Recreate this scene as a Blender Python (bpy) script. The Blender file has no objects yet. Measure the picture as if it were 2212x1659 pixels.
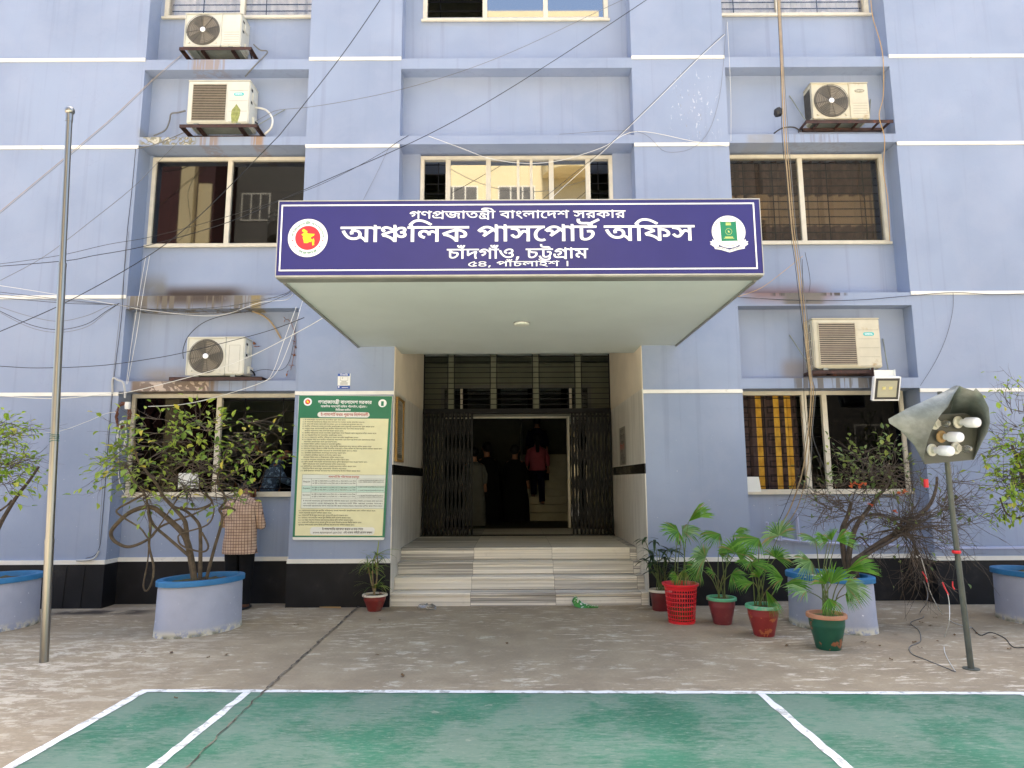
import bpy, bmesh, math, random
from mathutils import Vector, Matrix, geometry
R = math.radians
C = bpy.context.scene.collection
scene = bpy.context.scene

# ---------------------------------------------------------------- camera, sky, sun, exposure
PITCH, ROLL, CAM_H = 8.22, 0.27, 1.5
cam_d = bpy.data.cameras.new('camera')
cam_d.sensor_width = 36; cam_d.lens = 36 * 1440 / 2212; cam_d.clip_start = .05; cam_d.clip_end = 500
cam = bpy.data.objects.new('camera', cam_d); C.objects.link(cam)
cam.matrix_world = Matrix.Translation((0, 0, CAM_H)) @ Matrix.Rotation(R(90 + PITCH), 4, 'X') @ Matrix.Rotation(-R(ROLL), 4, 'Z')
scene.camera = cam
SUN_EL, SUN_AZ = 66, 12            # the sun stands behind the office, a little to the right
world = bpy.data.worlds.new("World"); scene.world = world; world.use_nodes = True
wn = world.node_tree.nodes; sky = wn.new('ShaderNodeTexSky'); sky.sky_type = 'NISHITA'; sky.sun_disc = False
sky.sun_elevation = R(SUN_EL); sky.sun_rotation = R(SUN_AZ); sky.air_density = 1.0; sky.dust_density = 4.0; sky.ozone_density = 1.0
world.node_tree.links.new(sky.outputs[0], wn['Background'].inputs[0]); wn['Background'].inputs[1].default_value = .15
sun_d = bpy.data.lights.new('sun', 'SUN'); sun_d.energy = 5.0; sun_d.angle = R(.5); sun_d.color = (1, .96, .90)
sun = bpy.data.objects.new('sun', sun_d); C.objects.link(sun)
sd = Vector((math.sin(R(SUN_AZ)) * math.cos(R(SUN_EL)), math.cos(R(SUN_AZ)) * math.cos(R(SUN_EL)), math.sin(R(SUN_EL))))
sun.rotation_euler = (-sd).to_track_quat('-Z', 'Y').to_euler(); sun.location = sd * 60
scene.view_settings.view_transform = 'Standard'; scene.view_settings.look = 'None'
scene.view_settings.exposure = 2.22; scene.view_settings.gamma = 1
scene.cycles.max_bounces = 8; scene.cycles.diffuse_bounces = 4; scene.cycles.transparent_max_bounces = 24
scene.cycles.use_denoising = True

# ---------------------------------------------------------------- helpers
def _ray(x, y):
    a, b = (x - 1106) / 1440, (829.5 - y) / 1440
    c, s = math.cos(R(ROLL)), math.sin(R(ROLL)); a, b = a * c + b * s, b * c - a * s
    cp, sp = math.cos(R(PITCH)), math.sin(R(PITCH)); return (a, cp - b * sp, sp + b * cp)
def at(x, y, Y):                    # a point measured on the photograph, at the distance Y where it stands
    r = _ray(x, y); k = Y / r[1]; return Vector((r[0] * k, Y, CAM_H + r[2] * k))
def on(x, y, z=0.0):                # the same on a level surface at height z
    r = _ray(x, y); k = (z - CAM_H) / r[2]; return Vector((r[0] * k, r[1] * k, z))

def tag(o, label=None, cat=None, group=None, kind=None):
    for k, v in (('label', label), ('category', cat), ('group', group), ('kind', kind)):
        if v: o[k] = v
    return o
def thing(name, label, cat, loc=(0, 0, 0), group=None, rz=0):
    o = bpy.data.objects.new(name, None); C.objects.link(o); o.location = loc; o.rotation_euler = (0, 0, rz); o.empty_display_size = .1
    return tag(o, label, cat, group)
def wpos(o):
    p = Vector(o.location)
    return p + wpos(o.parent) if (o.parent and not o.get('_w')) else p
def link(o, parent, local):
    C.objects.link(o)
    if parent:
        o.parent = parent
        if not local:
            q = parent; off = Vector((0, 0, 0)); rz = 0
            chain = []
            while q: chain.append(q); q = q.parent
            m = Matrix.Identity(4)
            for q in reversed(chain): m = m @ q.matrix_parent_inverse @ Matrix.LocRotScale(q.location, q.rotation_euler, q.scale)
            o.matrix_parent_inverse = m.inverted()
    return o
def copy_tree(o, parent=None):
    c = o.copy(); C.objects.link(c); c.parent = parent
    for ch in [x for x in bpy.data.objects if x.parent == o]: copy_tree(ch, c)
    return c

class MB:
    def __init__(s): s.v = []; s.f = []; s.m = []; s.mi = 0
    def add(s, vs, fs):
        b = len(s.v); s.v += [tuple(p) for p in vs]; s.f += [tuple(b + i for i in f) for f in fs]; s.m += [s.mi] * len(fs); return s
    def box(s, x0, x1, y0, y1, z0, z1, M=None):
        vs = [Vector((x, y, z)) for x in (x0, x1) for y in (y0, y1) for z in (z0, z1)]
        if M: vs = [M @ p for p in vs]
        return s.add(vs, [(0, 1, 3, 2), (4, 6, 7, 5), (0, 4, 5, 1), (2, 3, 7, 6), (0, 2, 6, 4), (1, 5, 7, 3)])
    def quad(s, a, b, c, d): return s.add((a, b, c, d), [(0, 1, 2, 3)])
    def bar(s, a, b, w, h=None, up=(0, 0, 1)):
        a, b = Vector(a), Vector(b); h = h or w; d = (b - a).normalized(); u = Vector(up)
        if abs(d.dot(u)) > .95: u = Vector((0, 1, 0))
        r = d.cross(u).normalized(); u = r.cross(d)
        vs = [p + r * (i * w / 2) + u * (j * h / 2) for p in (a, b) for i, j in ((-1, -1), (1, -1), (1, 1), (-1, 1))]
        return s.add(vs, [(3, 2, 1, 0), (4, 5, 6, 7), (0, 1, 5, 4), (1, 2, 6, 5), (2, 3, 7, 6), (3, 0, 4, 7)])
    def tube(s, pts, r, n=6, caps=True):
        pts = [Vector(p) for p in pts]; rr = r if isinstance(r, (list, tuple)) else [r] * len(pts)
        d0 = (pts[1] - pts[0]).normalized(); u = Vector((0, 0, 1)) if abs(d0.z) < .9 else Vector((1, 0, 0))
        vs = []; u = d0.cross(u).normalized()
        for i, p in enumerate(pts):
            d = (pts[min(i + 1, len(pts) - 1)] - pts[max(i - 1, 0)])
            if d.length < 1e-7: d = d0
            d.normalize(); u = (u - d * u.dot(d))
            u = u.normalized() if u.length > 1e-6 else d.orthogonal().normalized()
            w = d.cross(u); vs += [p + (u * math.cos(2 * math.pi * k / n) + w * math.sin(2 * math.pi * k / n)) * rr[i] for k in range(n)]
        fs = [(i * n + k, i * n + (k + 1) % n, (i + 1) * n + (k + 1) % n, (i + 1) * n + k) for i in range(len(pts) - 1) for k in range(n)]
        if caps: fs += [tuple(reversed(range(n))), tuple((len(pts) - 1) * n + k for k in range(n))]
        return s.add(vs, fs)
    def lathe(s, prof, c=(0, 0, 0), n=32, ax=None, sx=1, sy=1, cap=True):     # prof: (radius, height)
        vs = []; c = Vector(c)
        for r, h in prof:
            for k in range(n):
                a = 2 * math.pi * k / n; p = Vector((r * math.cos(a) * sx, r * math.sin(a) * sy, h))
                vs.append(c + (ax @ p if ax else p))
        fs = [(i * n + k, i * n + (k + 1) % n, (i + 1) * n + (k + 1) % n, (i + 1) * n + k) for i in range(len(prof) - 1) for k in range(n)]
        if cap: fs += [tuple(reversed(range(n))), tuple((len(prof) - 1) * n + k for k in range(n))]
        return s.add(vs, fs)
    def loft(s, rings, n=20, cap=True):     # ring: (centre, rx, ry, [axis x, axis y]) ellipses joined in order
        vs = []
        for rg in rings:
            c = Vector(rg[0]); X = Vector(rg[3]) if len(rg) > 3 else Vector((1, 0, 0)); Yv = Vector(rg[4]) if len(rg) > 4 else Vector((0, 1, 0))
            for k in range(n):
                a = 2 * math.pi * k / n; ca, sa = math.cos(a), math.sin(a)
                e = .82; q = lambda t: math.copysign(abs(t) ** e, t)
                vs.append(c + X * q(ca) * rg[1] + Yv * q(sa) * rg[2])
        fs = [(i * n + k, i * n + (k + 1) % n, (i + 1) * n + (k + 1) % n, (i + 1) * n + k) for i in range(len(rings) - 1) for k in range(n)]
        if cap: fs += [tuple(reversed(range(n))), tuple((len(rings) - 1) * n + k for k in range(n))]
        return s.add(vs, fs)
    def poly(s, pts): return s.add(pts, [tuple(range(len(pts)))])
    def plate(s, pts, d):               # an outline given its own thickness d (a vector)
        d = Vector(d); n = len(pts); vs = [Vector(p) for p in pts] + [Vector(p) + d for p in pts]
        return s.add(vs, [tuple(range(n)), tuple(reversed(range(n, 2 * n)))] + [(i, (i + n), (i + 1) % n + n, (i + 1) % n) for i in range(n)])
    def build(s, name, mat, parent=None, local=False, smooth=False, bevel=0, fix=False, ang=40):
        me = bpy.data.meshes.new(name); me.from_pydata(s.v, [], s.f)
        for mm in (mat if isinstance(mat, (list, tuple)) else [mat]): me.materials.append(mm)
        if any(s.m): me.polygons.foreach_set('material_index', s.m)
        if fix or bevel:
            b = bmesh.new(); b.from_mesh(me); bmesh.ops.recalc_face_normals(b, faces=b.faces)
            if bevel:
                es = [e for e in b.edges if len(e.link_faces) == 2 and e.calc_face_angle(0) > R(30)]
                bmesh.ops.bevel(b, geom=es, offset=bevel, segments=2, affect='EDGES', clamp_overlap=True)
            b.to_mesh(me); b.free()
        if smooth:
            me.polygons.foreach_set('use_smooth', [True] * len(me.polygons))
            try: me.set_sharp_from_angle(angle=R(ang))
            except Exception: pass
        me.update()
        return link(bpy.data.objects.new(name, me), parent, local)

# ---------------------------------------------------------------- materials
class NT:
    def __init__(s, name):
        s.m = bpy.data.materials.new(name); s.m.use_nodes = True; s.t = s.m.node_tree; s.n = s.t.nodes
        s.b = s.n['Principled BSDF']; s.out = s.n['Material Output']
        s.tc = s.n.new('ShaderNodeTexCoord')
    def lk(s, a, b): s.t.links.new(a, b)
    def val(s, sock, v):
        if hasattr(v, 'is_output'): s.lk(v, sock)
        else: sock.default_value = v
    def noise(s, scale, detail=4, rough=.55, vec=None, dist=0, stretch=None):
        n = s.n.new('ShaderNodeTexNoise'); n.inputs['Scale'].default_value = scale; n.inputs['Detail'].default_value = detail
        n.inputs['Roughness'].default_value = rough; n.inputs['Distortion'].default_value = dist
        v = vec or s.tc.outputs['Object']
        if stretch:
            mp = s.n.new('ShaderNodeMapping'); mp.inputs['Scale'].default_value = stretch; s.lk(v, mp.inputs[0]); v = mp.outputs[0]
        s.lk(v, n.inputs['Vector']); return n.outputs['Fac']
    def ramp(s, fac, a, b, c0=(0, 0, 0, 1), c1=(1, 1, 1, 1)):
        r = s.n.new('ShaderNodeMapRange'); r.inputs[1].default_value = a; r.inputs[2].default_value = b; r.interpolation_type = 'SMOOTHSTEP'
        s.val(r.inputs[0], fac); return r.outputs[0]
    def math(s, op, a, b=0.0, clamp=False):
        n = s.n.new('ShaderNodeMath'); n.operation = op; n.use_clamp = clamp; s.val(n.inputs[0], a); s.val(n.inputs[1], b); return n.outputs[0]
    def mix(s, fac, a, b):
        n = s.n.new('ShaderNodeMix'); n.data_type = 'RGBA'; s.val(n.inputs[0], fac)
        s.val(n.inputs[6], a if hasattr(a, 'is_output') else (*a[:3], 1)); s.val(n.inputs[7], b if hasattr(b, 'is_output') else (*b[:3], 1)); return n.outputs[2]
    def xyz(s):
        n = s.n.new('ShaderNodeSeparateXYZ'); s.lk(s.tc.outputs['Object'], n.inputs[0]); return n.outputs
    def bump(s, h, strength=.2, dist=.01):
        n = s.n.new('ShaderNodeBump'); n.inputs['Strength'].default_value = strength; n.inputs['Distance'].default_value = dist
        s.lk(h, n.inputs['Height']); s.lk(n.outputs[0], s.b.inputs['Normal'])
    def window(s, c, lo, hi, f):      # soft 0..1 mask of lo < c < hi
        return s.math('MULTIPLY', s.ramp(c, lo - f, lo + f), s.ramp(c, hi + f, hi - f))
    def done(s, col, rough=.6, metal=0, spec=.5):
        s.val(s.b.inputs['Base Color'], col if hasattr(col, 'is_output') else (*col[:3], 1)); s.val(s.b.inputs['Roughness'], rough)
        s.b.inputs['Metallic'].default_value = metal; s.b.inputs['Specular IOR Level'].default_value = spec
        return s.m
def hexc(h):
    f = lambda v: v / 12.92 if v <= .04045 else ((v + .055) / 1.055) ** 2.4
    return tuple(f(int(h[i:i + 2], 16) / 255) for i in (0, 2, 4))
def mat(name, col, rough=.6, metal=0, var=.12, scale=6, dirt=None, dirt_at=(.58, .75), dscale=4, bump=0, bscale=60, spec=.5, stretch=None):
    t = NT(name); dark = tuple(c * (1 - var) for c in col); light = tuple(min(1, c * (1 + var * .6)) for c in col)
    c = t.mix(t.ramp(t.noise(scale, stretch=stretch), .3, .7), dark, light)
    if dirt: c = t.mix(t.ramp(t.noise(dscale, 6, .65, stretch=stretch), *dirt_at), c, dirt)
    if bump: t.bump(t.noise(bscale, 3), bump, .004)
    return t.done(c, rough, metal, spec)
M = {}
GLYPHS = """
22=656=484,0 484,425 505,362 440,448 400,492 362,524 324,544 304,551 284,555 263,556 230,553 201,544 178,528 157,509 120,465 106,457 131,472 169,483 216,487 245,485 270,479 290,469 308,456 322,441 340,405 346,369 342,331 328,296 306,264 274,233 233,202 182,172 131,245 198,278 226,296 248,317 262,340 266,365 264,379 258,391 249,402 236,410 220,415 200,417 152,411 103,392 22,458 43,491 88,548 112,572 138,592 164,608 193,620 223,627 255,629 287,627 318,621 346,612 374,598 428,559 454,534 507,472 489,483 484,565 484,688 537,688 560,622 666,622 666,551 561,551 561,0
34=620=630,622 630,551 525,551 525,0 448,0 448,425 468,363 438,405 381,472 354,498 301,536 275,547 249,554 222,556 202,555 184,551 168,544 143,524 134,512 127,497 123,481 124,443 129,425 138,409 150,395 186,374 211,366 275,355 269,272 227,278 187,287 152,300 120,318 92,338 70,364 53,392 43,425 40,462 43,496 51,527 64,554 82,576 103,595 127,610 154,621 182,627 211,629 245,627 276,621 306,611 334,597 361,580 415,534 470,473 454,477 452,490 448,559 448,688 501,688 524,622
224=755=765,622 765,551 660,551 660,0 583,0 583,396 605,332 530,434 508,461 466,504 425,534 404,544 360,555 311,554 287,549 264,541 243,530 205,501 187,484 155,447 147,445 178,460 213,465 249,462 277,451 298,434 313,411 322,385 325,342 321,320 304,326 312,335 350,375 500,516 549,463 265,195 206,250 288,328 252,285 222,262 248,298 257,327 256,359 251,372 243,383 231,391 217,396 188,398 158,391 137,380 61,452 115,517 171,569 201,590 231,606 262,619 295,626 330,629 366,627 400,620 430,608 460,592 489,571 518,546 576,481 606,441 588,446 586,462 583,517 583,688 636,688 659,622|660,-43 585,-43 578,-24 569,-8 549,18 523,34 508,39 475,43 441,42 306,27 245,27 194,33 169,39 121,59 100,74 81,92 66,115 54,142 47,175 45,212 47,248 54,287 131,277 125,248 123,224 125,185 131,163 140,145 154,130 171,118 191,109 214,103 240,99 300,99 425,114 483,114 528,102 548,92 567,78 583,61 583,151 660,151
27=917=401,63 362,65 325,72 288,84 253,101 219,123 186,152 156,186 127,227 100,276 74,331 51,394 29,465 105,485 129,408 154,342 181,286 210,239 243,202 278,174 316,155 358,143 404,139 449,143 487,153 516,171 537,196 550,228 554,268 553,288 546,321 530,358 590,358 532,306 511,292 466,270 418,258 391,257 366,259 343,264 322,272 303,284 288,298 275,316 266,336 260,359 258,384 261,414 272,443 289,474 314,503 349,529 394,553 332,551 -10,551 -10,622 927,622 927,551 584,551 535,554 441,506 408,485 382,465 363,446 350,428 342,412 335,380 337,363 342,350 351,340 362,333 374,329 387,328 411,330 434,336 476,359 523,396 609,365 620,334 627,296 630,254 628,221 620,190 608,160 589,133 565,110 534,90 497,75 453,66|801,205 802,173 809,111 836,10 761,-7 750,31 733,106 727,144 723,222 727,288 732,317 739,344 755,388 707,391 664,397 626,408 592,422 562,439 536,460 513,485 493,512 475,543 551,559 576,523 592,508 609,494 655,472 715,460 769,459 806,462 845,392 819,333 811,304 805,274
54=266=276,622 276,551 171,551 171,0 94,0 94,469 85,491 73,510 58,527 41,540 21,548 -10,551 -10,622 21,620 38,615 55,606 71,594 85,578 97,559 94,593 94,688 148,688 170,622
35=707=407,50 354,55 303,68 254,90 208,123 166,167 126,222 91,290 58,371 29,466 105,486 129,408 155,340 182,282 211,233 243,194 278,164 316,143 358,130 405,126 435,127 461,131 484,138 504,146 536,170 557,201 569,237 573,278 571,305 566,331 557,354 545,376 530,394 512,409 492,420 469,427 444,429 420,427 401,421 386,412 377,399 371,384 369,360 378,321 301,306 294,331 288,367 288,380 290,405 297,426 308,446 322,462 340,475 362,486 386,494 440,500 480,497 516,487 549,472 578,450 603,424 623,392 638,356 647,317 650,274 647,233 638,196 624,160 603,129 576,102 543,80 504,63 459,53|717,622 717,551 -10,551 -10,622
369=693=468,308 409,314 376,326 343,346 290,391 266,408 247,416 227,416 217,412 200,398 194,375 195,363 199,352 214,331 236,308 181,253 162,271 146,291 132,310 121,332 114,355 112,380 114,403 120,424 129,441 141,456 156,468 172,477 208,488 251,487 274,482 295,474 315,462 397,395 414,384 430,377 448,372 468,371 488,373 505,379 519,388 530,402 536,420 538,442 536,467 529,491 518,514 503,537 467,575 547,591 568,569 588,539 604,504 614,464 615,442 611,402 598,368 576,342 547,323 511,312|703,622 703,551 -10,551 -10,622|456,370 498,367 530,358 544,351 556,343 579,320 587,306 593,288 597,265 598,236 598,-117 521,-117 513,-90 503,-68 489,-51 472,-39 453,-32 413,-30 293,-45 245,-47 204,-44 160,-34 138,-25 117,-13 98,2 81,22 66,45 55,73 48,106 46,159 56,235 133,223 126,190 124,162 126,114 133,88 144,68 158,53 174,42 210,31 245,27 284,29 397,44 435,43 474,32 492,21 507,7 521,-11 521,245 513,277 496,294 489,298 462,304 434,303 417,300 402,294 372,278 348,258 330,236 324,224 319,202 320,194 328,178 336,173 350,169 383,168 408,171 415,102 390,96 352,94 334,95 298,104 269,123 257,136 248,152 243,171 241,192 243,212 258,254 286,293 305,312 326,328 374,354 400,363
56=266=276,551 171,551 171,0 94,0 94,551 -10,551 -10,622 94,622 88,663 77,699 60,731 39,758 13,781 -16,800 -50,816 -86,828 -124,837 -208,847 -290,847 -354,842 -380,837 -419,823 -432,814 -439,804 -442,792 -439,781 -431,773 -418,768 -365,763 -269,763 -208,759 -185,754 -166,747 -149,737 -124,712 -108,680 -101,640 -100,615 -167,615 -170,643 -177,664 -189,678 -204,686 -238,692 -403,694 -444,702 -476,713 -503,734 -517,761 -521,789 -514,825 -492,856 -456,882 -405,901 -339,913 -258,917 -133,909 -29,885 54,846 116,789 156,714 174,622 276,622
3=260=
42=596=606,622 606,551 501,551 501,0 424,0 402,39 374,76 342,110 305,142 265,171 221,196 175,217 126,232 76,243 37,339 168,411 236,444 305,474 447,524 424,482 424,551 -10,551 -10,622|424,474 445,446 340,408 285,384 230,359 130,304 167,294 245,263 285,242 322,218 358,190 390,159 417,125 438,88 429,88 424,169
6=438=123,314 164,287 204,257 279,188 346,111 375,71 424,-8 359,-41 332,0 278,72 220,136 154,194 73,250|78,486 80,512 86,536 96,558 110,576 127,592 147,605 169,614 193,620 219,622 245,620 269,614 291,605 311,592 328,576 342,558 352,536 358,512 360,486 358,460 352,436 342,414 328,395 311,379 291,366 269,357 245,351 219,349 193,351 169,357 147,366 127,379 110,395 96,414 86,435 80,459|147,486 149,465 156,447 168,433 182,422 200,416 219,414 239,416 256,423 271,434 282,448 289,466 291,486 289,507 282,524 271,538 256,549 239,555 219,557 200,555 182,548 168,538 156,523 149,506
47=731=741,622 741,551 636,551 636,0 559,0 559,335 565,309 535,346 502,371 484,377 465,379 445,377 425,369 408,353 399,326 398,288 400,271 335,266 331,292 313,336 285,368 269,379 233,392 213,394 196,393 181,389 167,384 155,376 138,356 129,330 128,316 131,291 141,268 158,248 180,230 208,215 241,201 214,127 183,138 154,152 128,168 104,187 84,208 68,232 56,259 48,288 46,320 48,349 56,374 68,398 84,418 104,434 127,448 152,458 179,464 208,466 242,464 272,457 299,446 324,431 347,410 369,384 354,383 363,403 376,420 392,434 432,449 452,451 475,449 496,445 514,437 551,413 571,397 562,382 559,438 559,551 -10,551 -10,622
61=346=356,622 356,551 336,551 315,545 292,534 245,503 223,483 201,460 163,404 148,372 137,338 130,301 128,262 130,217 138,179 150,148 165,122 183,102 203,87 224,77 246,71 267,69 297,71 321,78 348,92 383,31 365,19 326,3 285,-4 264,-5 224,-1 186,10 152,28 123,53 97,84 76,120 61,162 52,209 49,260 52,313 63,362 80,408 103,451 131,488 164,521 200,549 239,571 280,588 216,555 162,551 -10,551 -10,622
37=603=613,622 613,551 159,551 159,253 145,273 203,330 236,357 308,406 388,449 475,486 540,422 518,376 503,332 492,285 489,260 487,205 491,141 502,80 522,10 447,-7 427,69 413,144 409,222 415,299 425,344 446,397 453,410 465,405 427,389 390,370 318,326 248,273 213,243 141,175 82,215 82,551 -10,551 -10,622
48=677=687,622 687,551 582,551 582,0 505,0 505,512 510,532 505,579 505,688 558,688 582,622|361,629 386,627 410,622 433,614 454,603 474,589 492,572 508,553 534,509 530,404 508,448 484,486 457,516 428,538 397,552 363,556 339,554 318,546 300,534 287,518 279,497 276,471 280,446 290,424 308,406 335,391 369,382 413,377 406,300 365,305 328,314 298,327 272,344 251,364 235,388 224,414 217,443 215,474 217,507 224,536 236,562 251,583 270,600 290,612 313,622|77,629 104,627 131,621 156,612 180,598 200,580 218,558 231,531 239,498 242,461 240,434 233,408 222,383 206,360 186,340 160,323 130,310 95,303 54,300 48,377 80,379 106,384 145,401 159,413 169,426 176,440 181,468 178,493 169,515 155,532 135,546 108,553 64,556 40,554 -1,545 -9,620 36,627
50=682=692,622 692,551 587,551 587,0 510,0 510,353 533,290 480,353 465,365 450,373 436,375 427,374 410,367 393,350 383,336 326,237 279,168 264,153 230,133 188,127 170,128 136,138 120,147 88,174 53,217 35,244 96,281 113,253 141,218 153,210 166,205 180,203 202,208 223,222 246,250 346,411 362,428 379,440 396,447 415,449 436,447 456,441 493,416 536,374 516,373 510,430 510,551 -10,551 -10,622|271,271 257,349 242,404 230,424 214,441 195,455 173,467 146,476 115,483 38,495 53,571 107,551 175,537 226,518 264,492 278,475 290,457 299,436 306,412 315,356
46=596=606,622 606,551 501,551 501,0 424,0 402,39 374,76 342,110 305,142 265,171 221,196 175,217 126,232 76,243 37,339 168,411 236,444 305,474 447,524 424,482 424,551 -10,551 -10,622|424,474 445,446 340,408 285,384 230,359 130,304 167,294 245,263 285,242 322,218 358,190 390,159 417,125 438,88 429,88 424,169|185,-6 169,-4 155,1 142,10 133,22 127,36 125,52 127,68 133,83 142,95 155,104 169,110 185,112 201,110 215,104 228,95 237,83 243,68 245,52 243,36 237,22 228,10 215,1 201,-4
20=807=817,622 817,551 492,551 492,0 415,0 393,39 366,76 334,111 298,144 258,173 216,198 170,219 124,234 76,243 37,339 166,408 231,439 297,467 437,517 415,475 415,551 -10,551 -10,622|415,467 436,438 402,428 330,401 224,353 130,304 168,294 246,262 284,240 320,215 385,156 409,124 428,90 420,88 415,169|761,288 760,266 748,226 737,207 723,191 705,177 683,166 656,160 604,158 566,163 572,235 592,233 634,235 655,241 668,252 677,265 683,296 677,330 660,360 632,386 592,409 541,426 479,438 482,513 532,505 578,492 622,474 661,452 695,426 723,396 744,363 757,327
9=1158=898,622 898,551 798,551 798,0 721,0 700,38 676,72 649,104 620,132 557,180 582,246 608,230 661,186 686,161 707,135 724,109 721,174 721,551 -10,551 -10,622|376,91 331,95 288,105 246,123 206,149 167,185 130,232 94,289 61,359 29,442 102,466 126,401 152,344 178,296 205,255 234,223 266,198 300,181 338,170 378,167 412,169 442,175 466,184 487,198 503,213 515,232 523,253 528,276 530,300 527,336 516,368 498,394 476,414 450,426 420,430 400,428 383,424 370,416 361,404 355,390 353,367 361,331 285,316 274,354 271,377 273,411 280,432 292,450 324,478 344,488 389,499 413,500 451,497 485,488 515,474 542,454 564,430 582,401 595,369 603,333 606,294 603,259 595,225 581,194 561,165 536,140 505,119 468,103 425,94|344,465 339,486 329,504 314,522 296,536 272,548 243,556 267,601 312,589 346,574 374,557 394,539 408,519 418,495 423,468|1168,622 1168,551 1063,551 1063,0 986,0 986,479 974,503 961,521 948,534 932,544 916,549 887,551 887,622 915,620 933,615 950,606 965,594 990,559 986,604 986,688 1039,688 1062,622
320=847=471,688 495,622 495,555 491,505 495,481 495,291 489,274 494,247 495,218 495,0 418,0 397,35 372,68 342,100 308,130 271,156 230,180 188,199 143,213 96,223 57,318 143,365 267,424 346,454 422,476 418,536 418,688|418,437 438,409 343,376 277,348 180,301 150,284 201,269 256,246 310,216 336,198 360,179 402,136 432,90 423,89 418,167|184,628 214,626 274,611 302,598 330,581 358,560 385,535 435,473 375,435 333,486 291,521 271,533 231,550 211,554 171,554 155,549 143,542 135,532 131,522 129,510 133,490 145,474 163,460 113,400 77,432 64,450 55,469 49,490 47,514 49,536 55,556 65,574 78,590 114,614 136,622|652,607 691,603 723,593 750,575 771,552 783,524 787,493 786,476 776,438 766,419 751,401 732,384 705,368 672,355 630,344 613,412 645,419 670,428 688,440 701,454 708,469 711,485 709,501 703,515 692,525 664,537 647,538 617,534 589,523 562,504 536,479 512,449 490,415 485,519 509,545 534,567 560,584 588,597 619,604|651,167 613,170 580,179 552,194 528,213 507,235 488,260 447,348 490,400 500,366 513,337 527,310 543,288 561,270 581,255 602,244 625,238 648,236 681,242 696,250 708,262 715,276 717,294 715,311 710,326 687,353 669,364 646,373 702,413 716,407 744,389 769,364 787,332 793,291 786,249 777,230 765,212 749,197 730,184 707,175 681,169
55=266=276,622 276,551 171,551 171,0 94,0 94,551 -10,551 -10,622 82,622 60,648 20,704 43,742 93,812 121,842 151,867 185,888 223,904 265,914 313,917 348,916 414,904 447,894 478,882 510,866 541,849 605,808 705,731 663,677 619,712 538,770 502,793 432,826 398,836 362,842 325,844 290,842 258,836 230,825 204,811 180,793 140,748 106,693 128,660 160,622
40=716=726,622 726,551 621,551 621,0 544,0 544,396 566,332 491,434 469,461 426,504 386,534 365,544 321,555 272,554 248,549 204,530 166,501 148,484 116,447 108,445 140,460 150,463 174,465 209,462 238,451 259,434 274,411 283,385 286,342 282,320 265,326 273,335 337,400 461,516 510,463 226,195 167,250 249,328 213,285 183,262 208,298 218,327 217,359 212,372 204,383 192,391 178,396 149,398 119,391 98,380 22,452 76,517 132,569 162,590 192,606 223,619 256,626 291,629 327,627 361,620 392,608 422,592 451,571 479,546 537,481 567,441 549,446 547,462 544,517 544,688 597,688 620,622
30=567=577,622 577,551 172,551 172,205 174,158 177,143 185,123 203,105 221,98 244,96 270,98 294,104 318,115 340,129 361,144 397,183 412,205 424,228 432,251 439,299 437,319 432,335 423,348 410,357 392,362 370,364 335,361 317,357 306,428 359,438 389,439 435,433 455,425 473,414 488,399 500,381 510,359 515,333 517,303 514,264 504,226 488,188 467,153 443,122 415,95 390,75 363,58 334,44 305,33 273,26 239,24 216,25 194,29 176,35 144,52 132,63 113,92 100,130 96,157 95,551 -10,551 -10,622|395,622 392,647 386,666 376,681 361,691 340,697 315,699 221,699 147,703 120,708 98,715 78,724 60,736 30,768 12,809 6,859 11,912 85,907 81,869 83,842 89,819 100,802 124,784 140,778 186,772 294,771 355,767 378,763 398,756 415,747 431,734 450,708 462,671 467,622
131=0=-254,707 72,917 110,860 -209,644
8=893=903,622 903,551 798,551 798,0 721,0 700,38 676,72 649,104 620,132 557,180 582,246 608,230 661,186 686,161 707,135 724,109 721,174 721,551 -10,551 -10,622|376,91 331,95 288,105 246,123 206,149 167,185 130,232 94,289 61,359 29,442 102,466 126,401 152,344 178,296 205,255 234,223 266,198 300,181 338,170 378,167 412,169 442,175 466,184 487,198 503,214 515,232 528,276 530,300 527,336 516,368 498,394 476,414 450,426 420,430 400,428 383,424 370,416 361,404 355,390 353,367 361,331 285,316 274,354 271,377 273,411 280,432 292,450 324,478 344,488 389,499 413,500 451,497 485,488 515,474 542,454 564,430 582,401 595,369 603,333 606,294 603,259 595,225 581,194 561,165 536,140 505,119 468,103 425,94|344,465 339,486 329,504 314,522 296,536 272,548 243,556 267,601 312,589 346,574 374,557 394,539 408,519 418,495 423,468
41=838=848,622 848,551 130,551 114,560 170,541 226,513 278,480 320,448 336,432 341,376 214,316 125,265 114,282 164,270 210,257 251,241 289,223 357,181 418,129 447,99 445,146 445,510 530,506 598,494 630,484 660,471 689,455 715,436 754,397 778,358 786,336 792,288 786,246 768,207 753,191 735,177 713,166 686,160 655,158 606,161 597,163 602,234 617,232 665,234 686,240 700,251 708,264 714,296 708,329 691,359 662,386 624,409 577,425 522,434 522,0 445,0 417,36 387,68 354,98 320,125 281,148 240,168 193,186 141,200 84,212 48,303 136,356 252,414 225,433 164,466 130,480 48,502 79,570 81,551 -10,551 -10,622
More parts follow.
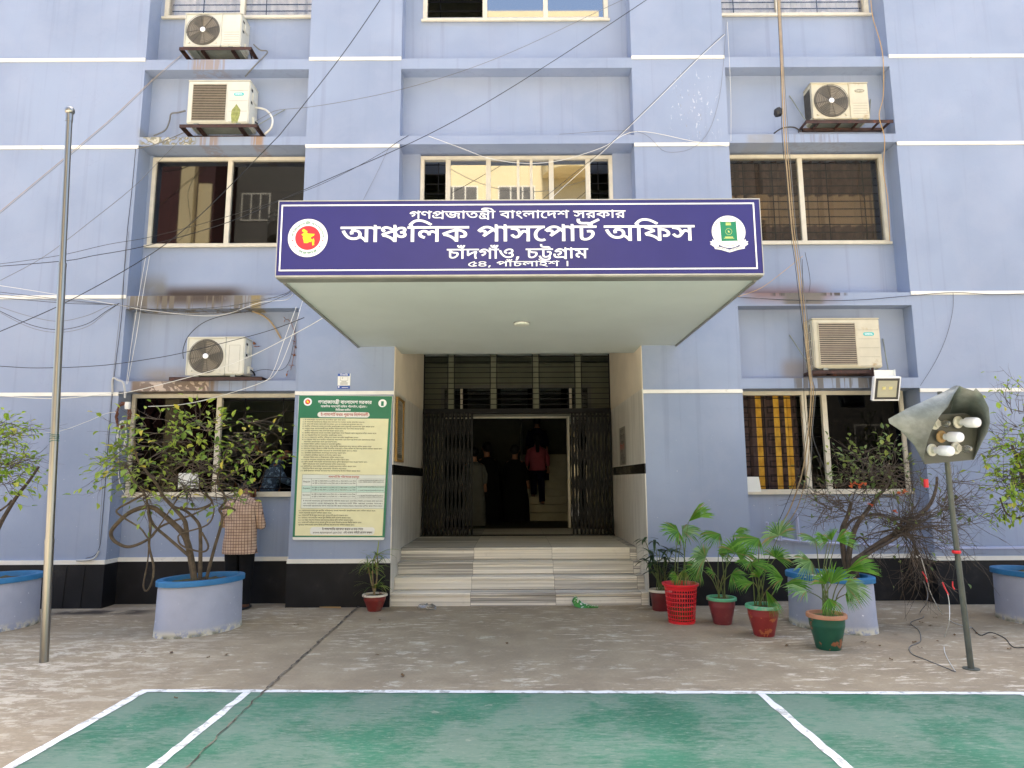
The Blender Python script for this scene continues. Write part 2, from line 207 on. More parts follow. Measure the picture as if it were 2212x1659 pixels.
25=567=577,622 577,551 172,551 168,458 172,407 172,205 174,158 177,143 185,123 203,105 221,98 244,96 270,98 295,104 318,115 360,144 379,162 411,204 431,248 438,296 436,315 430,330 420,339 406,345 388,348 334,350 289,356 235,377 206,396 192,408 180,420 161,447 171,534 185,511 215,474 232,458 272,436 327,424 420,421 449,414 472,403 486,393 497,380 506,364 516,328 517,306 514,266 504,227 488,189 467,154 443,122 415,95 389,75 362,57 334,43 304,32 272,26 238,24 215,25 194,29 175,35 144,52 132,63 113,92 100,130 96,157 95,551 -10,551 -10,622
5=0=42,861 38,829 30,799 18,771 4,746 -15,725 -38,708 -64,695 -95,688 -131,685 -167,688 -199,695 -227,708 -250,725 -270,746 -285,770 -297,798 -305,828 -310,860 -241,869 -236,835 -226,806 -212,782 -193,765 -167,754 -135,751 -104,754 -79,765 -59,782 -44,805 -34,834 -28,870|-90,830 -91,818 -102,799 -122,789 -134,788 -147,789 -167,800 -177,820 -178,833 -177,843 -168,861 -159,868 -148,872 -135,873 -121,872 -101,862 -95,854 -91,843
18=738=509,629 557,625 596,612 628,590 652,561 666,525 671,483 668,452 660,423 646,397 628,373 606,351 579,331 549,313 480,282 449,354 490,370 525,387 554,406 574,427 587,453 591,482 589,505 582,524 570,538 554,549 534,556 509,558 485,557 463,553 441,546 401,527 369,503 356,490 337,463 331,439 335,420 350,405 365,399 386,395 365,321 330,330 302,343 280,360 264,380 254,404 251,431 253,454 260,477 272,500 287,522 328,564 353,582 381,598 410,611 442,621 475,627|681,225 674,173 654,129 620,92 574,64 518,48 453,42 407,45 363,53 320,67 279,87 240,114 204,147 169,187 136,235 106,291 77,355 51,427 28,507 103,529 131,439 161,361 192,295 227,240 265,195 306,161 352,137 401,123 455,118 495,121 529,130 559,144 582,166 595,193 600,228 597,253 589,275 574,294 556,311 534,326 509,338 589,373 616,355 639,335 657,311 670,285 678,256
597=263=190,116 197,105 191,81 156,-19 113,-119 46,-119 74,2 93,116
324=648=658,622 658,551 261,551 261,235 263,188 266,173 274,153 292,135 310,128 333,126 357,128 380,134 424,156 444,172 479,210 504,254 512,278 519,325 513,356 505,368 493,377 476,382 454,384 418,381 401,377 390,448 443,458 473,459 497,457 518,453 538,445 555,434 570,420 582,402 590,381 595,356 597,328 595,294 587,260 575,227 559,195 539,166 515,139 489,115 460,94 428,77 396,64 362,57 328,54 304,55 283,59 264,65 233,82 221,93 211,107 194,139 185,187 184,551 -10,551 -10,622|475,622 472,647 466,666 456,681 441,691 420,697 395,699 301,699 227,703 200,708 178,715 158,724 140,736 110,768 92,809 86,859 91,912 165,907 161,869 163,842 169,819 180,802 204,784 220,778 266,772 374,771 435,767 458,763 478,756 495,747 511,734 530,708 542,671 547,622|553,45 550,12 543,-18 530,-46 511,-71 487,-92 458,-108 423,-121 382,-128 335,-131 293,-128 253,-120 212,-106 174,-86 137,-58 102,-22 70,21 41,74 15,136 89,160 110,110 132,67 155,32 180,3 207,-20 236,-36 268,-48 303,-55 340,-57 366,-56 389,-52 429,-38 445,-27 458,-14 468,2 474,21 476,42 471,82 459,110 449,125 517,163 538,127 549,86
205=727=737,622 737,551 632,551 632,0 555,0 555,425 576,362 531,423 471,492 433,524 414,535 375,551 355,555 334,556 301,553 272,544 248,528 208,488 191,465 177,457 202,472 240,483 287,487 316,485 341,479 362,469 379,456 393,441 404,424 411,405 416,387 417,369 413,331 400,297 379,266 349,237 311,207 264,178 213,250 274,282 300,299 321,318 333,340 337,365 335,379 329,391 320,402 307,410 291,415 271,417 222,411 174,392 93,458 136,521 183,572 209,592 236,608 264,620 294,627 326,629 358,627 389,621 418,612 445,598 472,580 498,559 525,534 578,472 560,483 555,565 555,688 608,688 631,622|632,-43 558,-43 548,-18 534,3 516,20 495,33 472,40 425,43 277,26 230,27 184,33 161,39 116,59 97,74 80,92 66,115 55,142 48,175 46,212 48,251 54,287 131,277 124,223 126,185 131,163 140,145 152,130 167,118 186,109 229,99 277,98 413,115 458,114 498,104 517,94 536,80 555,61 555,69 632,68
44=622=632,622 632,551 527,551 527,0 450,0 450,135 468,82 398,180 373,208 322,253 295,269 266,278 236,281 213,279 192,273 174,262 159,247 151,228 148,205 151,184 159,166 172,150 191,135 214,122 243,111 218,34 155,63 130,80 110,99 94,118 73,162 68,184 66,208 69,238 76,265 90,288 107,308 127,324 174,346 198,351 223,353 261,351 297,343 328,331 358,315 384,295 408,272 452,219 471,189 454,186 450,248 450,551 -10,551 -10,622|299,323 297,299 221,322 218,358 211,389 201,415 187,436 168,454 144,468 115,480 80,488 38,494 51,566 97,553 156,543 182,534 206,522 246,490 262,470 275,447 286,420 298,359
80=592=313,0 264,3 219,13 177,29 140,51 109,79 83,114 64,153 53,198 49,248 54,300 69,349 94,394 127,438 170,479 220,518 278,556 343,593 414,629 453,575 438,548 434,529 437,501 444,485 458,472 475,463 495,457 533,456 566,400 471,341 427,303 412,284 401,264 394,243 392,221 394,203 401,185 413,168 431,155 457,147 492,144 528,146 561,61 526,43 488,28 448,16 404,7 360,2|320,71 388,75 460,91 458,89 414,98 378,113 350,134 331,160 320,189 316,222 318,247 324,272 347,317 386,360 442,404 475,426 473,401 431,411 414,420 388,444 372,475 368,491 367,514 375,547 384,533 292,480 252,450 217,419 187,386 162,352 144,316 134,278 130,238 133,199 142,166 158,139 178,117 202,99 230,86 259,78 289,73
79=592=296,0 226,5 167,21 122,47 88,82 69,123 62,170 66,206 80,238 102,266 134,292 176,316 229,337 229,312 167,343 121,372 90,406 81,425 76,447 74,471 77,497 85,522 100,546 119,567 144,586 173,601 207,613 246,620 290,622 343,620 388,612 425,600 455,585 479,566 497,546 509,523 517,500 519,476 517,450 510,426 499,406 484,387 466,371 421,344 368,321 365,341 413,322 454,300 486,276 511,248 525,213 530,171 523,119 503,76 470,43 423,19 366,5|296,71 345,74 384,83 413,99 434,120 446,144 450,173 448,193 440,212 428,228 411,243 370,268 346,278 296,292 250,278 211,262 182,243 160,221 147,197 143,169 147,143 160,120 182,100 211,84 250,74|297,363 342,378 384,398 402,410 429,438 436,454 438,471 434,493 422,513 401,529 372,541 336,549 291,551 268,550 224,542 205,535 174,516 163,503 156,488 154,471 158,448 169,427 188,408 215,392 251,377
10=530=358,622 355,647 349,666 338,681 324,691 303,697 278,699 165,700 132,703 104,708 82,715 62,724 44,736 14,768 -4,809 -10,859 -5,912 69,907 65,869 67,842 73,819 84,802 108,784 124,778 145,774 290,770 318,767 341,763 361,756 378,747 394,734 413,708 425,671 430,622|242,500 291,497 334,488 370,474 399,454 423,432 441,406 454,379 461,352 464,325 458,274 438,231 406,195 362,168 305,150 236,141 246,152 308,130 341,115 442,60 476,38 540,-10 494,-63 416,-7 346,38 279,75 210,106 173,119 92,143 46,154 61,223 128,208 178,204 251,206 287,212 316,221 340,233 357,248 370,265 383,301 385,320 381,353 368,380 346,402 318,417 285,427 247,430 225,429 205,427 176,418 165,411 152,393 148,365 154,338 81,323 71,365 72,407 80,428 92,447 109,463 129,476 152,486 180,494|175,465 169,486 159,504 145,522 126,536 102,548 73,556 97,601 143,589 177,574 204,557 224,539 239,519 249,495 254,468|540,622 540,551 -10,551 -10,622
641=379=194,0 194,622 275,622 275,0
51=530=242,500 334,488 399,454 441,406 464,325 458,274 438,231 406,195 362,168 236,141 246,152 341,115 442,60 540,-10 494,-63 279,75 173,119 46,154 61,223 128,208 251,206 316,221 370,265 385,320 368,380 346,402 285,427 225,429 176,418 152,393 154,338 81,323 72,407 92,447 152,486|175,465 145,522 73,556 97,601 177,574 239,519 254,468|540,622 540,551 -10,551 -10,622
39=604=614,622 614,551 509,551 509,0 432,0 432,243 448,187 350,293 269,341 193,349 154,332 131,297 137,238 166,209 214,184 176,113 106,154 80,180 50,242 46,277 56,335 87,378 154,416 238,421 299,405 380,356 451,284 437,280 435,295 432,551 -10,551 -10,622
38=596=606,622 606,551 501,551 501,0 424,0 374,76 265,171 175,217 76,243 37,339 236,444 375,500 447,524 424,482 424,622|424,474 445,446 285,384 130,304 245,263 322,218 390,159 438,88 429,88 424,169|240,629 293,624 287,552 233,553 204,542 190,522 191,492 211,464 293,423 233,378 167,418 135,449 116,484 109,524 115,559 148,603 187,622
378=726=290,629 367,618 431,585 494,530 600,401 545,362 478,450 399,525 318,555 247,551 183,527 106,477 153,495 214,494 239,483 271,445 278,363 169,299 203,335 215,364 215,395 203,418 160,434 95,413 22,485 104,560 162,597 223,621|498,474 216,238 162,297 266,370 451,526|736,622 736,551 621,551 621,208 544,253 544,688 597,688 620,622|445,-61 324,-44 217,9 127,102 54,241 128,267 203,130 266,66 345,27 444,14 516,20 580,52 600,83 603,144 594,167 558,203 491,214 467,208 445,188 438,160 444,123 371,109 360,171 380,233 431,270 500,283 569,272 622,241 660,197 679,144 678,83 656,25 611,-21 579,-38 541,-51
520=833=843,622 843,551 438,551 440,158 451,123 469,105 536,98 606,129 663,183 698,251 705,299 689,348 636,364 583,357 572,428 655,439 721,425 766,381 783,303 780,264 754,188 709,122 656,75 600,44 539,26 460,29 410,52 379,92 362,157 361,551 256,551 256,622|661,622 651,666 622,688 413,699 364,711 326,732 296,764 278,805 277,909 351,904 355,814 377,787 406,772 567,760 695,734 722,690 733,622|276,622 276,551 171,551 171,0 94,0 94,551 -10,551 -10,622 82,622 20,704 93,812 151,867 223,904 265,914 359,915 444,895 525,857 695,734 655,688 531,777 428,829 352,845 258,837 181,794 106,693 160,622
598=340=49,338 291,338 291,256 49,256
58=0=-177,-241 -238,-230 -274,-211 -299,-180 -308,-137 -304,-106 -268,-62 -208,-39 -172,-36 -172,8 -95,8 -95,-56 -128,-102 -186,-101 -227,-118 -235,-140 -219,-169 -179,-179 -127,-170 -81,-144 -38,-102 163,-218 121,-271 -22,-183 -100,-229
36=645=655,622 655,551 550,551 550,0 473,0 383,104 307,162 218,209 115,238 92,331 144,296 247,268 332,227 401,178 475,97 473,688 526,688 549,622|211,625 316,604 363,568 398,493 393,415 371,373 336,337 287,308 158,275 110,285 92,331 189,345 256,369 298,402 317,443 316,492 291,532 269,545 209,555 155,546 126,522 119,476 150,446 106,384 54,436 38,497 58,561 117,608
202=255=265,622 265,551 195,551 255,573 193,514 161,441 159,373 190,194 190,142 176,75 154,34 117,-1 64,-30 -10,-52 -31,17 64,54 104,106 112,194 81,369 83,439 101,497 139,552 157,572 172,551 -10,551 -10,622
16=758=511,628 580,620 612,604 648,569 662,537 667,0 592,0 569,49 517,83 458,87 300,70 224,73 173,84 103,122 68,168 48,236 46,294 58,377 135,366 124,298 130,229 147,192 187,160 276,144 488,160 556,138 590,106 589,485 585,516 569,542 514,557 446,541 388,500 339,428 333,386 341,365 377,346 434,348 441,278 376,270 316,283 270,324 258,354 254,392 263,446 290,500 331,550 414,606
70=626=636,622 636,551 531,551 531,0 454,0 394,69 286,149 196,188 84,212 48,303 252,414 164,466 48,502 79,570 81,551 -10,551 -10,622|454,551 135,551 114,560 226,513 320,448 336,432 341,376 125,265 113,280 218,257 305,220 410,144 470,83 457,79|180,-6 138,10 120,52 138,95 180,112 222,95 240,52 222,10
454=803=813,622 813,551 501,551 501,0 424,0 374,76 265,171 175,217 76,243 37,339 236,444 447,524 424,482 424,551 -10,551 -10,622|424,474 445,446 285,384 130,304 245,263 322,218 390,159 438,88 429,88 424,169|638,164 568,179 527,207 491,253 461,317 498,385 532,298 576,249 628,233 671,248 689,276 687,325 665,359 595,389 610,463 663,447 710,419 745,381 765,330 763,261 732,201 706,180|185,-6 142,10 125,52 142,95 185,112 228,95 245,52 228,10
130=974=984,622 984,551 526,551 437,506 362,447 341,412 335,380 342,350 362,333 387,328 436,336 525,396 600,376 618,322 622,227 586,134 533,90 453,66 325,72 253,101 186,152 100,276 29,465 105,485 154,342 210,239 278,174 358,143 449,143 516,172 550,229 554,268 530,358 588,364 520,304 458,269 391,257 343,264 303,284 275,316 260,359 261,414 289,474 314,503 394,553 -10,551 -10,622|545,332 473,425 432,551 505,572 538,464 600,376|777,519 853,505 900,464 916,405 895,331 834,280 759,256 742,324 818,352 840,397 821,438 776,450 746,446 688,414 609,309 574,391 605,430 702,505|780,79 700,93 642,133 599,194 576,314 613,339 635,264 666,208 706,170 752,150 810,154 844,188 844,223 830,252 775,285 831,325 898,276 916,244 922,203 906,142 858,96
76=592=287,0 194,16 141,62 123,122 148,194 197,231 234,244 263,167 218,149 206,131 207,108 241,81 286,75 324,78 382,105 412,152 415,200 404,234 364,284 190,418 140,474 126,545 138,580 177,631 243,596 212,546 224,494 430,331 467,286 487,239 490,146 481,114 447,60 394,22
219=715=471,528 516,525 564,509 601,475 615,441 620,0 543,0 525,49 474,85 279,70 208,73 139,92 98,119 66,161 48,223 56,353 133,341 126,232 144,185 175,159 213,147 275,144 455,160 513,138 543,106 543,398 535,430 518,447 471,457 416,446 370,417 331,366 327,330 344,306 422,305 429,234 362,226 306,237 263,271 251,299 255,378 294,444 336,482 385,510|725,622 725,551 -10,551 -10,622
45=626=636,622 636,551 531,551 531,0 454,0 394,69 286,149 196,188 84,212 48,303 252,414 164,466 48,502 79,570 81,551 -10,551 -10,622|454,551 135,551 114,560 226,513 320,448 336,432 341,376 125,265 113,280 218,257 305,220 410,144 470,83 457,79
77=592=127,539 138,583 170,631 233,596 211,549 226,520 426,461 482,408 496,374 494,293 475,255 444,222 403,195 351,177 289,168 249,175 289,184 348,160 438,112 525,51 553,28 507,-26 398,56 298,112 192,152 65,185 80,256 177,236 302,236 382,260 417,304 420,348 400,386 349,413 222,444 174,465 134,505
129=919=929,622 929,551 614,551 614,0 537,0 537,551 -10,551 -10,622|876,271 864,212 822,166 775,150 689,153 695,225 773,230 793,251 798,288 787,319 753,346 703,363 487,378 426,398 401,415 367,462 355,531 360,577 435,571 435,501 466,460 524,444 704,435 807,398 858,348|347,265 428,246 517,175 553,126 554,55 543,34 459,142 418,175 374,192 331,192 305,173 299,138 311,99 234,83 217,150 235,213 280,252|185,463 279,440 346,373 368,305 365,206 287,208 293,278 276,340 252,372 214,390 171,390 144,378 131,342 140,304 62,288 48,349 66,409 113,449|123,405 124,476 106,530 90,553 42,582 135,602 186,539 202,441 197,400
78=592=553,295 532,165 494,98 466,73 433,54 347,39 246,58 216,73 160,124 110,207 66,326 29,490 105,510 146,338 191,222 216,181 273,131 342,115 374,118 422,139 463,204 475,295 467,371 445,434 412,480 370,505 331,507 298,485 294,437 311,390 231,369 210,436 209,493 228,534 259,560 318,578 381,575 455,540 509,478 528,438 542,393
26=687=615,310 594,216 539,153 464,114 408,101 380,97 359,120 500,89 684,11 649,-49 490,22 379,55 143,94 152,166 262,152 393,162 467,192 513,234 538,310 523,370 479,407 448,416 382,416 372,481 459,481 542,453 590,403|227,217 151,231 125,249 100,288 91,359 91,559 168,559 170,331 196,293 260,288 308,302 356,340 374,384 360,408 252,421 175,461 155,480 168,544 204,510 251,488 379,480 444,422 447,357 437,327 399,277 305,227|-10,551 -10,622 697,622 697,551
366=807=192,465 247,459 296,441 381,378 401,357 399,261 338,326 272,376 207,393 167,385 138,363 128,325 146,279 202,244 165,173 101,212 60,265 50,295 48,357 68,405 102,438 146,458|575,622 575,551 465,551 465,176 388,175 388,551 -10,551 -10,622|817,622 817,551 712,551 712,-43 635,-43 635,551 540,551 540,622|429,193 524,173 603,118 674,37 648,-30 561,69 514,102 464,121 423,122 390,96 395,62 444,32 409,-37 336,12 312,58 309,85 325,144 370,181
364=774=517,580 517,0 440,0 327,89 182,137 145,225 278,296 460,375 440,330 440,579|440,326 460,301 218,185 210,200 336,158 444,86|-10,551 -10,622 784,622 784,551|184,511 247,503 304,479 415,392 442,363 399,303 332,377 286,411 239,431 193,438 160,433 136,417 132,368 168,332 121,270 98,287 54,348 46,393 55,440 98,488|694,224 700,149 721,68 652,51 628,142 620,228 631,329 648,385 655,373 480,307 471,377 676,451 731,395 703,308
57=0=-286,-266 -365,-245 -400,-218 -420,-177 -418,-119 -405,-92 -354,-53 -317,-42 -193,-49 -116,-78 89,-217 44,-271 -114,-155 -215,-111 -279,-103 -319,-109 -343,-127 -349,-170 -332,-192 -303,-203 -263,-202 -226,-188 -201,-164 -176,-102 -172,8 -95,8 -98,-87 -116,-160 -143,-206 -185,-242 -213,-256
431=813=500,310 417,324 384,342 331,398 312,437 324,439 302,375 276,337 242,310 197,300 142,310 108,331 37,417 98,453 132,403 158,382 186,376 216,383 240,405 258,446 271,551 340,551 370,461 407,409 458,377 522,373 565,404 571,467 538,537 503,575 583,591 640,504 649,464 646,401 610,342 580,324|823,622 823,551 -10,551 -10,622|546,352 546,318 624,305 694,274 747,230 765,202 776,171 777,106 749,54 725,35 656,20 604,25 608,95 661,95 690,108 702,130 699,168 664,212 633,231 545,256 546,263 546,-43 469,-43 423,10 366,52 300,84 191,109 154,199 320,273 433,310 489,323 469,286 469,342|469,285 493,256 405,230 233,159 227,172 325,146 407,102 473,50
269=613=397,306 302,323 195,392 153,398 129,383 124,363 134,334 160,308 105,253 50,324 42,369 49,410 71,439 102,459 173,469 229,450 352,376 389,371 429,379 455,402 461,467 429,537 393,575 472,591 504,554 530,504 540,442 532,389 493,333 450,313|87,601 172,571 222,530 242,476 241,405 165,407 165,470 144,514 125,532 65,556|-10,551 -10,622 623,622 623,551|514,369 514,0 437,0 342,87 257,129 189,148 154,226 326,319 437,358|437,303 230,193 236,202 317,172 385,134 440,88
161=528=364,629 422,621 472,597 543,534 589,473 530,427 480,492 428,540 363,556 339,554 300,534 279,497 280,446 290,424 335,391 413,377 406,300 328,314 272,344 235,388 217,443 224,536 251,583 314,622|77,629 156,612 200,580 231,531 242,461 222,383 186,340 130,310 54,300 48,377 106,384 145,401 169,426 181,468 169,515 135,546 64,556 -1,545 -9,620
12=712=508,622 499,666 474,691 214,703 165,715 127,736 97,768 79,809 78,912 152,907 148,855 156,819 178,792 207,778 440,770 491,763 528,747 563,708 580,622|722,622 722,551 356,551 357,354 372,322 406,317 432,328 477,366 529,433 589,442 625,378 648,312 653,204 628,132 607,101 548,53 466,27 374,27 294,47 222,90 189,122 101,258 29,465 105,485 156,324 215,210 284,138 366,104 462,104 503,118 561,169 575,204 579,272 568,320 535,373 581,392 520,308 478,271 415,244 351,248 307,279 284,328 279,551 -10,551 -10,622
413=731=741,622 741,551 636,551 636,212 559,212 559,365 565,334 535,371 484,402 445,402 408,378 399,351 400,296 335,292 313,360 267,404 210,419 149,400 128,352 140,308 174,280 225,256 198,182 120,218 66,275 48,327 48,382 66,426 122,474 201,491 271,482 324,456 370,408 354,408 392,458 432,474 475,474 551,438 571,422 562,407 559,551 -10,551 -10,622|286,198 362,182 415,134 444,168 488,178 544,164 598,124 560,139 559,238 636,238 636,-43 559,-43 559,134 592,48 531,102 487,109 457,87 453,24 392,21 374,80 339,117 293,130 260,123 235,92 242,46 268,22 317,-1 288,-69 218,-34 171,15 159,46 159,113 192,165 250,194
21=696=706,622 706,551 601,551 601,0 524,0 435,104 350,169 246,218 166,238 142,331 190,296 301,267 388,225 456,175 526,97 524,688 577,688 600,622|450,470 436,400 395,346 366,325 253,283 209,276 162,285 142,331 274,354 331,383 364,420 375,466 369,505 350,539 316,571 371,625 428,554|182,430 112,444 65,485 49,548 71,628 147,607 132,573 136,523 155,507 182,501 224,509 254,527 316,612 371,625 373,575 343,521 306,478 237,438
81=592=347,39 248,58 160,124 84,251 21,452 96,475 142,308 196,196 262,134 314,117 382,119 417,132 466,184 479,223 482,299 449,391 489,392 450,318 400,272 340,257 280,274 252,306 239,341 230,490 210,510 166,517 175,593 260,578 294,549 311,490 313,364 327,334 348,328 380,337 411,370 443,438 499,452 546,353 558,288 556,226 549,187 519,119 496,91 433,52
393=609=396,300 321,313 195,392 153,398 129,383 124,363 134,334 160,308 105,253 50,324 42,369 49,410 71,439 102,459 173,469 229,450 352,376 389,371 429,379 444,388 461,420 461,467 429,537 393,575 472,591 504,554 530,504 540,442 533,388 512,346 476,317|87,601 172,571 222,530 242,476 241,405 165,407 165,470 144,514 125,532 65,556|619,622 619,551 -10,551 -10,622|223,247 323,226 406,166 480,81 463,1 394,88 344,134 263,173 201,170 176,143 181,105 238,70 203,1 130,46 99,94 93,130 101,175 126,210 160,234|510,368 510,0 433,0 433,343
287=930=486,528 571,512 623,467 637,434 638,368 600,295 523,240 457,212 427,282 528,327 548,345 564,393 544,440 483,457 399,440 364,422 320,378 318,342 364,322 344,248 310,256 262,284 247,302 235,350 244,393 271,435 311,472 362,502 422,521|654,170 647,121 627,80 594,46 549,20 432,0 306,22 194,92 130,171 74,278 28,417 104,440 156,290 218,182 253,143 334,93 381,80 471,79 534,99 555,117 573,172 562,213 530,245 485,268 565,303 631,246|759,473 830,458 857,438 890,383 893,328 882,287 855,247 809,212 738,183 714,255 770,276 807,304 817,362 798,390 751,404 707,395 663,367 609,307 575,336 634,418 674,450|940,622 940,551 -10,551 -10,622
83=592=237,0 157,19 132,38 102,83 92,131 89,509 75,535 22,547 31,624 110,611 154,571 166,521 167,355 269,375 432,361 486,381 514,418 586,383 565,345 519,308 462,293 398,297 418,312 445,249 445,171 420,99 373,45 344,26 311,11|238,71 311,93 347,131 361,162 369,212 363,254 344,281 304,301 233,301 167,281 172,118 196,82
75=592=290,91 178,115 121,158 84,224 75,266 75,352 96,424 115,457 170,510 250,540 350,541 429,513 481,463 518,360 517,281 496,208 451,147 384,105|301,473 249,465 205,439 172,398 155,343 154,284 177,215 210,182 260,164 320,164 370,182 421,240 437,293 432,380 412,424 378,455
13=853=863,622 863,551 496,551 497,354 512,322 546,317 572,328 617,366 669,433 729,442 765,378 788,312 793,206 770,134 722,76 689,54 602,27 477,28 409,40 282,92 169,188 118,255 29,435 104,458 164,321 215,240 282,168 369,106 277,237 240,316 199,440 274,461 326,298 364,218 433,138 520,102 622,109 689,152 718,219 719,273 707,320 680,368 707,370 658,306 599,260 556,244 491,248 447,279 424,328 419,551 -10,551 -10,622|649,622 630,681 594,697 343,700 282,708 240,724 192,768 174,809 173,912 247,907 251,819 273,792 302,778 581,770 632,763 669,747 704,708 721,622
437=721=500,305 417,320 384,339 331,398 312,437 324,439 302,375 276,337 242,310 197,300 142,310 108,331 37,417 98,453 132,403 158,382 186,376 216,383 240,405 258,446 271,551 340,551 370,461 407,409 458,377 522,373 565,404 571,467 538,537 503,575 583,591 640,504 649,464 646,399 610,338 580,320|731,622 731,551 -10,551 -10,622|455,319 520,313 571,295 608,268 642,220 651,147 640,109 618,78 544,34 466,18 469,43 520,28 703,-60 667,-117 480,-21 282,30 295,100 379,83 474,84 513,91 560,122 571,143 572,194 544,232 495,252 418,249 387,216 391,169 318,154 307,213 326,270 378,306
136=494=255,629 329,619 394,589 454,540 543,437 483,392 408,484 338,538 260,556 182,537 117,479 95,477 178,506 254,500 301,467 318,437 323,404 317,363 281,306 168,229 123,299 229,364 243,400 237,422 190,440 93,416 22,473 90,555 140,595 195,620
82=592=382,301 432,286 350,258 268,248 159,267 120,292 92,324 70,411 78,468 120,541 187,594 269,620 363,613 415,584 447,538 458,489 461,115 475,89 528,77 520,0 436,15 394,54 383,96|266,322 339,330 404,357 382,338 378,496 361,530 336,546 280,550 228,532 185,496 157,445 151,406 165,355 206,330
447=751=242,500 334,488 399,454 441,406 464,325 458,274 438,231 406,194 362,167 236,140 246,152 341,115 442,60 540,-10 494,-63 279,75 173,119 46,154 61,223 128,208 251,206 316,221 370,265 385,320 368,380 346,402 285,427 225,429 176,418 152,393 154,338 81,323 72,407 92,447 152,486|175,465 145,522 73,556 97,601 177,574 239,519 254,468|761,622 761,551 -10,551 -10,622|580,425 651,410 678,390 711,335 714,280 702,239 676,199 630,164 559,135 535,207 591,228 628,256 640,293 638,314 620,342 574,356 526,342 483,304 446,246 398,279 469,380 532,418
203=930=940,622 940,551 -10,551 -10,622|471,528 516,525 564,509 601,475 615,441 620,0 543,0 525,49 474,85 279,70 208,73 139,92 98,119 66,161 48,223 56,353 133,341 126,232 144,185 175,159 213,147 275,144 456,160 514,138 543,106 543,398 535,430 518,447 471,457 416,446 370,417 331,366 327,330 344,306 422,305 429,234 362,226 306,237 263,271 251,299 255,378 294,444 336,482 385,510|759,425 830,410 857,390 890,335 893,280 882,239 855,199 809,164 738,135 714,207 770,228 807,256 819,293 817,314 799,342 753,356 705,343 661,303 620,242 577,279 603,325 660,390 690,409
452=825=397,629 468,618 508,597 542,562 569,510 535,510 616,608 677,622 697,604 746,533 757,471 746,405 692,325 635,283 566,250 535,323 612,360 663,406 677,436 680,487 661,533 633,559 682,581 574,450 513,447 494,508 455,546 403,559 364,555 318,536 243,484 322,512 369,511 410,498 437,474 453,444 454,382 425,322 397,293 306,242 262,310 354,358 377,390 374,430 356,444 330,448 238,425 169,484 240,562 289,598 341,621|519,32 380,51 316,74 200,154 148,212 102,282 28,464 102,487 167,331 246,219 342,147 454,112 565,111 640,134 666,156 682,183 687,218 675,267 642,304 596,330 678,364 705,346 758,274 768,212 755,146 715,93 652,54 568,34
339=723=486,528 572,512 626,467 639,434 641,368 602,295 554,257 457,212 427,282 528,327 548,345 564,393 544,440 483,457 399,440 364,422 320,378 318,342 364,322 344,248 310,256 262,284 247,302 235,350 244,393 271,435 311,472 362,502 422,521|654,170 647,121 627,80 594,46 549,20 432,0 306,22 194,92 130,171 74,278 28,417 104,440 156,290 218,182 253,143 334,93 381,80 471,79 534,99 555,117 573,172 562,213 530,245 485,268 565,303 631,246|733,622 733,551 -10,551 -10,622
600=449=315,792 397,792 135,-125 52,-125
43=721=422,43 300,64 227,104 194,134 161,170 103,264 29,465 105,485 157,332 218,224 252,185 330,135 420,119 510,138 568,190 586,239 585,304 572,351 542,398 590,476 632,404 656,334 664,266 652,188 614,121 554,72 472,46|384,284 312,298 265,339 249,402 271,486 351,462 335,427 334,390 347,367 386,355 428,363 458,381 527,466 590,476 582,422 526,346 462,300|731,622 731,551 -10,551 -10,622
260=660=385,190 331,193 235,218 153,273 85,363 29,492 102,513 168,370 223,307 291,270 378,258 429,261 496,288 524,335 525,390 516,413 479,448 406,459 372,448 359,434 352,406 358,369 285,355 274,417 294,478 346,515 417,527 489,517 544,486 582,442 601,390 600,329 578,272 534,228 504,212 430,192|670,622 670,551 -10,551 -10,622|527,257 527,-77 450,-77 344,3 286,28 192,51 158,128 320,204|450,195 242,100 238,107 354,68 453,4
84=592=174,315 256,298 297,269 324,229 333,181 327,134 309,96 278,62 275,72 382,96 452,143 470,176 476,214 469,258 446,295 400,328 130,423 74,454 45,490 35,536 46,582 83,631 146,596 119,547 137,509 181,486 434,400 510,346 539,307 554,263 558,216 545,143 507,88 415,32 334,11 183,0 161,68 212,93 246,125 257,169 248,209 221,236 200,243 136,239 110,209 119,152 44,135 27,207 35,246 57,279 94,302
521=857=548,0 473,10 408,38 356,81 302,168 324,247 374,255 450,283 497,327 512,354 529,448 508,551 256,551 256,622 466,622 425,693 409,771 428,843 484,917 545,869 502,818 488,764 507,692 557,622 867,622 867,551 631,553 716,455 775,355 790,299 792,195 766,115 716,53 643,14|546,74 614,85 664,116 696,161 714,244 700,334 672,395 559,536 575,532 596,454 598,381 579,309 550,264 504,224 439,192 352,168 366,229 387,167 422,121 468,90|276,622 276,551 171,551 171,0 94,0 94,551 -10,551 -10,622 82,622 20,704 67,770 121,828 186,872 266,897 357,897 444,876 531,836 705,725 663,671 537,756 427,808 359,825 261,819 184,782 106,693 160,622
421=677=687,622 687,551 582,551 582,269 505,269 505,688 558,688 582,622|361,629 410,622 454,603 492,572 534,509 530,404 484,486 428,538 397,552 339,554 287,518 276,471 290,424 335,391 413,377 406,300 328,314 272,344 235,388 217,443 224,536 251,583 313,622|77,629 156,612 200,580 231,531 242,461 222,383 186,340 130,310 54,300 48,377 106,384 145,401 169,426 181,468 169,515 135,546 64,556 -1,545 -9,620|232,247 308,230 361,183 390,216 434,227 472,221 544,173 506,188 505,286 582,286 582,0 505,0 505,159 538,97 478,151 433,158 403,136 399,73 338,70 320,129 304,150 264,176 239,179 194,164 179,128 198,82 263,48 234,-20 164,15 117,64 105,95 105,163 117,190 165,232
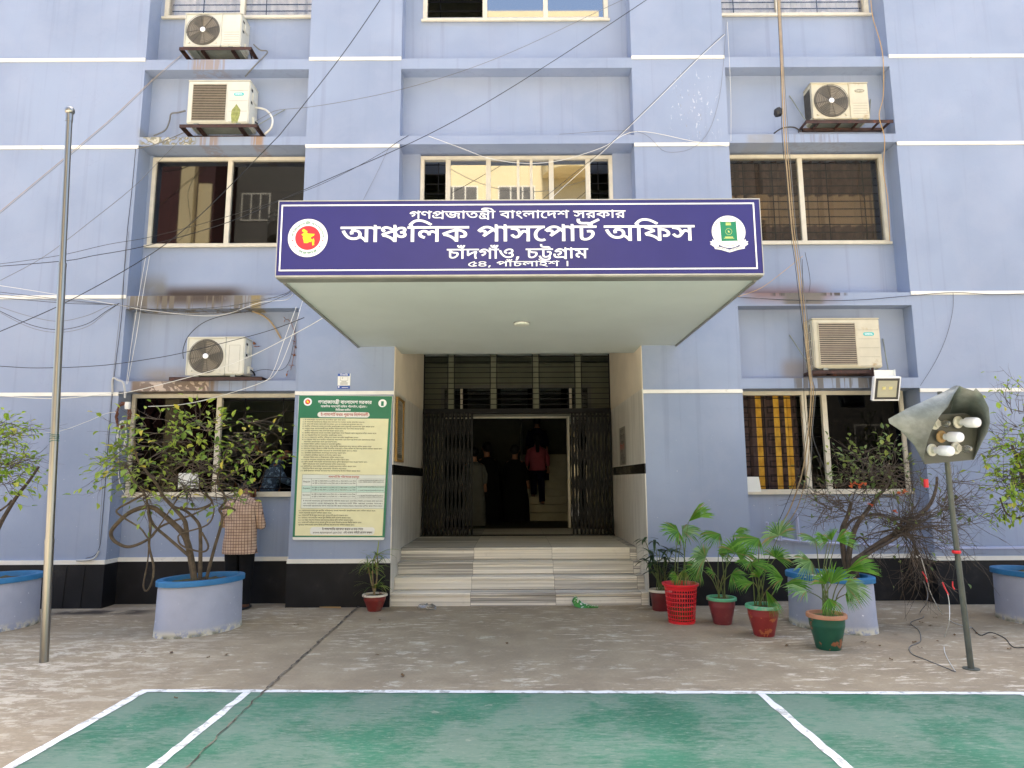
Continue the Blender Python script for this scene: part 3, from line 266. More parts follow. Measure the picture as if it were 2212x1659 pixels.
423=565=270,616 331,611 382,597 423,574 452,541 470,501 476,453 467,396 424,330 355,287 272,268 174,275 116,300 72,342 49,400 54,491 79,536 139,584 216,611|274,554 196,540 157,516 131,481 126,407 155,362 180,347 248,335 300,342 345,361 391,412 400,457 386,510 343,543|129,549 288,472 422,371 388,313 247,420 82,499|575,622 575,551 404,551 275,569 175,555 -10,551 -10,622|393,622 384,666 359,691 152,703 103,715 65,736 35,768 17,809 16,912 90,907 90,830 105,802 129,784 191,772 353,767 413,747 448,708 465,622|301,-12 247,-8 166,28 124,96 119,139 129,186 157,228 202,266 295,315 387,303 252,223 216,190 196,136 203,101 222,78 268,62 332,60 378,70 412,89 434,113 441,139 432,166 403,190 452,246 507,200 522,147 496,68 450,26 385,-2
307=726=224,87 156,110 94,181 152,218 197,168 233,164 255,176 311,244 320,289 314,340 295,381 266,410 227,425 185,426 158,414 144,391 152,333 80,316 66,356 65,413 98,465 135,485 202,496 272,485 328,452 366,398 379,363 387,240 339,268 402,342 489,398 609,436 662,379 623,288 609,192 618,102 644,10 569,-7 549,63 532,170 532,232 550,315 572,368 599,362 498,327 423,269 292,108 261,92|70,601 116,589 177,557 212,519 227,468 148,465 118,522 46,556|482,431 440,435 368,469 338,498 292,574 374,588 417,516 456,497 503,496 533,510 547,535 545,570 521,597 608,606 624,548 605,482 554,444|736,622 736,551 -10,551 -10,622
134=682=-10,551 -10,622 692,622 692,551|438,556 438,508 437,518 478,509 587,465 640,419 658,391 669,360 670,295 642,244 618,225 549,210 497,215 501,285 554,285 584,298 595,320 592,358 556,402 525,421 437,446 439,452 439,125 362,125 315,185 256,231 152,277 74,292 37,382 151,438 309,499 381,519 362,479 362,555|362,474 382,446 263,407 118,342 111,356 215,328 299,280 365,222
32=712=722,622 722,551 356,551 357,354 372,322 406,317 432,328 477,366 529,433 589,442 625,378 648,312 653,204 628,132 607,101 548,53 466,27 374,27 294,47 222,90 189,122 101,258 29,465 105,485 156,324 215,210 284,138 366,104 462,104 503,118 561,169 575,204 579,272 568,320 535,373 581,392 520,308 478,271 415,244 351,248 307,279 284,328 279,551 -10,551 -10,622
357=721=507,304 412,324 302,408 263,416 236,398 230,375 235,352 272,308 217,253 157,332 148,380 156,424 177,456 208,477 244,488 287,487 351,462 466,377 504,371 541,379 566,402 572,467 554,514 504,575 583,591 640,504 651,442 644,388 623,348 588,320|731,622 731,551 -10,551 -10,622|421,-55 311,-41 260,-22 169,39 90,140 24,284 99,307 178,146 243,76 322,34 417,20 513,35 544,54 577,108 575,183 559,216 532,240 457,253 424,240 406,215 412,149 337,135 324,206 344,268 397,306 468,319 542,308 598,276 636,230 655,172 654,102 630,37 583,-13 550,-31 513,-44
292=796=507,556 507,508 506,518 549,510 628,482 693,440 737,384 748,350 750,288 736,244 709,212 646,188 564,191 570,263 626,263 658,276 673,300 670,346 630,397 554,433 506,444 508,452 508,125 437,125 360,198 294,238 217,268 129,286 92,375 253,451 413,509 449,519 431,479 431,555|431,474 451,446 294,391 172,334 162,350 307,306 388,259 435,219|806,622 806,551 -10,551 -10,622|176,183 254,162 306,109 334,142 389,151 420,134 469,83 434,114 434,147 508,147 508,-43 431,-43 431,109 464,17 416,75 383,85 348,63 344,3 283,0 267,60 252,83 233,101 183,115 139,100 123,64 142,18 207,-16 178,-84 108,-49 61,0 49,31 49,99 61,127 109,169
367=887=897,622 897,551 792,551 792,0 715,0 715,353 738,290 670,365 640,375 614,367 484,168 435,133 375,128 324,147 275,194 240,244 301,281 358,210 385,203 417,212 463,264 551,412 601,447 662,441 741,374 721,373 715,551 -10,551 -10,622|509,302 478,271 458,382 425,442 386,468 267,495 292,571 416,528 457,505 487,474 508,435 519,385 522,355|207,445 271,437 371,396 513,290 476,246 303,356 218,373 170,365 139,343 130,287 146,258 202,223 165,152 130,169 101,190 60,244 48,335 68,382 103,417 151,438
62=346=283,622 274,665 250,691 82,708 22,736 -8,768 -26,809 -27,912 47,907 51,819 86,784 266,763 319,734 345,690 355,622|356,622 356,551 292,534 223,483 163,404 137,338 130,217 165,122 203,87 246,71 297,71 348,92 383,31 326,3 224,-1 152,28 97,84 76,120 52,209 52,313 80,408 131,488 200,549 280,588 216,555 -10,551 -10,622
430=641=346,616 407,611 458,597 499,574 528,541 546,501 552,453 543,396 500,330 431,287 348,268 250,275 192,300 148,342 125,400 130,491 155,536 215,584 292,611|350,554 272,540 233,516 207,481 202,407 231,362 256,347 324,335 376,342 421,361 467,412 476,457 462,510 419,543|205,549 364,472 498,371 464,313 323,420 158,499|651,622 651,551 480,551 351,569 251,555 -10,551 -10,622|469,622 460,666 435,691 228,703 179,715 141,736 111,768 93,809 92,912 166,907 166,830 181,802 205,784 267,772 429,767 489,747 524,708 541,622|377,-12 323,-8 242,28 200,96 195,139 205,186 233,228 278,266 371,315 463,303 328,223 292,190 272,136 279,101 298,78 344,62 408,60 454,70 488,89 510,113 517,139 508,166 479,190 528,246 583,200 598,147 572,68 526,26 461,-2|542,-234 467,-234 444,-186 389,-150 210,-165 150,-156 112,-139 67,-91 48,-42 41,40 53,114 130,104 119,35 124,-29 140,-62 164,-82 228,-93 367,-77 431,-98 465,-130 467,18 542,73
469=922=932,622 932,551 276,551 276,253 262,273 353,357 526,459 592,486 657,422 626,354 606,254 610,88 639,-40 564,-59 530,126 526,223 548,364 570,410 582,405 435,326 258,175 199,215 199,551 -10,551 -10,622|422,100 496,86 562,40 564,-59 537,-10 517,7 465,26 393,25 231,1 145,16 89,52 62,89 46,167 55,232 132,223 124,179 130,130 147,101 174,83 252,74|757,164 687,179 646,207 610,253 580,317 617,385 652,298 695,249 747,233 790,248 808,276 806,325 784,359 714,389 729,463 782,447 829,419 864,381 884,330 882,261 851,201 825,180
163=681=500,300 456,304 384,338 331,398 312,437 324,439 302,375 276,337 242,310 197,300 142,310 108,331 37,417 98,453 132,403 158,382 186,376 216,383 240,405 258,446 271,551 340,551 370,461 407,409 458,377 522,373 565,404 571,467 538,537 503,575 583,591 640,504 649,464 646,401 632,366 580,317|691,622 691,551 -10,551 -10,622
153=369=195,490 251,484 302,466 428,369 375,316 321,368 263,405 207,418 151,401 131,371 130,333 146,304 202,269 165,198 101,236 60,290 48,381 68,428 102,462 147,483|-10,551 -10,622 379,622 379,551
59=0=-355,-80 -105,25 -79,-41 -277,-114 -290,-102 -116,-138 35,-214 -1,-271 -171,-190 -321,-160
424=704=395,0 338,5 241,47 202,81 149,168 167,235 281,260 324,287 350,317 372,378 377,444 355,551 -10,551 -10,622 313,622 262,702 242,776 265,852 331,917 382,861 327,799 324,743 344,700 404,622 714,622 714,551 478,553 563,455 622,355 637,299 639,195 613,115 563,53 490,14|394,74 462,85 511,116 543,161 561,244 555,304 535,364 473,461 406,536 423,532 443,454 445,381 426,309 397,264 351,224 286,192 199,168 213,229 234,167 269,121 315,90|209,560 164,528 132,487 121,440 130,394 176,352 246,336 342,343 403,371 366,305 284,273 206,271 114,305 72,348 57,374 46,436 68,516 125,573|136,549 243,501 387,402 426,365 396,316 252,422 88,499
370=848=192,471 273,456 360,399 400,358 399,268 339,334 272,382 207,399 167,391 138,369 128,331 146,285 202,250 165,179 101,218 60,271 50,301 48,363 68,411 102,444 146,464|858,622 858,551 452,551 454,158 465,123 483,105 550,98 620,129 677,183 712,251 719,299 703,348 650,364 597,357 586,428 654,439 715,433 753,414 790,359 794,264 747,153 670,75 614,44 553,26 496,25 439,43 412,63 386,109 375,191 375,551 -10,551 -10,622|675,622 666,666 641,691 427,703 378,715 340,736 310,768 292,809 291,912 365,907 369,819 404,784 466,772 635,767 695,747 730,708 747,622
156=510=520,622 520,551 -10,551 -10,622|450,556 450,125 373,125 324,185 263,231 155,277 74,292 37,382 193,454 354,509 392,519 373,479 373,555|373,474 394,445 269,407 117,342 110,356 167,345 264,306 376,222
i84=722=315,0 139,0 139,82 365,86 414,97 492,142 521,174 559,258 572,365 560,471 522,554 459,612 418,631 318,646 135,646 135,728 324,728 452,708 552,651 622,559 644,502 658,437 658,293 622,170 590,119 551,77 448,20|181,728 181,0 88,0 88,728
i614=583=307,-12 211,4 135,50 105,83 65,166 51,269 64,372 104,456 167,517 206,537 296,553 354,546 409,527 480,468 525,370 534,280 534,243 110,243 110,317 487,317 446,290 438,356 416,411 355,464 265,472 212,450 172,412 142,333 142,217 161,152 196,105 246,76 328,67 398,92 440,150 525,127 501,77 436,19 376,-4
i843=612=77,-204 77,546 162,546 162,458 172,458 210,510 269,545 330,553 414,538 483,493 532,421 548,376 562,271 549,166 532,121 483,49 451,23 374,-8 298,-10 247,6 165,84 165,-204|317,67 378,79 424,115 455,169 472,272 465,343 425,427 379,462 317,474 257,463 212,430 181,378 164,272 172,198 195,137 258,79
i507=562=230,-13 165,-4 87,41 55,91 47,121 52,210 76,250 133,288 382,337 395,354 391,410 374,441 346,463 282,476 198,455 144,396 60,423 94,480 167,531 223,548 320,550 388,532 430,505 475,434 484,360 484,0 398,0 392,74 375,48 330,11 286,-7|245,65 303,73 365,114 395,175 396,273 347,255 212,234 149,200 132,151 147,104 187,75
i852=376=77,0 77,546 162,546 168,462 199,510 249,543 354,552 354,464 301,469 253,461 212,440 183,407 165,342 165,0
i889=327=292,546 292,471 10,471 10,546|92,676 180,676 181,119 207,79 244,71 289,77 307,3 298,0 242,-7 161,10 109,59 96,93
i766=876=77,0 77,546 163,546 163,424 156,424 177,476 209,515 248,541 316,556 353,552 412,519 450,460 460,423 448,423 468,473 502,512 547,540 599,554 658,553 713,535 738,519 776,473 789,443 799,368 799,0 711,0 707,401 678,450 629,473 601,476 537,460 507,435 488,399 482,0 394,0 391,403 364,448 342,463 287,476 246,469 210,449 173,395 165,344 165,0
i773=591=165,327 165,0 77,0 77,546 162,546 162,414 150,414 193,495 253,539 329,553 364,550 397,543 451,512 490,462 511,390 514,0 426,0 426,339 422,378 393,438 338,470 278,472 232,457 183,407
i1422=269=
i790=600=299,-12 208,4 135,50 82,122 54,216 51,270 65,374 106,458 169,518 252,549 299,553 391,537 465,491 518,419 535,374 549,270 535,167 518,122 465,50 391,4|299,67 364,79 412,116 443,170 460,270 443,370 412,425 364,461 299,474 235,461 188,425 157,371 140,270 157,170 188,116 235,79
i647=370=331,546 331,471 10,471 10,546|117,0 117,619 127,675 156,717 197,746 247,760 324,757 354,747 330,672 283,680 238,671 213,644 207,623 205,0
i234=441=45,0 45,82 174,82 174,646 45,646 45,728 396,728 396,646 267,646 267,82 396,82 396,0
i689=242=77,0 77,546 165,546 165,0|122,635 91,643 63,678 69,723 106,750 152,744 181,709 175,664 152,643
i658=613=298,-216 225,-209 166,-189 120,-160 74,-104 145,-59 187,-105 243,-133 298,-139 375,-125 406,-108 444,-50 448,100 401,49 342,16 239,12 164,40 104,94 64,173 51,275 64,378 103,461 130,493 200,538 283,553 344,545 403,510 442,458 451,458 451,546 536,546 536,-14 522,-97 481,-156 452,-178 381,-206|296,87 355,97 401,127 432,175 449,277 442,349 401,430 356,463 296,474 234,462 188,428 157,376 140,277 148,208 189,129 235,98
i1425=644=283,-10 196,2 127,37 100,61 63,120 51,190 59,248 103,317 329,493 372,548 376,579 366,620 336,649 291,659 242,647 210,616 198,570 211,518 293,406 628,0 522,0 177,416 128,490 110,570 132,655 169,698 194,713 288,734 354,725 427,679 462,606 459,536 432,480 403,448 196,289 159,249 141,187 158,124 187,93 251,69 305,69 360,85 410,115 469,186 493,248 501,321 585,321 578,236 557,174 478,67 389,9
i375=639=88,0 88,728 390,724 477,697 510,674 558,613 582,538 582,454 558,378 510,318 477,294 391,267 161,263 161,345 369,347 447,379 477,419 491,468 491,524 477,573 447,612 399,637 332,646 181,646 181,0
i871=528=263,-12 193,-4 135,17 74,76 53,132 136,152 146,125 180,86 262,65 328,76 372,107 383,127 385,166 351,207 171,258 134,277 105,299 73,357 72,424 115,499 200,544 271,553 339,545 392,523 431,490 468,421 388,401 367,438 330,467 241,476 191,456 173,439 158,399 168,364 221,329 333,301 414,269 462,220 478,154 466,95 430,45 341,-2
i141=746=385,-10 266,10 170,70 132,113 78,224 60,363 78,503 131,614 214,692 264,717 379,737 487,720 577,671 642,596 678,500 583,500 540,580 491,623 451,641 405,650 339,648 264,618 231,593 181,521 153,422 153,305 164,252 204,167 265,109 302,91 385,76 461,88 494,102 547,147 581,211 593,290 621,285 404,285 404,366 684,366 679,229 666,176 616,88 581,54 492,6
i980=562=235,0 26,546 123,546 251,189 297,25 265,25 323,222 439,546 536,546 327,0
i670=591=165,327 165,0 77,0 77,728 165,728 165,414 150,414 193,495 253,539 329,553 364,550 397,543 452,512 491,462 512,390 514,0 426,0 426,339 422,378 393,438 338,470 278,472 232,457 183,407
i751=275=200,-4 131,11 91,54 81,85 77,728 165,728 166,120 182,82 246,79 263,4
i1484=300=113,451 103,728 197,728 187,451
i384=644=88,0 88,728 390,724 477,698 510,677 558,619 582,545 582,461 558,388 510,331 477,310 391,285 140,282 140,365 369,367 447,394 477,429 491,476 491,531 477,578 447,615 399,638 181,646 181,0|506,0 330,328 435,328 613,0
i915=591=262,-7 165,16 118,56 87,118 77,199 77,546 165,546 169,168 198,108 253,76 289,72 359,89 394,119 418,163 426,219 426,546 514,546 514,0 429,0 429,132 441,132 422,86 369,24 336,7
i578=612=331,-12 247,6 211,32 172,84 162,84 162,0 77,0 77,728 165,728 165,458 210,510 246,535 297,551 374,549 414,538 483,493 532,421 548,376 562,271 549,166 532,121 483,49 451,23 374,-8|317,67 378,79 424,115 455,169 472,272 465,343 425,427 379,462 317,474 257,463 212,430 181,378 164,272 172,198 195,137 258,79
i586=571=299,-12 208,4 135,50 82,122 54,216 51,270 65,374 106,458 169,518 252,549 299,553 374,542 438,513 488,466 521,402 436,378 399,438 333,471 265,471 209,446 157,371 142,305 148,201 171,141 209,95 235,79 299,67 350,74 390,95 412,115 438,167 522,144 490,78 440,30 375,-1
i65=654=88,0 88,728 394,725 471,701 502,682 545,632 567,569 569,535 562,479 541,438 450,375 496,364 540,335 588,262 595,159 573,95 526,45 454,11 354,0|181,82 352,82 443,97 472,115 504,165 506,219 490,262 437,312 386,328 181,330|181,408 366,410 431,435 462,467 478,509 477,563 466,589 448,613 387,642 181,646
i597=612=282,-12 238,-8 162,23 129,49 80,121 54,216 54,327 64,376 80,421 130,493 162,519 239,549 315,551 367,535 402,510 447,458 447,728 535,728 535,0 450,0 450,84 440,84 401,32 365,6|295,67 354,79 400,113 431,166 448,272 441,346 400,430 355,463 295,474 234,462 188,427 157,375 140,272 157,169 188,115 234,79
i95=601=88,0 88,728 531,728 531,646 181,646 181,408 507,408 507,326 181,326 181,82 536,82 536,0
i993=546=32,0 247,314 247,247 43,546 146,546 299,294 253,294 405,546 505,546 301,243 301,308 514,0 412,0 249,263 295,263 133,0
i397=642=321,-13 225,-1 149,32 118,56 75,116 57,190 152,190 166,142 197,107 241,83 293,72 353,72 409,86 455,114 484,152 492,222 460,271 400,302 208,362 163,386 99,448 83,487 81,572 92,608 135,669 165,693 239,726 327,737 415,726 488,693 541,643 571,579 575,544 484,544 476,577 434,626 365,652 294,654 242,640 187,598 167,537 178,493 227,449 444,378 511,342 564,284 585,198 582,160 554,91 500,36 422,0
i984=818=200,0 34,546 127,546 254,57 239,57 259,151 363,546 457,546 580,57 564,57 574,106 691,546 784,546 619,0 531,0 399,487 419,487 287,0
i1376=269=136,-6 90,13 70,60 90,106 136,125 183,106 202,60 183,13
i300=753=88,0 88,728 197,728 502,249 595,76 582,76 573,227 573,728 666,728 666,0 555,0 279,433 155,649 172,649 177,549 181,0
i2=690=25,0 290,728 397,728 665,0 567,0 403,461 334,684 352,684 320,574 124,0|158,203 158,284 532,284 532,203
i281=565=88,0 88,728 181,728 181,82 518,82 518,0
i73=730=382,-10 322,-5 216,35 133,113 101,164 78,224 60,363 78,503 101,563 133,614 216,692 322,732 382,737 487,721 575,674 640,599 676,499 583,499 568,545 528,598 472,634 406,650 340,648 264,618 231,593 181,521 153,422 153,305 181,206 204,167 265,109 340,80 406,77 451,86 510,115 543,145 568,183 583,229 676,229 640,129 575,54 487,7
i321=765=383,-10 267,10 171,70 133,113 78,224 60,363 78,503 133,614 171,657 267,717 383,737 443,732 549,692 632,614 687,503 705,363 687,224 632,113 549,35 443,-5|383,76 425,80 500,109 561,167 601,252 615,363 601,475 561,561 533,593 464,637 383,651 301,637 232,593 204,560 164,475 150,363 164,252 204,167 265,109 301,91
i411=646=48,646 48,728 598,728 598,646 370,646 370,0 277,0 277,646
"""
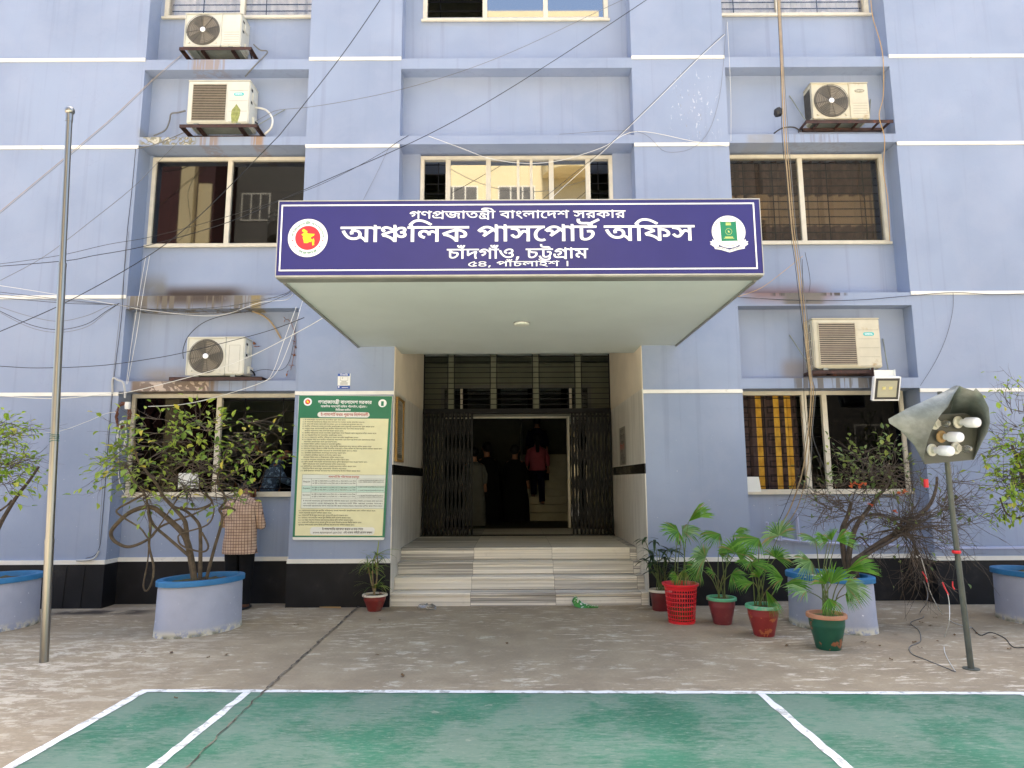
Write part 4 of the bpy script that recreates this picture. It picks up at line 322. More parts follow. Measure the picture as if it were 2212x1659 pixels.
LINES = """
s1=22 34 224 27 54 35 369 56 3 42 54 6 47 54 61 37 48 3 50 46 20 54 46
s2=9 320 55 47 20 3 40 54 50 61 40 54 30 131 3 8 55 41 50
s3=25 54 5@-61,0 37 22 54 5@-61,0 18 597 3 25 324 205 54 44
s4=80 79 597 3 40 54 5@-61,0 25 47 54 10 48 3 641
e1=22 34 224 27 54 35 369 56 3 42 54 6 47 54 61 37 48
e2=50 46 20 54 46
r1=42 55 51 46 54 22 44 39 3 18 3 40 54 50 61 40 54 30 131 3 8 55 38 37 378 46
h2=9 320 55 47 20 3 40 54 50 61 40 54 30 131 3 8 55 41 50 3 40 54 5@-61,0 25 47 54 10 48 597 3 25 324 205 54 44 3 641
h3=55 50 520 61 27 39 3 25 54 30 131 54 46
h4=10 598 40 54 50 61 40 54 30 131 3 41 46 44 3 40 58 46 61 34 46 3 55 39 61 37 131@-124,0 48 54 42 47 56
t1=40 54 50 61 40 54 30 131 3 55 41 3 40 55 46 61 48 54 61 38 46 3 51 54 46 50 44 58 51
f1=10 598 40 54 50 61 40 54 61 30 131 46 3 9 61 42 37 39 3 20 46 61 35 3 18 3 35 36 202 3 61 40 61 35
f2=16 10 3 18 61 70 42 3 50 54 10 61 30 3 224 61 42 48 3 20 454 39
n1=55 42 130 55 378
n2=50 46 20 54 55 46 3 61 39 54 520 48
b0=76 641 3 10 598 40 54 50 61 40 54 61 30 131 46 3 9 61 42 37 39 40 219 3 8 39 47 54 10 61 39 3 40 58 46 34 3 20 46 54 3 45 54 61 42 641
b1=77 641 3 10 598 40 54 50 61 40 54 30 131 3 9 61 42 37 61 39 46 3 61 129 61 219 3 61 20 54 39 3 20 54 22 27 40 219 3 50 35 202 54 70 39 3 20 46 54 46 3 224 61 70 54 27 39 3 51 61 42 3 39 54 641
b2=78 641 3 10 598 40 54 50 61 40 54 30 131 3 41 46 61 44 3 61 20 54 39 3 26 55 42 3 50 6 61 45 54 27 39 3 16 42 6 3 35 54 3 50 35 202 54 70 61 39 46 3 224 61 70 54 27 39 3 51 61 42 3 39 54 641
b3=79 641 3 27 54 35 56 70 3 40 55 46 25 70 40 219 3 8 36 42 54 3 8 39 47 54 10 39 3 27 366 55 39 42 364 39 3 50 39 37 3 8 39 57 45 54 70 56 3 9 61 42 37 39 40 219 3 40 58 46 34 3 20 46 61 35 3 51 61 42 641
b4=80 641 3 8 224 54 378 3 42 70 431 3 9 61 42 37 39 20 54 46 56 3 45 54 46 3 27 54 35 56 70 3 40 55 46 25 70 40 219 3 39 54 10 597 3 35 54 46 3 55 40 35 54 3 8 36 42 54 3 44 54 35 54 46
b5=3 27 54 35 56 70 3 40 55 46 25 70 40 219 3 39 269 46 3 8 42 161 45 10 3 12 61 413 21 3 20 46 61 35 3 51 61 42 641
b6=81 641 3 27 54 35 56 70 3 40 55 46 25 70 40 219 3 8 36 42 54 3 8 39 47 54 10 39 3 27 366 55 39 42 364 39 3 50 39 37 3 55 39 61 393 54 287 3 42 70 50 3 8 39 57 50 54 61 46 3 37 54 55 21 47 3 20 46 61 35 3 51 61 42 641
b7=20 641 3 76 83 3 42 26 61 46 46 3 55 39 61 393 3 51 61 47 3 8 39 47 54 10 39 3 27 366 55 39 42 364 39 3 50 39 37 641
b8=21 641 3 76 83 598 77 75 3 42 26 46 3 51 61 47 3 27 54 35 56 70 3 40 55 46 25 70 40 219 3 8 36 42 54 3 8 39 47 54 10 39 3 27 366 55 39 42 364 39 3 50 39 37 641
b9=22 641 3 77 75 3 42 26 61 46 46 3 13 61 38 131 3 51 61 47 3 27 54 35 56 70 3 40 55 46 25 70 40 219 3 9 42 161 45 20 641 3 35 61 42 3 55 42 61 37 48 437 3 55 44 48 39 3 51 61 35 3 9 61 42 37 61 39 46 3 61 129 61 219
b10=3 8 39 47 54 10 39 3 27 366 55 39 42 364 39 3 50 39 37 3 205 51 34 61 45 54 136 45 3 51 61 42 641
b11=82 641 3 35 54 46 20 54 3 55 25 55 447 35 3 203 55 44 20 3 39 269 46 452 61 47 54 3 8 42 161 45 10 3 40 58 46 34 56 70 641
b12=83 641 3 37 339 20 600 8 55 43 43 54 42 20 260 3 205 51 61 34 46 3 61 129 61 219 3 40 54 50 61 40 54 61 30 131 46 3 9 61 42 37 61 39 46 3 50 54 61 36 3 9 61 37 48 3 37 54 55 21 47 3 20 46 61 35 3 51 61 42 641
b13=84 641 3 9 61 42 37 39 3 42 35 131@-157,0 44 54 39 3 521 20 54 39 54 3 50 6 55 421 423 3 55 42 43 54 22 56 70 3 40 54 50 61 40 54 30 131 3 18 3 55 43 50 54 3 8 55 41 50 3 42 54 3 55 42 61 37 48 437 3 55 44 48 61 39 3 37 54 55 21 47 3 20 46 61 35 3 51 61 42 641
b14=76 75 641 3 76 83 3 42 26 61 46 46 3 55 39 61 393 46 3 50 20 47 3 9 61 42 37 61 39 3 10 598 40 54 50 61 40 54 61 30 131 46 3 61 44 70 54 37 3 51 61 42 3 75 80 3 42 26 46 641
b15=76 76 641 3 224 54 50 55 307 20 3 61 30 20 55 39 134 45 54 47 3 50 39 37 50 44 58 51 3 9 40 61 47 54 32 3 20 46 61 35 3 51 61 42 641
b16=76 77 641 3 61 129 219 44 35 3 224 54 50 55 307 20 3 9 61 37 48 3 9 40 61 47 54 32 3 20 46 61 35 3 51 61 42 641
b17=3 61 129 219 44 35 3 55 42 42 54 51 3 50 39 37 3 18 3 55 39 20 54 51 39 54 44 54 3 37 54 55 21 47 3 20 46 61 35 3 51 61 42 641
b18=76 78 641 3 61 37 61 48 46 3 8 43 202 357 61 46 3 9 61 42 37 61 39 46 3 61 129 61 219 3 55 41 3 8 39 47 54 10 61 39 3 55 37 61 35 3 51 61 42 641
b19=76 79 641 3 8 55 35 3 27 454 46 56 3 40 54 50 61 40 54 61 30 131 46 3 9 61 42 37 61 39 46 3 61 129 61 219 3 40 57 55 47 48 3 55 292 70 54 61 46 367 3 50 39 37 3 50 6 205 51 3 20 46 61 35 3 51 61 42 641
b20=3 40 57 55 47 48 3 55 292 70 54 61 46 367 3 50 39 37 3 9 42 55 161 45 20 43 54 61 42 3 37 54 55 21 47 3 20 46 61 35 3 51 61 42 641
b21=76 80 641 3 20 58@-220,0 30 62 39 55 35 20 3 40 54 50 61 40 54 61 30 131 46 3 9 61 42 37 39 3 40 46 46 54 430 3 44 369 34 54 47 61 70 3 37 54 55 21 47 3 20 46 61 35 3 51 61 42 641
b22=3 62 42 61 37 55 48 20 3 55 44 48 39 3 51 61 35 3 39 35 57@-108,0 39 3 40 54 50 61 40 54 61 30 131 46 3 9 61 42 37 39 3 20 46 54 3 45 54 61 42 641
b23=76 81 641 3 437 54 70 56 3 521 20 54 39 54 46 3 20 47 54 61 44 3 42 54 6 47 54 61 37 61 48 46 3 61 45 54 22 54 61 45 54 61 22 46 3 521 20 54 39 54 3 12 61 413 21 3 20 46 61 35 3 51 61 42 641
b24=76 82 641 3 40 54 50 61 40 54 30 131 3 51 54 55 46 61 70 3 61 22 61 47 3 469 35 3 55 39 20 30 437 3 36 54 39 54 70 3 55 27 55 32 3 20 46 61 35 3 51 61 42 641
g0=76 83 641 3 9 61 42 37 61 39 46 3 50 44 70 3 44 58 47 3 27 54 35 56 70 3 40 55 46 25 70 40 219 3 8 36 42 54 3 8 39 47 54 10 39 3 27 366 55 39 42 364 39 3 50 39 37 3 37 54 55 21 47 3 20 46 61 35 3 51 61 42 641
g1=3 50 20 47 3 50 46 20 54 55 46 3 9 61 37 48 3 37 54 55 21 47 3 20 46 61 35 3 51 61 42 641
g2=76 84 641 3 40 54 50 61 40 54 30 131 3 55 46 598 10 163 45 57 46 3 61 129 61 219 3 44 58 47 3 40 54 50 61 40 54 30 131 3 224 37 48 131@-61,0 39 3 20 46 61 35 3 51 61 42 641
g3=77 75 641 3 51 54 46 54 61 39 54 3 40 54 50 61 40 54 61 30 131 46 3 61 129 61 219 3 44 58 47 3 55 27 55 32 46 3 20 55 40 3 224 37 48 131@-61,0 39 3 20 46 61 35 3 51 61 42 641
g4=77 76 641 3 75 81 3 42 26 46 3 42 70 61 50 46 3 55 39 61 393 46 3 9 61 42 37 61 39 46 3 61 129 61 219 3 26 55 42 3 37 54 55 21 47 3 20 46 61 35 3 51 61 42 641
g5=77 77 641 3 40 54 50 61 40 54 30 131 3 51 54 55 46 61 70 3 61 22 61 47 3 8 36 42 54 3 25 57@-83,0 55 46 3 51 61 47 3 469 35 3 55 39 20 30 437 3 36 54 39 54 70 3 55 27 55 32 3 20 46 61 35 3 51 61 42 641
g6=3 40 57 39 46 54 70 3 40 54 50 61 40 54 61 30 131 46 3 27 153 45 3 55 27 55 32 3 20 55 40 50 51 3 9 61 42 37 39 40 219 3 37 54 55 21 47 3 20 46 61 35 3 51 61 42 641
p0=79 83 3 40 59 424 54 3 75 80 3 42 26 46 3 61 44 70 54 37 3 79 597 75 77 80 3 30 54 20 54 3 16 42 6 3 76 75 3 42 26 46 3 61 44 70 54 37 3 80 597 82 80 75 3 30 54 20 54
p1=81 79 3 40 59 424 54 3 75 80 3 42 26 46 3 61 44 70 54 37 3 81 597 78 77 80 3 30 54 20 54 3 16 42 6 3 76 75 3 42 26 46 3 61 44 70 54 37 3 83 597 75 80 75 3 30 54 20 54
p2=79 83 3 40 59 424 54 3 75 80 3 42 26 46 3 61 44 70 54 37 3 81 597 78 77 80 3 30 54 20 54 3 16 42 6 3 76 75 3 42 26 46 3 61 44 70 54 37 3 83 597 75 80 75 3 30 54 20 54
p3=81 79 3 40 59 424 54 3 75 80 3 42 26 46 3 61 44 70 54 37 3 83 597 81 77 80 3 30 54 20 54 3 16 42 6 3 76 75 3 42 26 46 3 61 44 70 54 37 3 76 75 597 78 80 75 3 30 54 20 54
p4=79 83 3 40 59 424 54 3 75 80 3 42 26 46 3 61 44 70 54 37 3 83 597 81 77 80 3 30 54 20 54 3 16 42 6 3 76 75 3 42 26 46 3 61 44 70 54 37 3 76 75 597 78 80 75 3 30 54 20 54
p5=81 79 3 40 59 424 54 3 75 80 3 42 26 46 3 61 44 70 54 37 3 76 77 597 75 82 80 3 30 54 20 54 3 16 42 6 3 76 75 3 42 26 46 3 61 44 70 54 37 3 76 78 597 83 75 75 3 30 54 20 54
q0=10 598 40 54 50 61 40 54 30 131 3 9 61 42 37 61 39 46 3 40 58 61 42 131 3 40 54 50 61 40 54 30 131 3 55 41 3 40 55 46 61 48 54 38 3 20 46 61 35 3 51 61 42 641 3 8 39 47 54 10 39 3 61 40 61 44 370 3 16 46 3 44 54 38 202 61 44 3 27 44 54 3 20 46 54 3 45 54 61 42
q1=16 598 25 54 47 54 39 3 16 46 3 44 54 38 202 61 44 3 10 598 40 54 50 61 40 54 30 131 3 55 41 3 27 44 54 3 61 37 70 54 3 45 54 61 42 641
q2=40 54 50 61 40 54 30 131 3 9 61 42 37 61 39 46 3 27 153 45 3 156 45 54 6 61 20 3 55 41 3 27 44 54 3 61 37 70 54 46 3 61 129 61 219 3 156 45 54 6 61 20 46 3 46 55 48 37 3 27 44 54 3 55 37 61 35 3 51 61 42 641
l1=i84 i614 i843 i507 i852 i889 i766 i614 i773 i889 i1422 i790 i647 i1422 i234 i766 i766 i689 i658 i852 i507 i889 i689 i790 i773 i1422 i1425 i1422 i375 i507 i871 i871 i843 i790 i852 i889 i871
l2=i141 i790 i980 i614 i852 i773 i766 i614 i773 i889 i1422 i790 i647 i1422 i889 i670 i614 i1422 i375 i614 i790 i843 i751 i614 i1484 i871 i1422 i384 i614 i843 i915 i578 i751 i689 i586 i1422 i790 i647 i1422 i65 i507 i773 i658 i751 i507 i597 i614 i871 i670
l3=i384 i614 i658 i915 i751 i507 i852
l4=i95 i993 i843 i852 i614 i871 i871
l5=i397 i915 i843 i614 i852 i1422 i95 i993 i843 i852 i614 i871 i871
l6=i984 i984 i984 i1376 i614 i843 i507 i871 i871 i843 i790 i852 i889 i1376 i658 i790 i980 i1376 i578 i597
l7=i141 i95 i300 i95 i384 i2 i281
l8=i73 i507 i852 i852 i689 i614 i852
l9=i375 i2 i397 i397 i375 i321 i384 i411
"""
# ---------------------------------------------------------------- ground, court
def ground_mat():
    t = NT('concrete'); o = t.xyz()
    # broom strokes: long thin scuffs swirling across the slab
    warp = t.n.new('ShaderNodeMapping'); n1 = t.n.new('ShaderNodeTexNoise'); n1.inputs['Scale'].default_value = .55; n1.inputs['Detail'].default_value = 2
    t.lk(t.tc.outputs['Object'], n1.inputs['Vector'])
    vm = t.n.new('ShaderNodeVectorMath'); vm.operation = 'SCALE'; t.lk(n1.outputs['Color'], vm.inputs[0]); vm.inputs['Scale'].default_value = .45
    va = t.n.new('ShaderNodeVectorMath'); va.operation = 'ADD'; t.lk(t.tc.outputs['Object'], va.inputs[0]); t.lk(vm.outputs[0], va.inputs[1])
    sc = t.noise(4.2, 11, .74, vec=va.outputs[0], stretch=(1.0, 4.2, 1), dist=.15)
    patch = t.noise(.85, 3, .5, dist=.4); fine = t.noise(38, 5, .7); blot = t.noise(2.4, 5, .6)
    base = t.mix(t.ramp(blot, .3, .72), hexc('8f8069'), hexc('a29379'))
    base = t.mix(t.math('MULTIPLY', t.ramp(fine, .35, .7), .35), base, hexc('7a6c59'))
    m = t.math('MULTIPLY', t.ramp(sc, .535, .60), t.ramp(t.math('ADD', t.math('MULTIPLY', patch, .8), t.math('MULTIPLY', t.noise(3.1, 4), .25)), .44, .62))
    base = t.mix(t.math('MULTIPLY', m, .8), base, hexc('d6cab4'))
    m2 = t.math('MULTIPLY', t.ramp(t.noise(2.6, 10, .78, stretch=(1, 1.8, 1), dist=.2), .57, .63), .6)
    base = t.mix(m2, base, hexc('cbc3ae'))
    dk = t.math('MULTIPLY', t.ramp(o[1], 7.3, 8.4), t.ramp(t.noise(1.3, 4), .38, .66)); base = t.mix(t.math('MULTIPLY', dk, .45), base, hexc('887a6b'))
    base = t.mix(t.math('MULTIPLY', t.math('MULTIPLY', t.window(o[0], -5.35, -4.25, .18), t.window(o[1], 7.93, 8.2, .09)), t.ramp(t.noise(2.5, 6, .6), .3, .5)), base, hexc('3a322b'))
    lft = t.math('MULTIPLY', t.ramp(o[0], -2.2, -3.6), t.ramp(t.noise(3.6, 11, .76, stretch=(1, 2.4, 1), dist=.2), .50, .56)); base = t.mix(t.math('MULTIPLY', t.math('MULTIPLY', lft, t.ramp(o[1], 7.6, 6.2)), .6), base, hexc('cfc4ae'))
    t.bump(t.noise(30, 6, .7), .25, .006)
    return t.done(base, t.math('ADD', t.math('MULTIPLY', sc, .25), .62), spec=.35)
def court_mat():
    t = NT('court_green')
    a = t.noise(7.0, 12, .8, stretch=(1, 3.4, 1), dist=.25); b = t.noise(1.7, 4, .55, dist=.3); f = t.noise(26, 6, .75, stretch=(.6, 2.6, 1))
    g = t.mix(t.ramp(t.noise(1.4, 4), .3, .7), hexc('2f644b'), hexc('3c7459'))
    wear = t.math('MULTIPLY', t.ramp(t.math('ADD', t.math('MULTIPLY', a, .55), t.math('MULTIPLY', b, .5)), .45, .58), .9)
    col = t.mix(t.math('MULTIPLY', wear, .6), g, hexc('7f887b'))
    col = t.mix(t.math('MULTIPLY', t.ramp(f, .52, .64), .6), col, hexc('80897c'))
    col = t.mix(t.math('MULTIPLY', t.ramp(t.noise(4.4, 10, .76, stretch=(1, 1.5, 1), dist=.2), .62, .67), .5), col, hexc('9c9a8a'))
    col = t.mix(t.math('MULTIPLY', t.ramp(t.noise(14, 5, .7, stretch=(1, 3, 1)), .63, .70), .5), col, hexc('234f41'))
    t.bump(t.noise(30, 5, .7), .2, .004)
    return t.done(col, .62, spec=.35)
def worn_white(name, col=(.78, .78, .75), under=hexc('8d8c7f'), lo=.52, hi=.60):
    t = NT(name); c = t.mix(t.math('MULTIPLY', t.ramp(t.noise(9, 7, .72), lo, hi), .7), col, under)
    return t.done(t.mix(t.math('MULTIPLY', t.ramp(t.noise(3, 4), .35, .7), .16), c, under), .6)
M['concrete'] = ground_mat(); M['court'] = court_mat(); M['line'] = worn_white('line_paint'); M['joint'] = mat('joint_dirt', hexc('4c4238'), .9, dirt=hexc('7d7260'), dirt_at=(.46, .56), dscale=9)

def sheet(name, x0, x1, y0, y1, z, m, nx=1, ny=1):
    b = MB(); vs = [(x0 + (x1 - x0) * i / nx, y0 + (y1 - y0) * j / ny, z) for j in range(ny + 1) for i in range(nx + 1)]
    b.add(vs, [(j * (nx + 1) + i, j * (nx + 1) + i + 1, (j + 1) * (nx + 1) + i + 1, (j + 1) * (nx + 1) + i) for j in range(ny) for i in range(nx)])
    return tag(b.build(name, m), kind='structure')
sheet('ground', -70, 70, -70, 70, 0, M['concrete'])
sheet('bounce_sheet', -30, 30, -15.5, -.66, .006, mat('pale_bounce', hexc('c9c2b4'), .8, var=.1, scale=2, dirt=hexc('b0a898'), dirt_at=(.55, .8), dscale=1))  # unseen pale sheet added behind the shortened court to bounce sunlight onto the porch
XL, XR = -2.67, 3.56
yb = lambda x: 5.085 - (x + 2.67) * .0245          # the back line runs very slightly askew
b = MB(); b.quad((XL, -.6, .004), (XR, -.6, .004), (XR, yb(XR), .004), (XL, yb(XL), .004)); tag(b.build('court', M['court']), kind='structure')
def court_line(pts, w, z=.008, seed=1):     # hand-painted line: wandering edges
    rnd = random.Random(seed); b = MB(); L, Rr = [], []
    for (x0, y0), (x1, y1) in zip(pts, pts[1:]):
        n = max(2, int(math.hypot(x1 - x0, y1 - y0) / .09)); nx, ny = -(y1 - y0), x1 - x0; l = math.hypot(nx, ny); nx /= l; ny /= l
        for i in range(n + 1):
            x, y = x0 + (x1 - x0) * i / n, y0 + (y1 - y0) * i / n
            a, c = w / 2 + rnd.uniform(-.008, .005), w / 2 + rnd.uniform(-.008, .005)
            L.append((x + nx * a, y + ny * a, z)); Rr.append((x - nx * c, y - ny * c, z))
    n = len(L); b.add(L + Rr, [(i, i + 1, n + i + 1, n + i) for i in range(n - 1)]); return tag(b.build('court_line', M['line']), kind='structure')
court_line([(XL - .03, yb(XL)), (XR + .03, yb(XR))], .062, .0080, 1)
court_line([(XL, yb(XL) - .031), (XL - .01, 2.5), (XL - .01, -.6)], .07, .0081, 2)
court_line([(-1.905, yb(-1.9) - .031), (-1.915, -.6)], .06, .0081, 3)
court_line([(1.74, yb(1.74) - .031), (1.745, -.6)], .062, .0081, 4)
court_line([(XR, yb(XR) - .031), (XR, -.6)], .062, .0081, 5)
b = MB(); rnd = random.Random(5); L, Rr = [], []
jp = [(-1.86, 8.36), (-1.845, 7.6), (-1.83, 6.8), (-1.815, 5.8), (-1.79, 4.9), (-1.765, 4.4), (-1.735, 3.9), (-1.70, 3.2), (-1.6, 1.5), (-1.55, -.6)]
for (x0, y0), (x1, y1) in zip(jp, jp[1:]):
    n = max(2, int((y0 - y1) / .06))
    for i in range(n):
        t = i / n; w = (.004 + rnd.random() * .011) * (1 if y0 > 4.9 else .45); x = x0 + (x1 - x0) * t + rnd.uniform(-.01, .01); y = y0 + (y1 - y0) * t
        L.append((x - w, y, .0105)); Rr.append((x + w, y, .0105))
n = len(L); b.add(L + Rr, [(n + i, n + i + 1, i + 1, i) for i in range(n - 1)]); tag(b.build('ground_joint', M['joint']), kind='structure')

# ---------------------------------------------------------------- the passport office
D, DB, DN = 8.32, 8.60, 8.52          # front plane, recessed bays, shallow niches
BL0, BL1, M0, M1, BR0, BR1 = -4.95, -2.73, -1.48, 1.64, 2.90, 5.13
XW0, XW1, TOP = -11.0, 11.2, 12.0
def wall_mat():
    t = NT('lavender_paint'); o = t.xyz(); x, y, z = o[0], o[1], o[2]
    base = t.mix(t.ramp(t.noise(.7, 3), .3, .7), hexc('8692a9'), hexc('909cb3'))
    base = t.mix(t.math('MULTIPLY', t.ramp(t.noise(5, 6, .7, stretch=(1, 1, .25)), .55, .8), .35), base, hexc('8a92ad'))
    base = t.mix(t.math('MULTIPLY', t.ramp(t.noise(1.7, 7, .68, dist=.3), .42, .66), .30), base, hexc('989fb3'))
    base = t.mix(t.math('MULTIPLY', t.ramp(t.noise(9, 5, .6, stretch=(1, 1, .03)), .54, .72), .26), base, hexc('6f7588'))
    hc = t.noise(2.2, 9, .6, dist=1.5); base = t.mix(t.math('MULTIPLY', t.math('MULTIPLY', t.window(hc, .499, .501, .0025), t.ramp(t.noise(.9, 2), .5, .62)), .35), base, hexc('6d7285'))
    blot = t.noise(15, 9, .72); drip = t.noise(16, 5, .6, stretch=(1, 1, .04)); peel = t.noise(11, 3, .5, dist=1.2); soft = t.noise(2.2, 5, .6)
    def stain(x0, x1, z0, z1, fx, fz, nz, lo, hi, col, k=.9):
        nonlocal base
        m = t.math('MULTIPLY', t.math('MULTIPLY', t.window(x, x0, x1, fx), t.window(z, z0, z1, fz)), t.ramp(nz, lo, hi))
        base = t.mix(t.math('MULTIPLY', m, k), base, hexc(col))
    stain(-4.80, -3.2, 3.72, 4.00, .25, .16, soft, .15, .5, '84817f', .9); stain(-4.66, -3.60, 3.74, 4.06, .18, .09, blot, .20, .40, '4d423b', 1)
    stain(-4.94, -4.6, 3.70, 4.2, .06, .14, soft, .3, .6, '74736f', .8)
    stain(-4.95, -3.2, 3.69, 3.87, .06, .01, drip, .47, .56, '6b6254'); stain(-3.35, -3.22, 3.69, 3.88, .02, .02, soft, .1, .3, '8a7a55')
    stain(-4.80, -3.75, 2.62, 2.765, .03, .01, soft, .1, .3, '75665b', 1); stain(-4.68, -3.82, 2.63, 2.75, .03, .02, peel, .50, .54, 'b8a797', 1)
    stain(-4.75, -3.9, 2.76, 2.95, .2, .07, soft, .25, .55, '8a847f', .85)
    stain(-3.9, -3.2, 2.62, 2.77, .05, .01, drip, .52, .58, '777780', .7)
    stain(3.0, 4.15, 3.76, 4.02, .2, .12, soft, .12, .42, '7c6665', 1); stain(3.35, 4.3, 3.83, 3.885, .05, .012, drip, .44, .5, '4e4a48', 1)
    stain(3.5, 4.0, 3.72, 3.875, .06, .01, soft, .1, .35, '6d6862', .95); stain(3.5, 3.95, 2.78, 3.02, .08, .09, soft, .15, .4, '858184', .9)
    stain(3.55, 4.6, 2.63, 2.765, .06, .01, drip, .47, .53, '66625e', .9)
    stain(-4.35, -3.85, 7.02, 7.17, .06, .01, drip, .44, .52, '8d8078', .85); stain(-4.15, -3.9, 5.93, 6.055, .03, .01, drip, .44, .5, '8b7d78', .9)
    stain(-4.94, -4.2, 5.94, 6.06, .05, .012, peel, .44, .50, '7d7862', 1); stain(-4.85, -4.25, 5.94, 6.05, .05, .01, peel, .56, .6, 'b9b4a4', 1)
    stain(-3.45, -3.3, 5.93, 6.06, .03, .01, drip, .4, .5, '96754e', .8); stain(-4.96, -4.7, 6.05, 6.18, .05, .05, soft, .3, .5, '85857c', .8)
    stain(3.7, 4.6, 5.93, 6.05, .05, .01, drip, .52, .57, '7f7f88', .7); stain(3.15, 3.5, 5.93, 6.05, .04, .01, soft, .2, .5, '8f8f8f', .7)
    pk = t.noise(13, 5, .7, stretch=(1.6, 1, .6), dist=.8)
    stain(2.15, 2.75, 6.0, 6.95, .1, .12, pk, .60, .64, 'c6c8d0', .75); stain(2.2, 2.6, 6.05, 6.8, .1, .1, t.noise(20, 5, .7, stretch=(2, 1, .5)), .63, .66, '8b8884', 1)
    fl = t.noise(34, 2, .5); base = t.mix(t.math('MULTIPLY', t.math('MULTIPLY', t.ramp(fl, .74, .76), t.ramp(z, 2.6, 1.6)), .8), base, hexc('dcdce0'))
    t.bump(t.noise(55, 4, .6), .12, .004)
    return t.done(base, .62, spec=.3)
def marble():
    t = NT('streaked_marble'); o = t.xyz()
    # three slabs to a step, each with its own run of veins
    ix = t.math('FLOOR', t.math('ADD', t.math('MULTIPLY', o[0], .97), .5)); iz = t.math('FLOOR', t.math('MULTIPLY', t.math('ADD', o[2], -.004), 6.452))
    cmb = t.n.new('ShaderNodeCombineXYZ'); t.lk(t.math('ADD', t.math('MULTIPLY', o[0], .35), t.math('MULTIPLY', ix, 7.7)), cmb.inputs[0]); t.lk(o[1], cmb.inputs[1])
    t.lk(t.math('ADD', o[2], t.math('ADD', t.math('MULTIPLY', iz, 3.1), t.math('MULTIPLY', ix, 1.3))), cmb.inputs[2])
    v = t.noise(8, 5, .6, vec=cmb.outputs[0], stretch=(.10, 1.3, 4.2), dist=.5)
    c = t.mix(t.ramp(v, .38, .62), hexc('b3b0aa'), hexc('ebe7de'))
    w = t.noise(5, 3, .5, vec=cmb.outputs[0], stretch=(.1, 1.0, 2.8)); c = t.mix(t.math('MULTIPLY', t.ramp(w, .5, .7), .6), c, hexc('ebe7dc'))
    c = t.mix(t.math('MULTIPLY', t.ramp(t.noise(9, 5, .6, vec=cmb.outputs[0], stretch=(.12, 1.2, 7)), .6, .68), .55), c, hexc('726d69'))
    wn_ = t.n.new('ShaderNodeTexWhiteNoise'); wn_.noise_dimensions = '2D'; cb = t.n.new('ShaderNodeCombineXYZ'); t.lk(ix, cb.inputs[0]); t.lk(iz, cb.inputs[1]); t.lk(cb.outputs[0], wn_.inputs['Vector'])
    sl = t.ramp(wn_.outputs['Value'], .35, .75); c = t.mix(t.math('MULTIPLY', sl, t.math('MULTIPLY', t.ramp(v, .60, .42), .75)), c, hexc('7c7a78')); c = t.mix(t.math('MULTIPLY', t.math('SUBTRACT', 1.0, sl), .35), c, hexc('e9e2d0'))
    fr = t.math('FRACT', t.math('ADD', t.math('MULTIPLY', o[0], .97), .5)); j = t.math('LESS_THAN', fr, .004); c = t.mix(t.math('MULTIPLY', j, .8), c, hexc('4a443c'))
    c = t.mix(t.math('MULTIPLY', t.ramp(t.noise(6, 6, .7), .55, .8), .3), c, hexc('8a7c68'))
    return t.done(c, .38, spec=.4)
def porch_tile():
    t = NT('porch_tile'); v = t.noise(7, 5, .6, stretch=(1, 1.6, .18), dist=.3); o = t.xyz()
    c = t.mix(t.ramp(v, .35, .66), hexc('cbc4b6'), hexc('e2dccf')); f = t.math('FRACT', t.math('MULTIPLY', o[1], 1.66)); j = t.math('LESS_THAN', f, .008)
    return t.done(t.mix(t.math('MULTIPLY', j, .5), c, hexc('57524a')), .28)
M['wall'] = wall_mat(); M['white'] = mat('white_band', hexc('e2dfd6'), .6, var=.05, dirt=hexc('a9a28f'), dirt_at=(.6, .8), dscale=5)
M['black'] = mat('black_plinth', (.011, .011, .013), .5, var=.3, scale=3, spec=.25, dirt=(.028, .027, .026), dirt_at=(.55, .75), dscale=3)
M['marble'] = marble(); M['tile'] = porch_tile(); M['tileb'] = mat('black_tile', (.003, .003, .003), .2, var=.1, spec=.3)
M['cream'] = mat('cream_paint', hexc('e3d7c2'), .6, var=.08, scale=2); M['soffit'] = mat('soffit_paint', hexc('c3cac7'), .6, var=.05, scale=1.2)
M['grey'] = mat('grey_metal', hexc('85857f'), .45, .3, var=.1); M['frame'] = mat('window_aluminium', hexc('cfc8b6'), .4, .1, var=.08, scale=8)
M['iron'] = mat('black_iron', (.005, .005, .0065), .42, 0, var=.3, spec=.12); M['int'] = mat('room_paint', hexc('7a7d6c'), .7, var=.08); M['dark'] = mat('dark_room', (.02, .02, .02), .8)
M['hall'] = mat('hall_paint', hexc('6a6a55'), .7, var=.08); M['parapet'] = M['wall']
def glass(name, tint, refl, trans, rough=.02, fr=.6):      # coated glass: part mirror, part tinted view through
    t = NT(name); g = t.n.new('ShaderNodeBsdfGlossy'); g.inputs['Color'].default_value = (.92, .92, .90, 1); g.inputs['Roughness'].default_value = rough
    tr = t.n.new('ShaderNodeBsdfTransparent'); tr.inputs['Color'].default_value = (*[c * trans for c in tint], 1)
    lw = t.n.new('ShaderNodeLayerWeight'); lw.inputs['Blend'].default_value = .25
    f = t.math('ADD', t.math('MULTIPLY', lw.outputs['Fresnel'], fr), refl, True); mx = t.n.new('ShaderNodeMixShader')
    t.lk(f, mx.inputs[0]); t.lk(tr.outputs[0], mx.inputs[1]); t.lk(g.outputs[0], mx.inputs[2]); t.lk(mx.outputs[0], t.out.inputs['Surface']); return t.m
M['g_dark'] = glass('dark_glass', (.5, .5, .5), .075, .35); M['g_mirror'] = glass('mirror_glass', (.5, .5, .45), .32, .5); M['g_clear'] = glass('clear_glass', (.96, .95, .95), .05, .97)
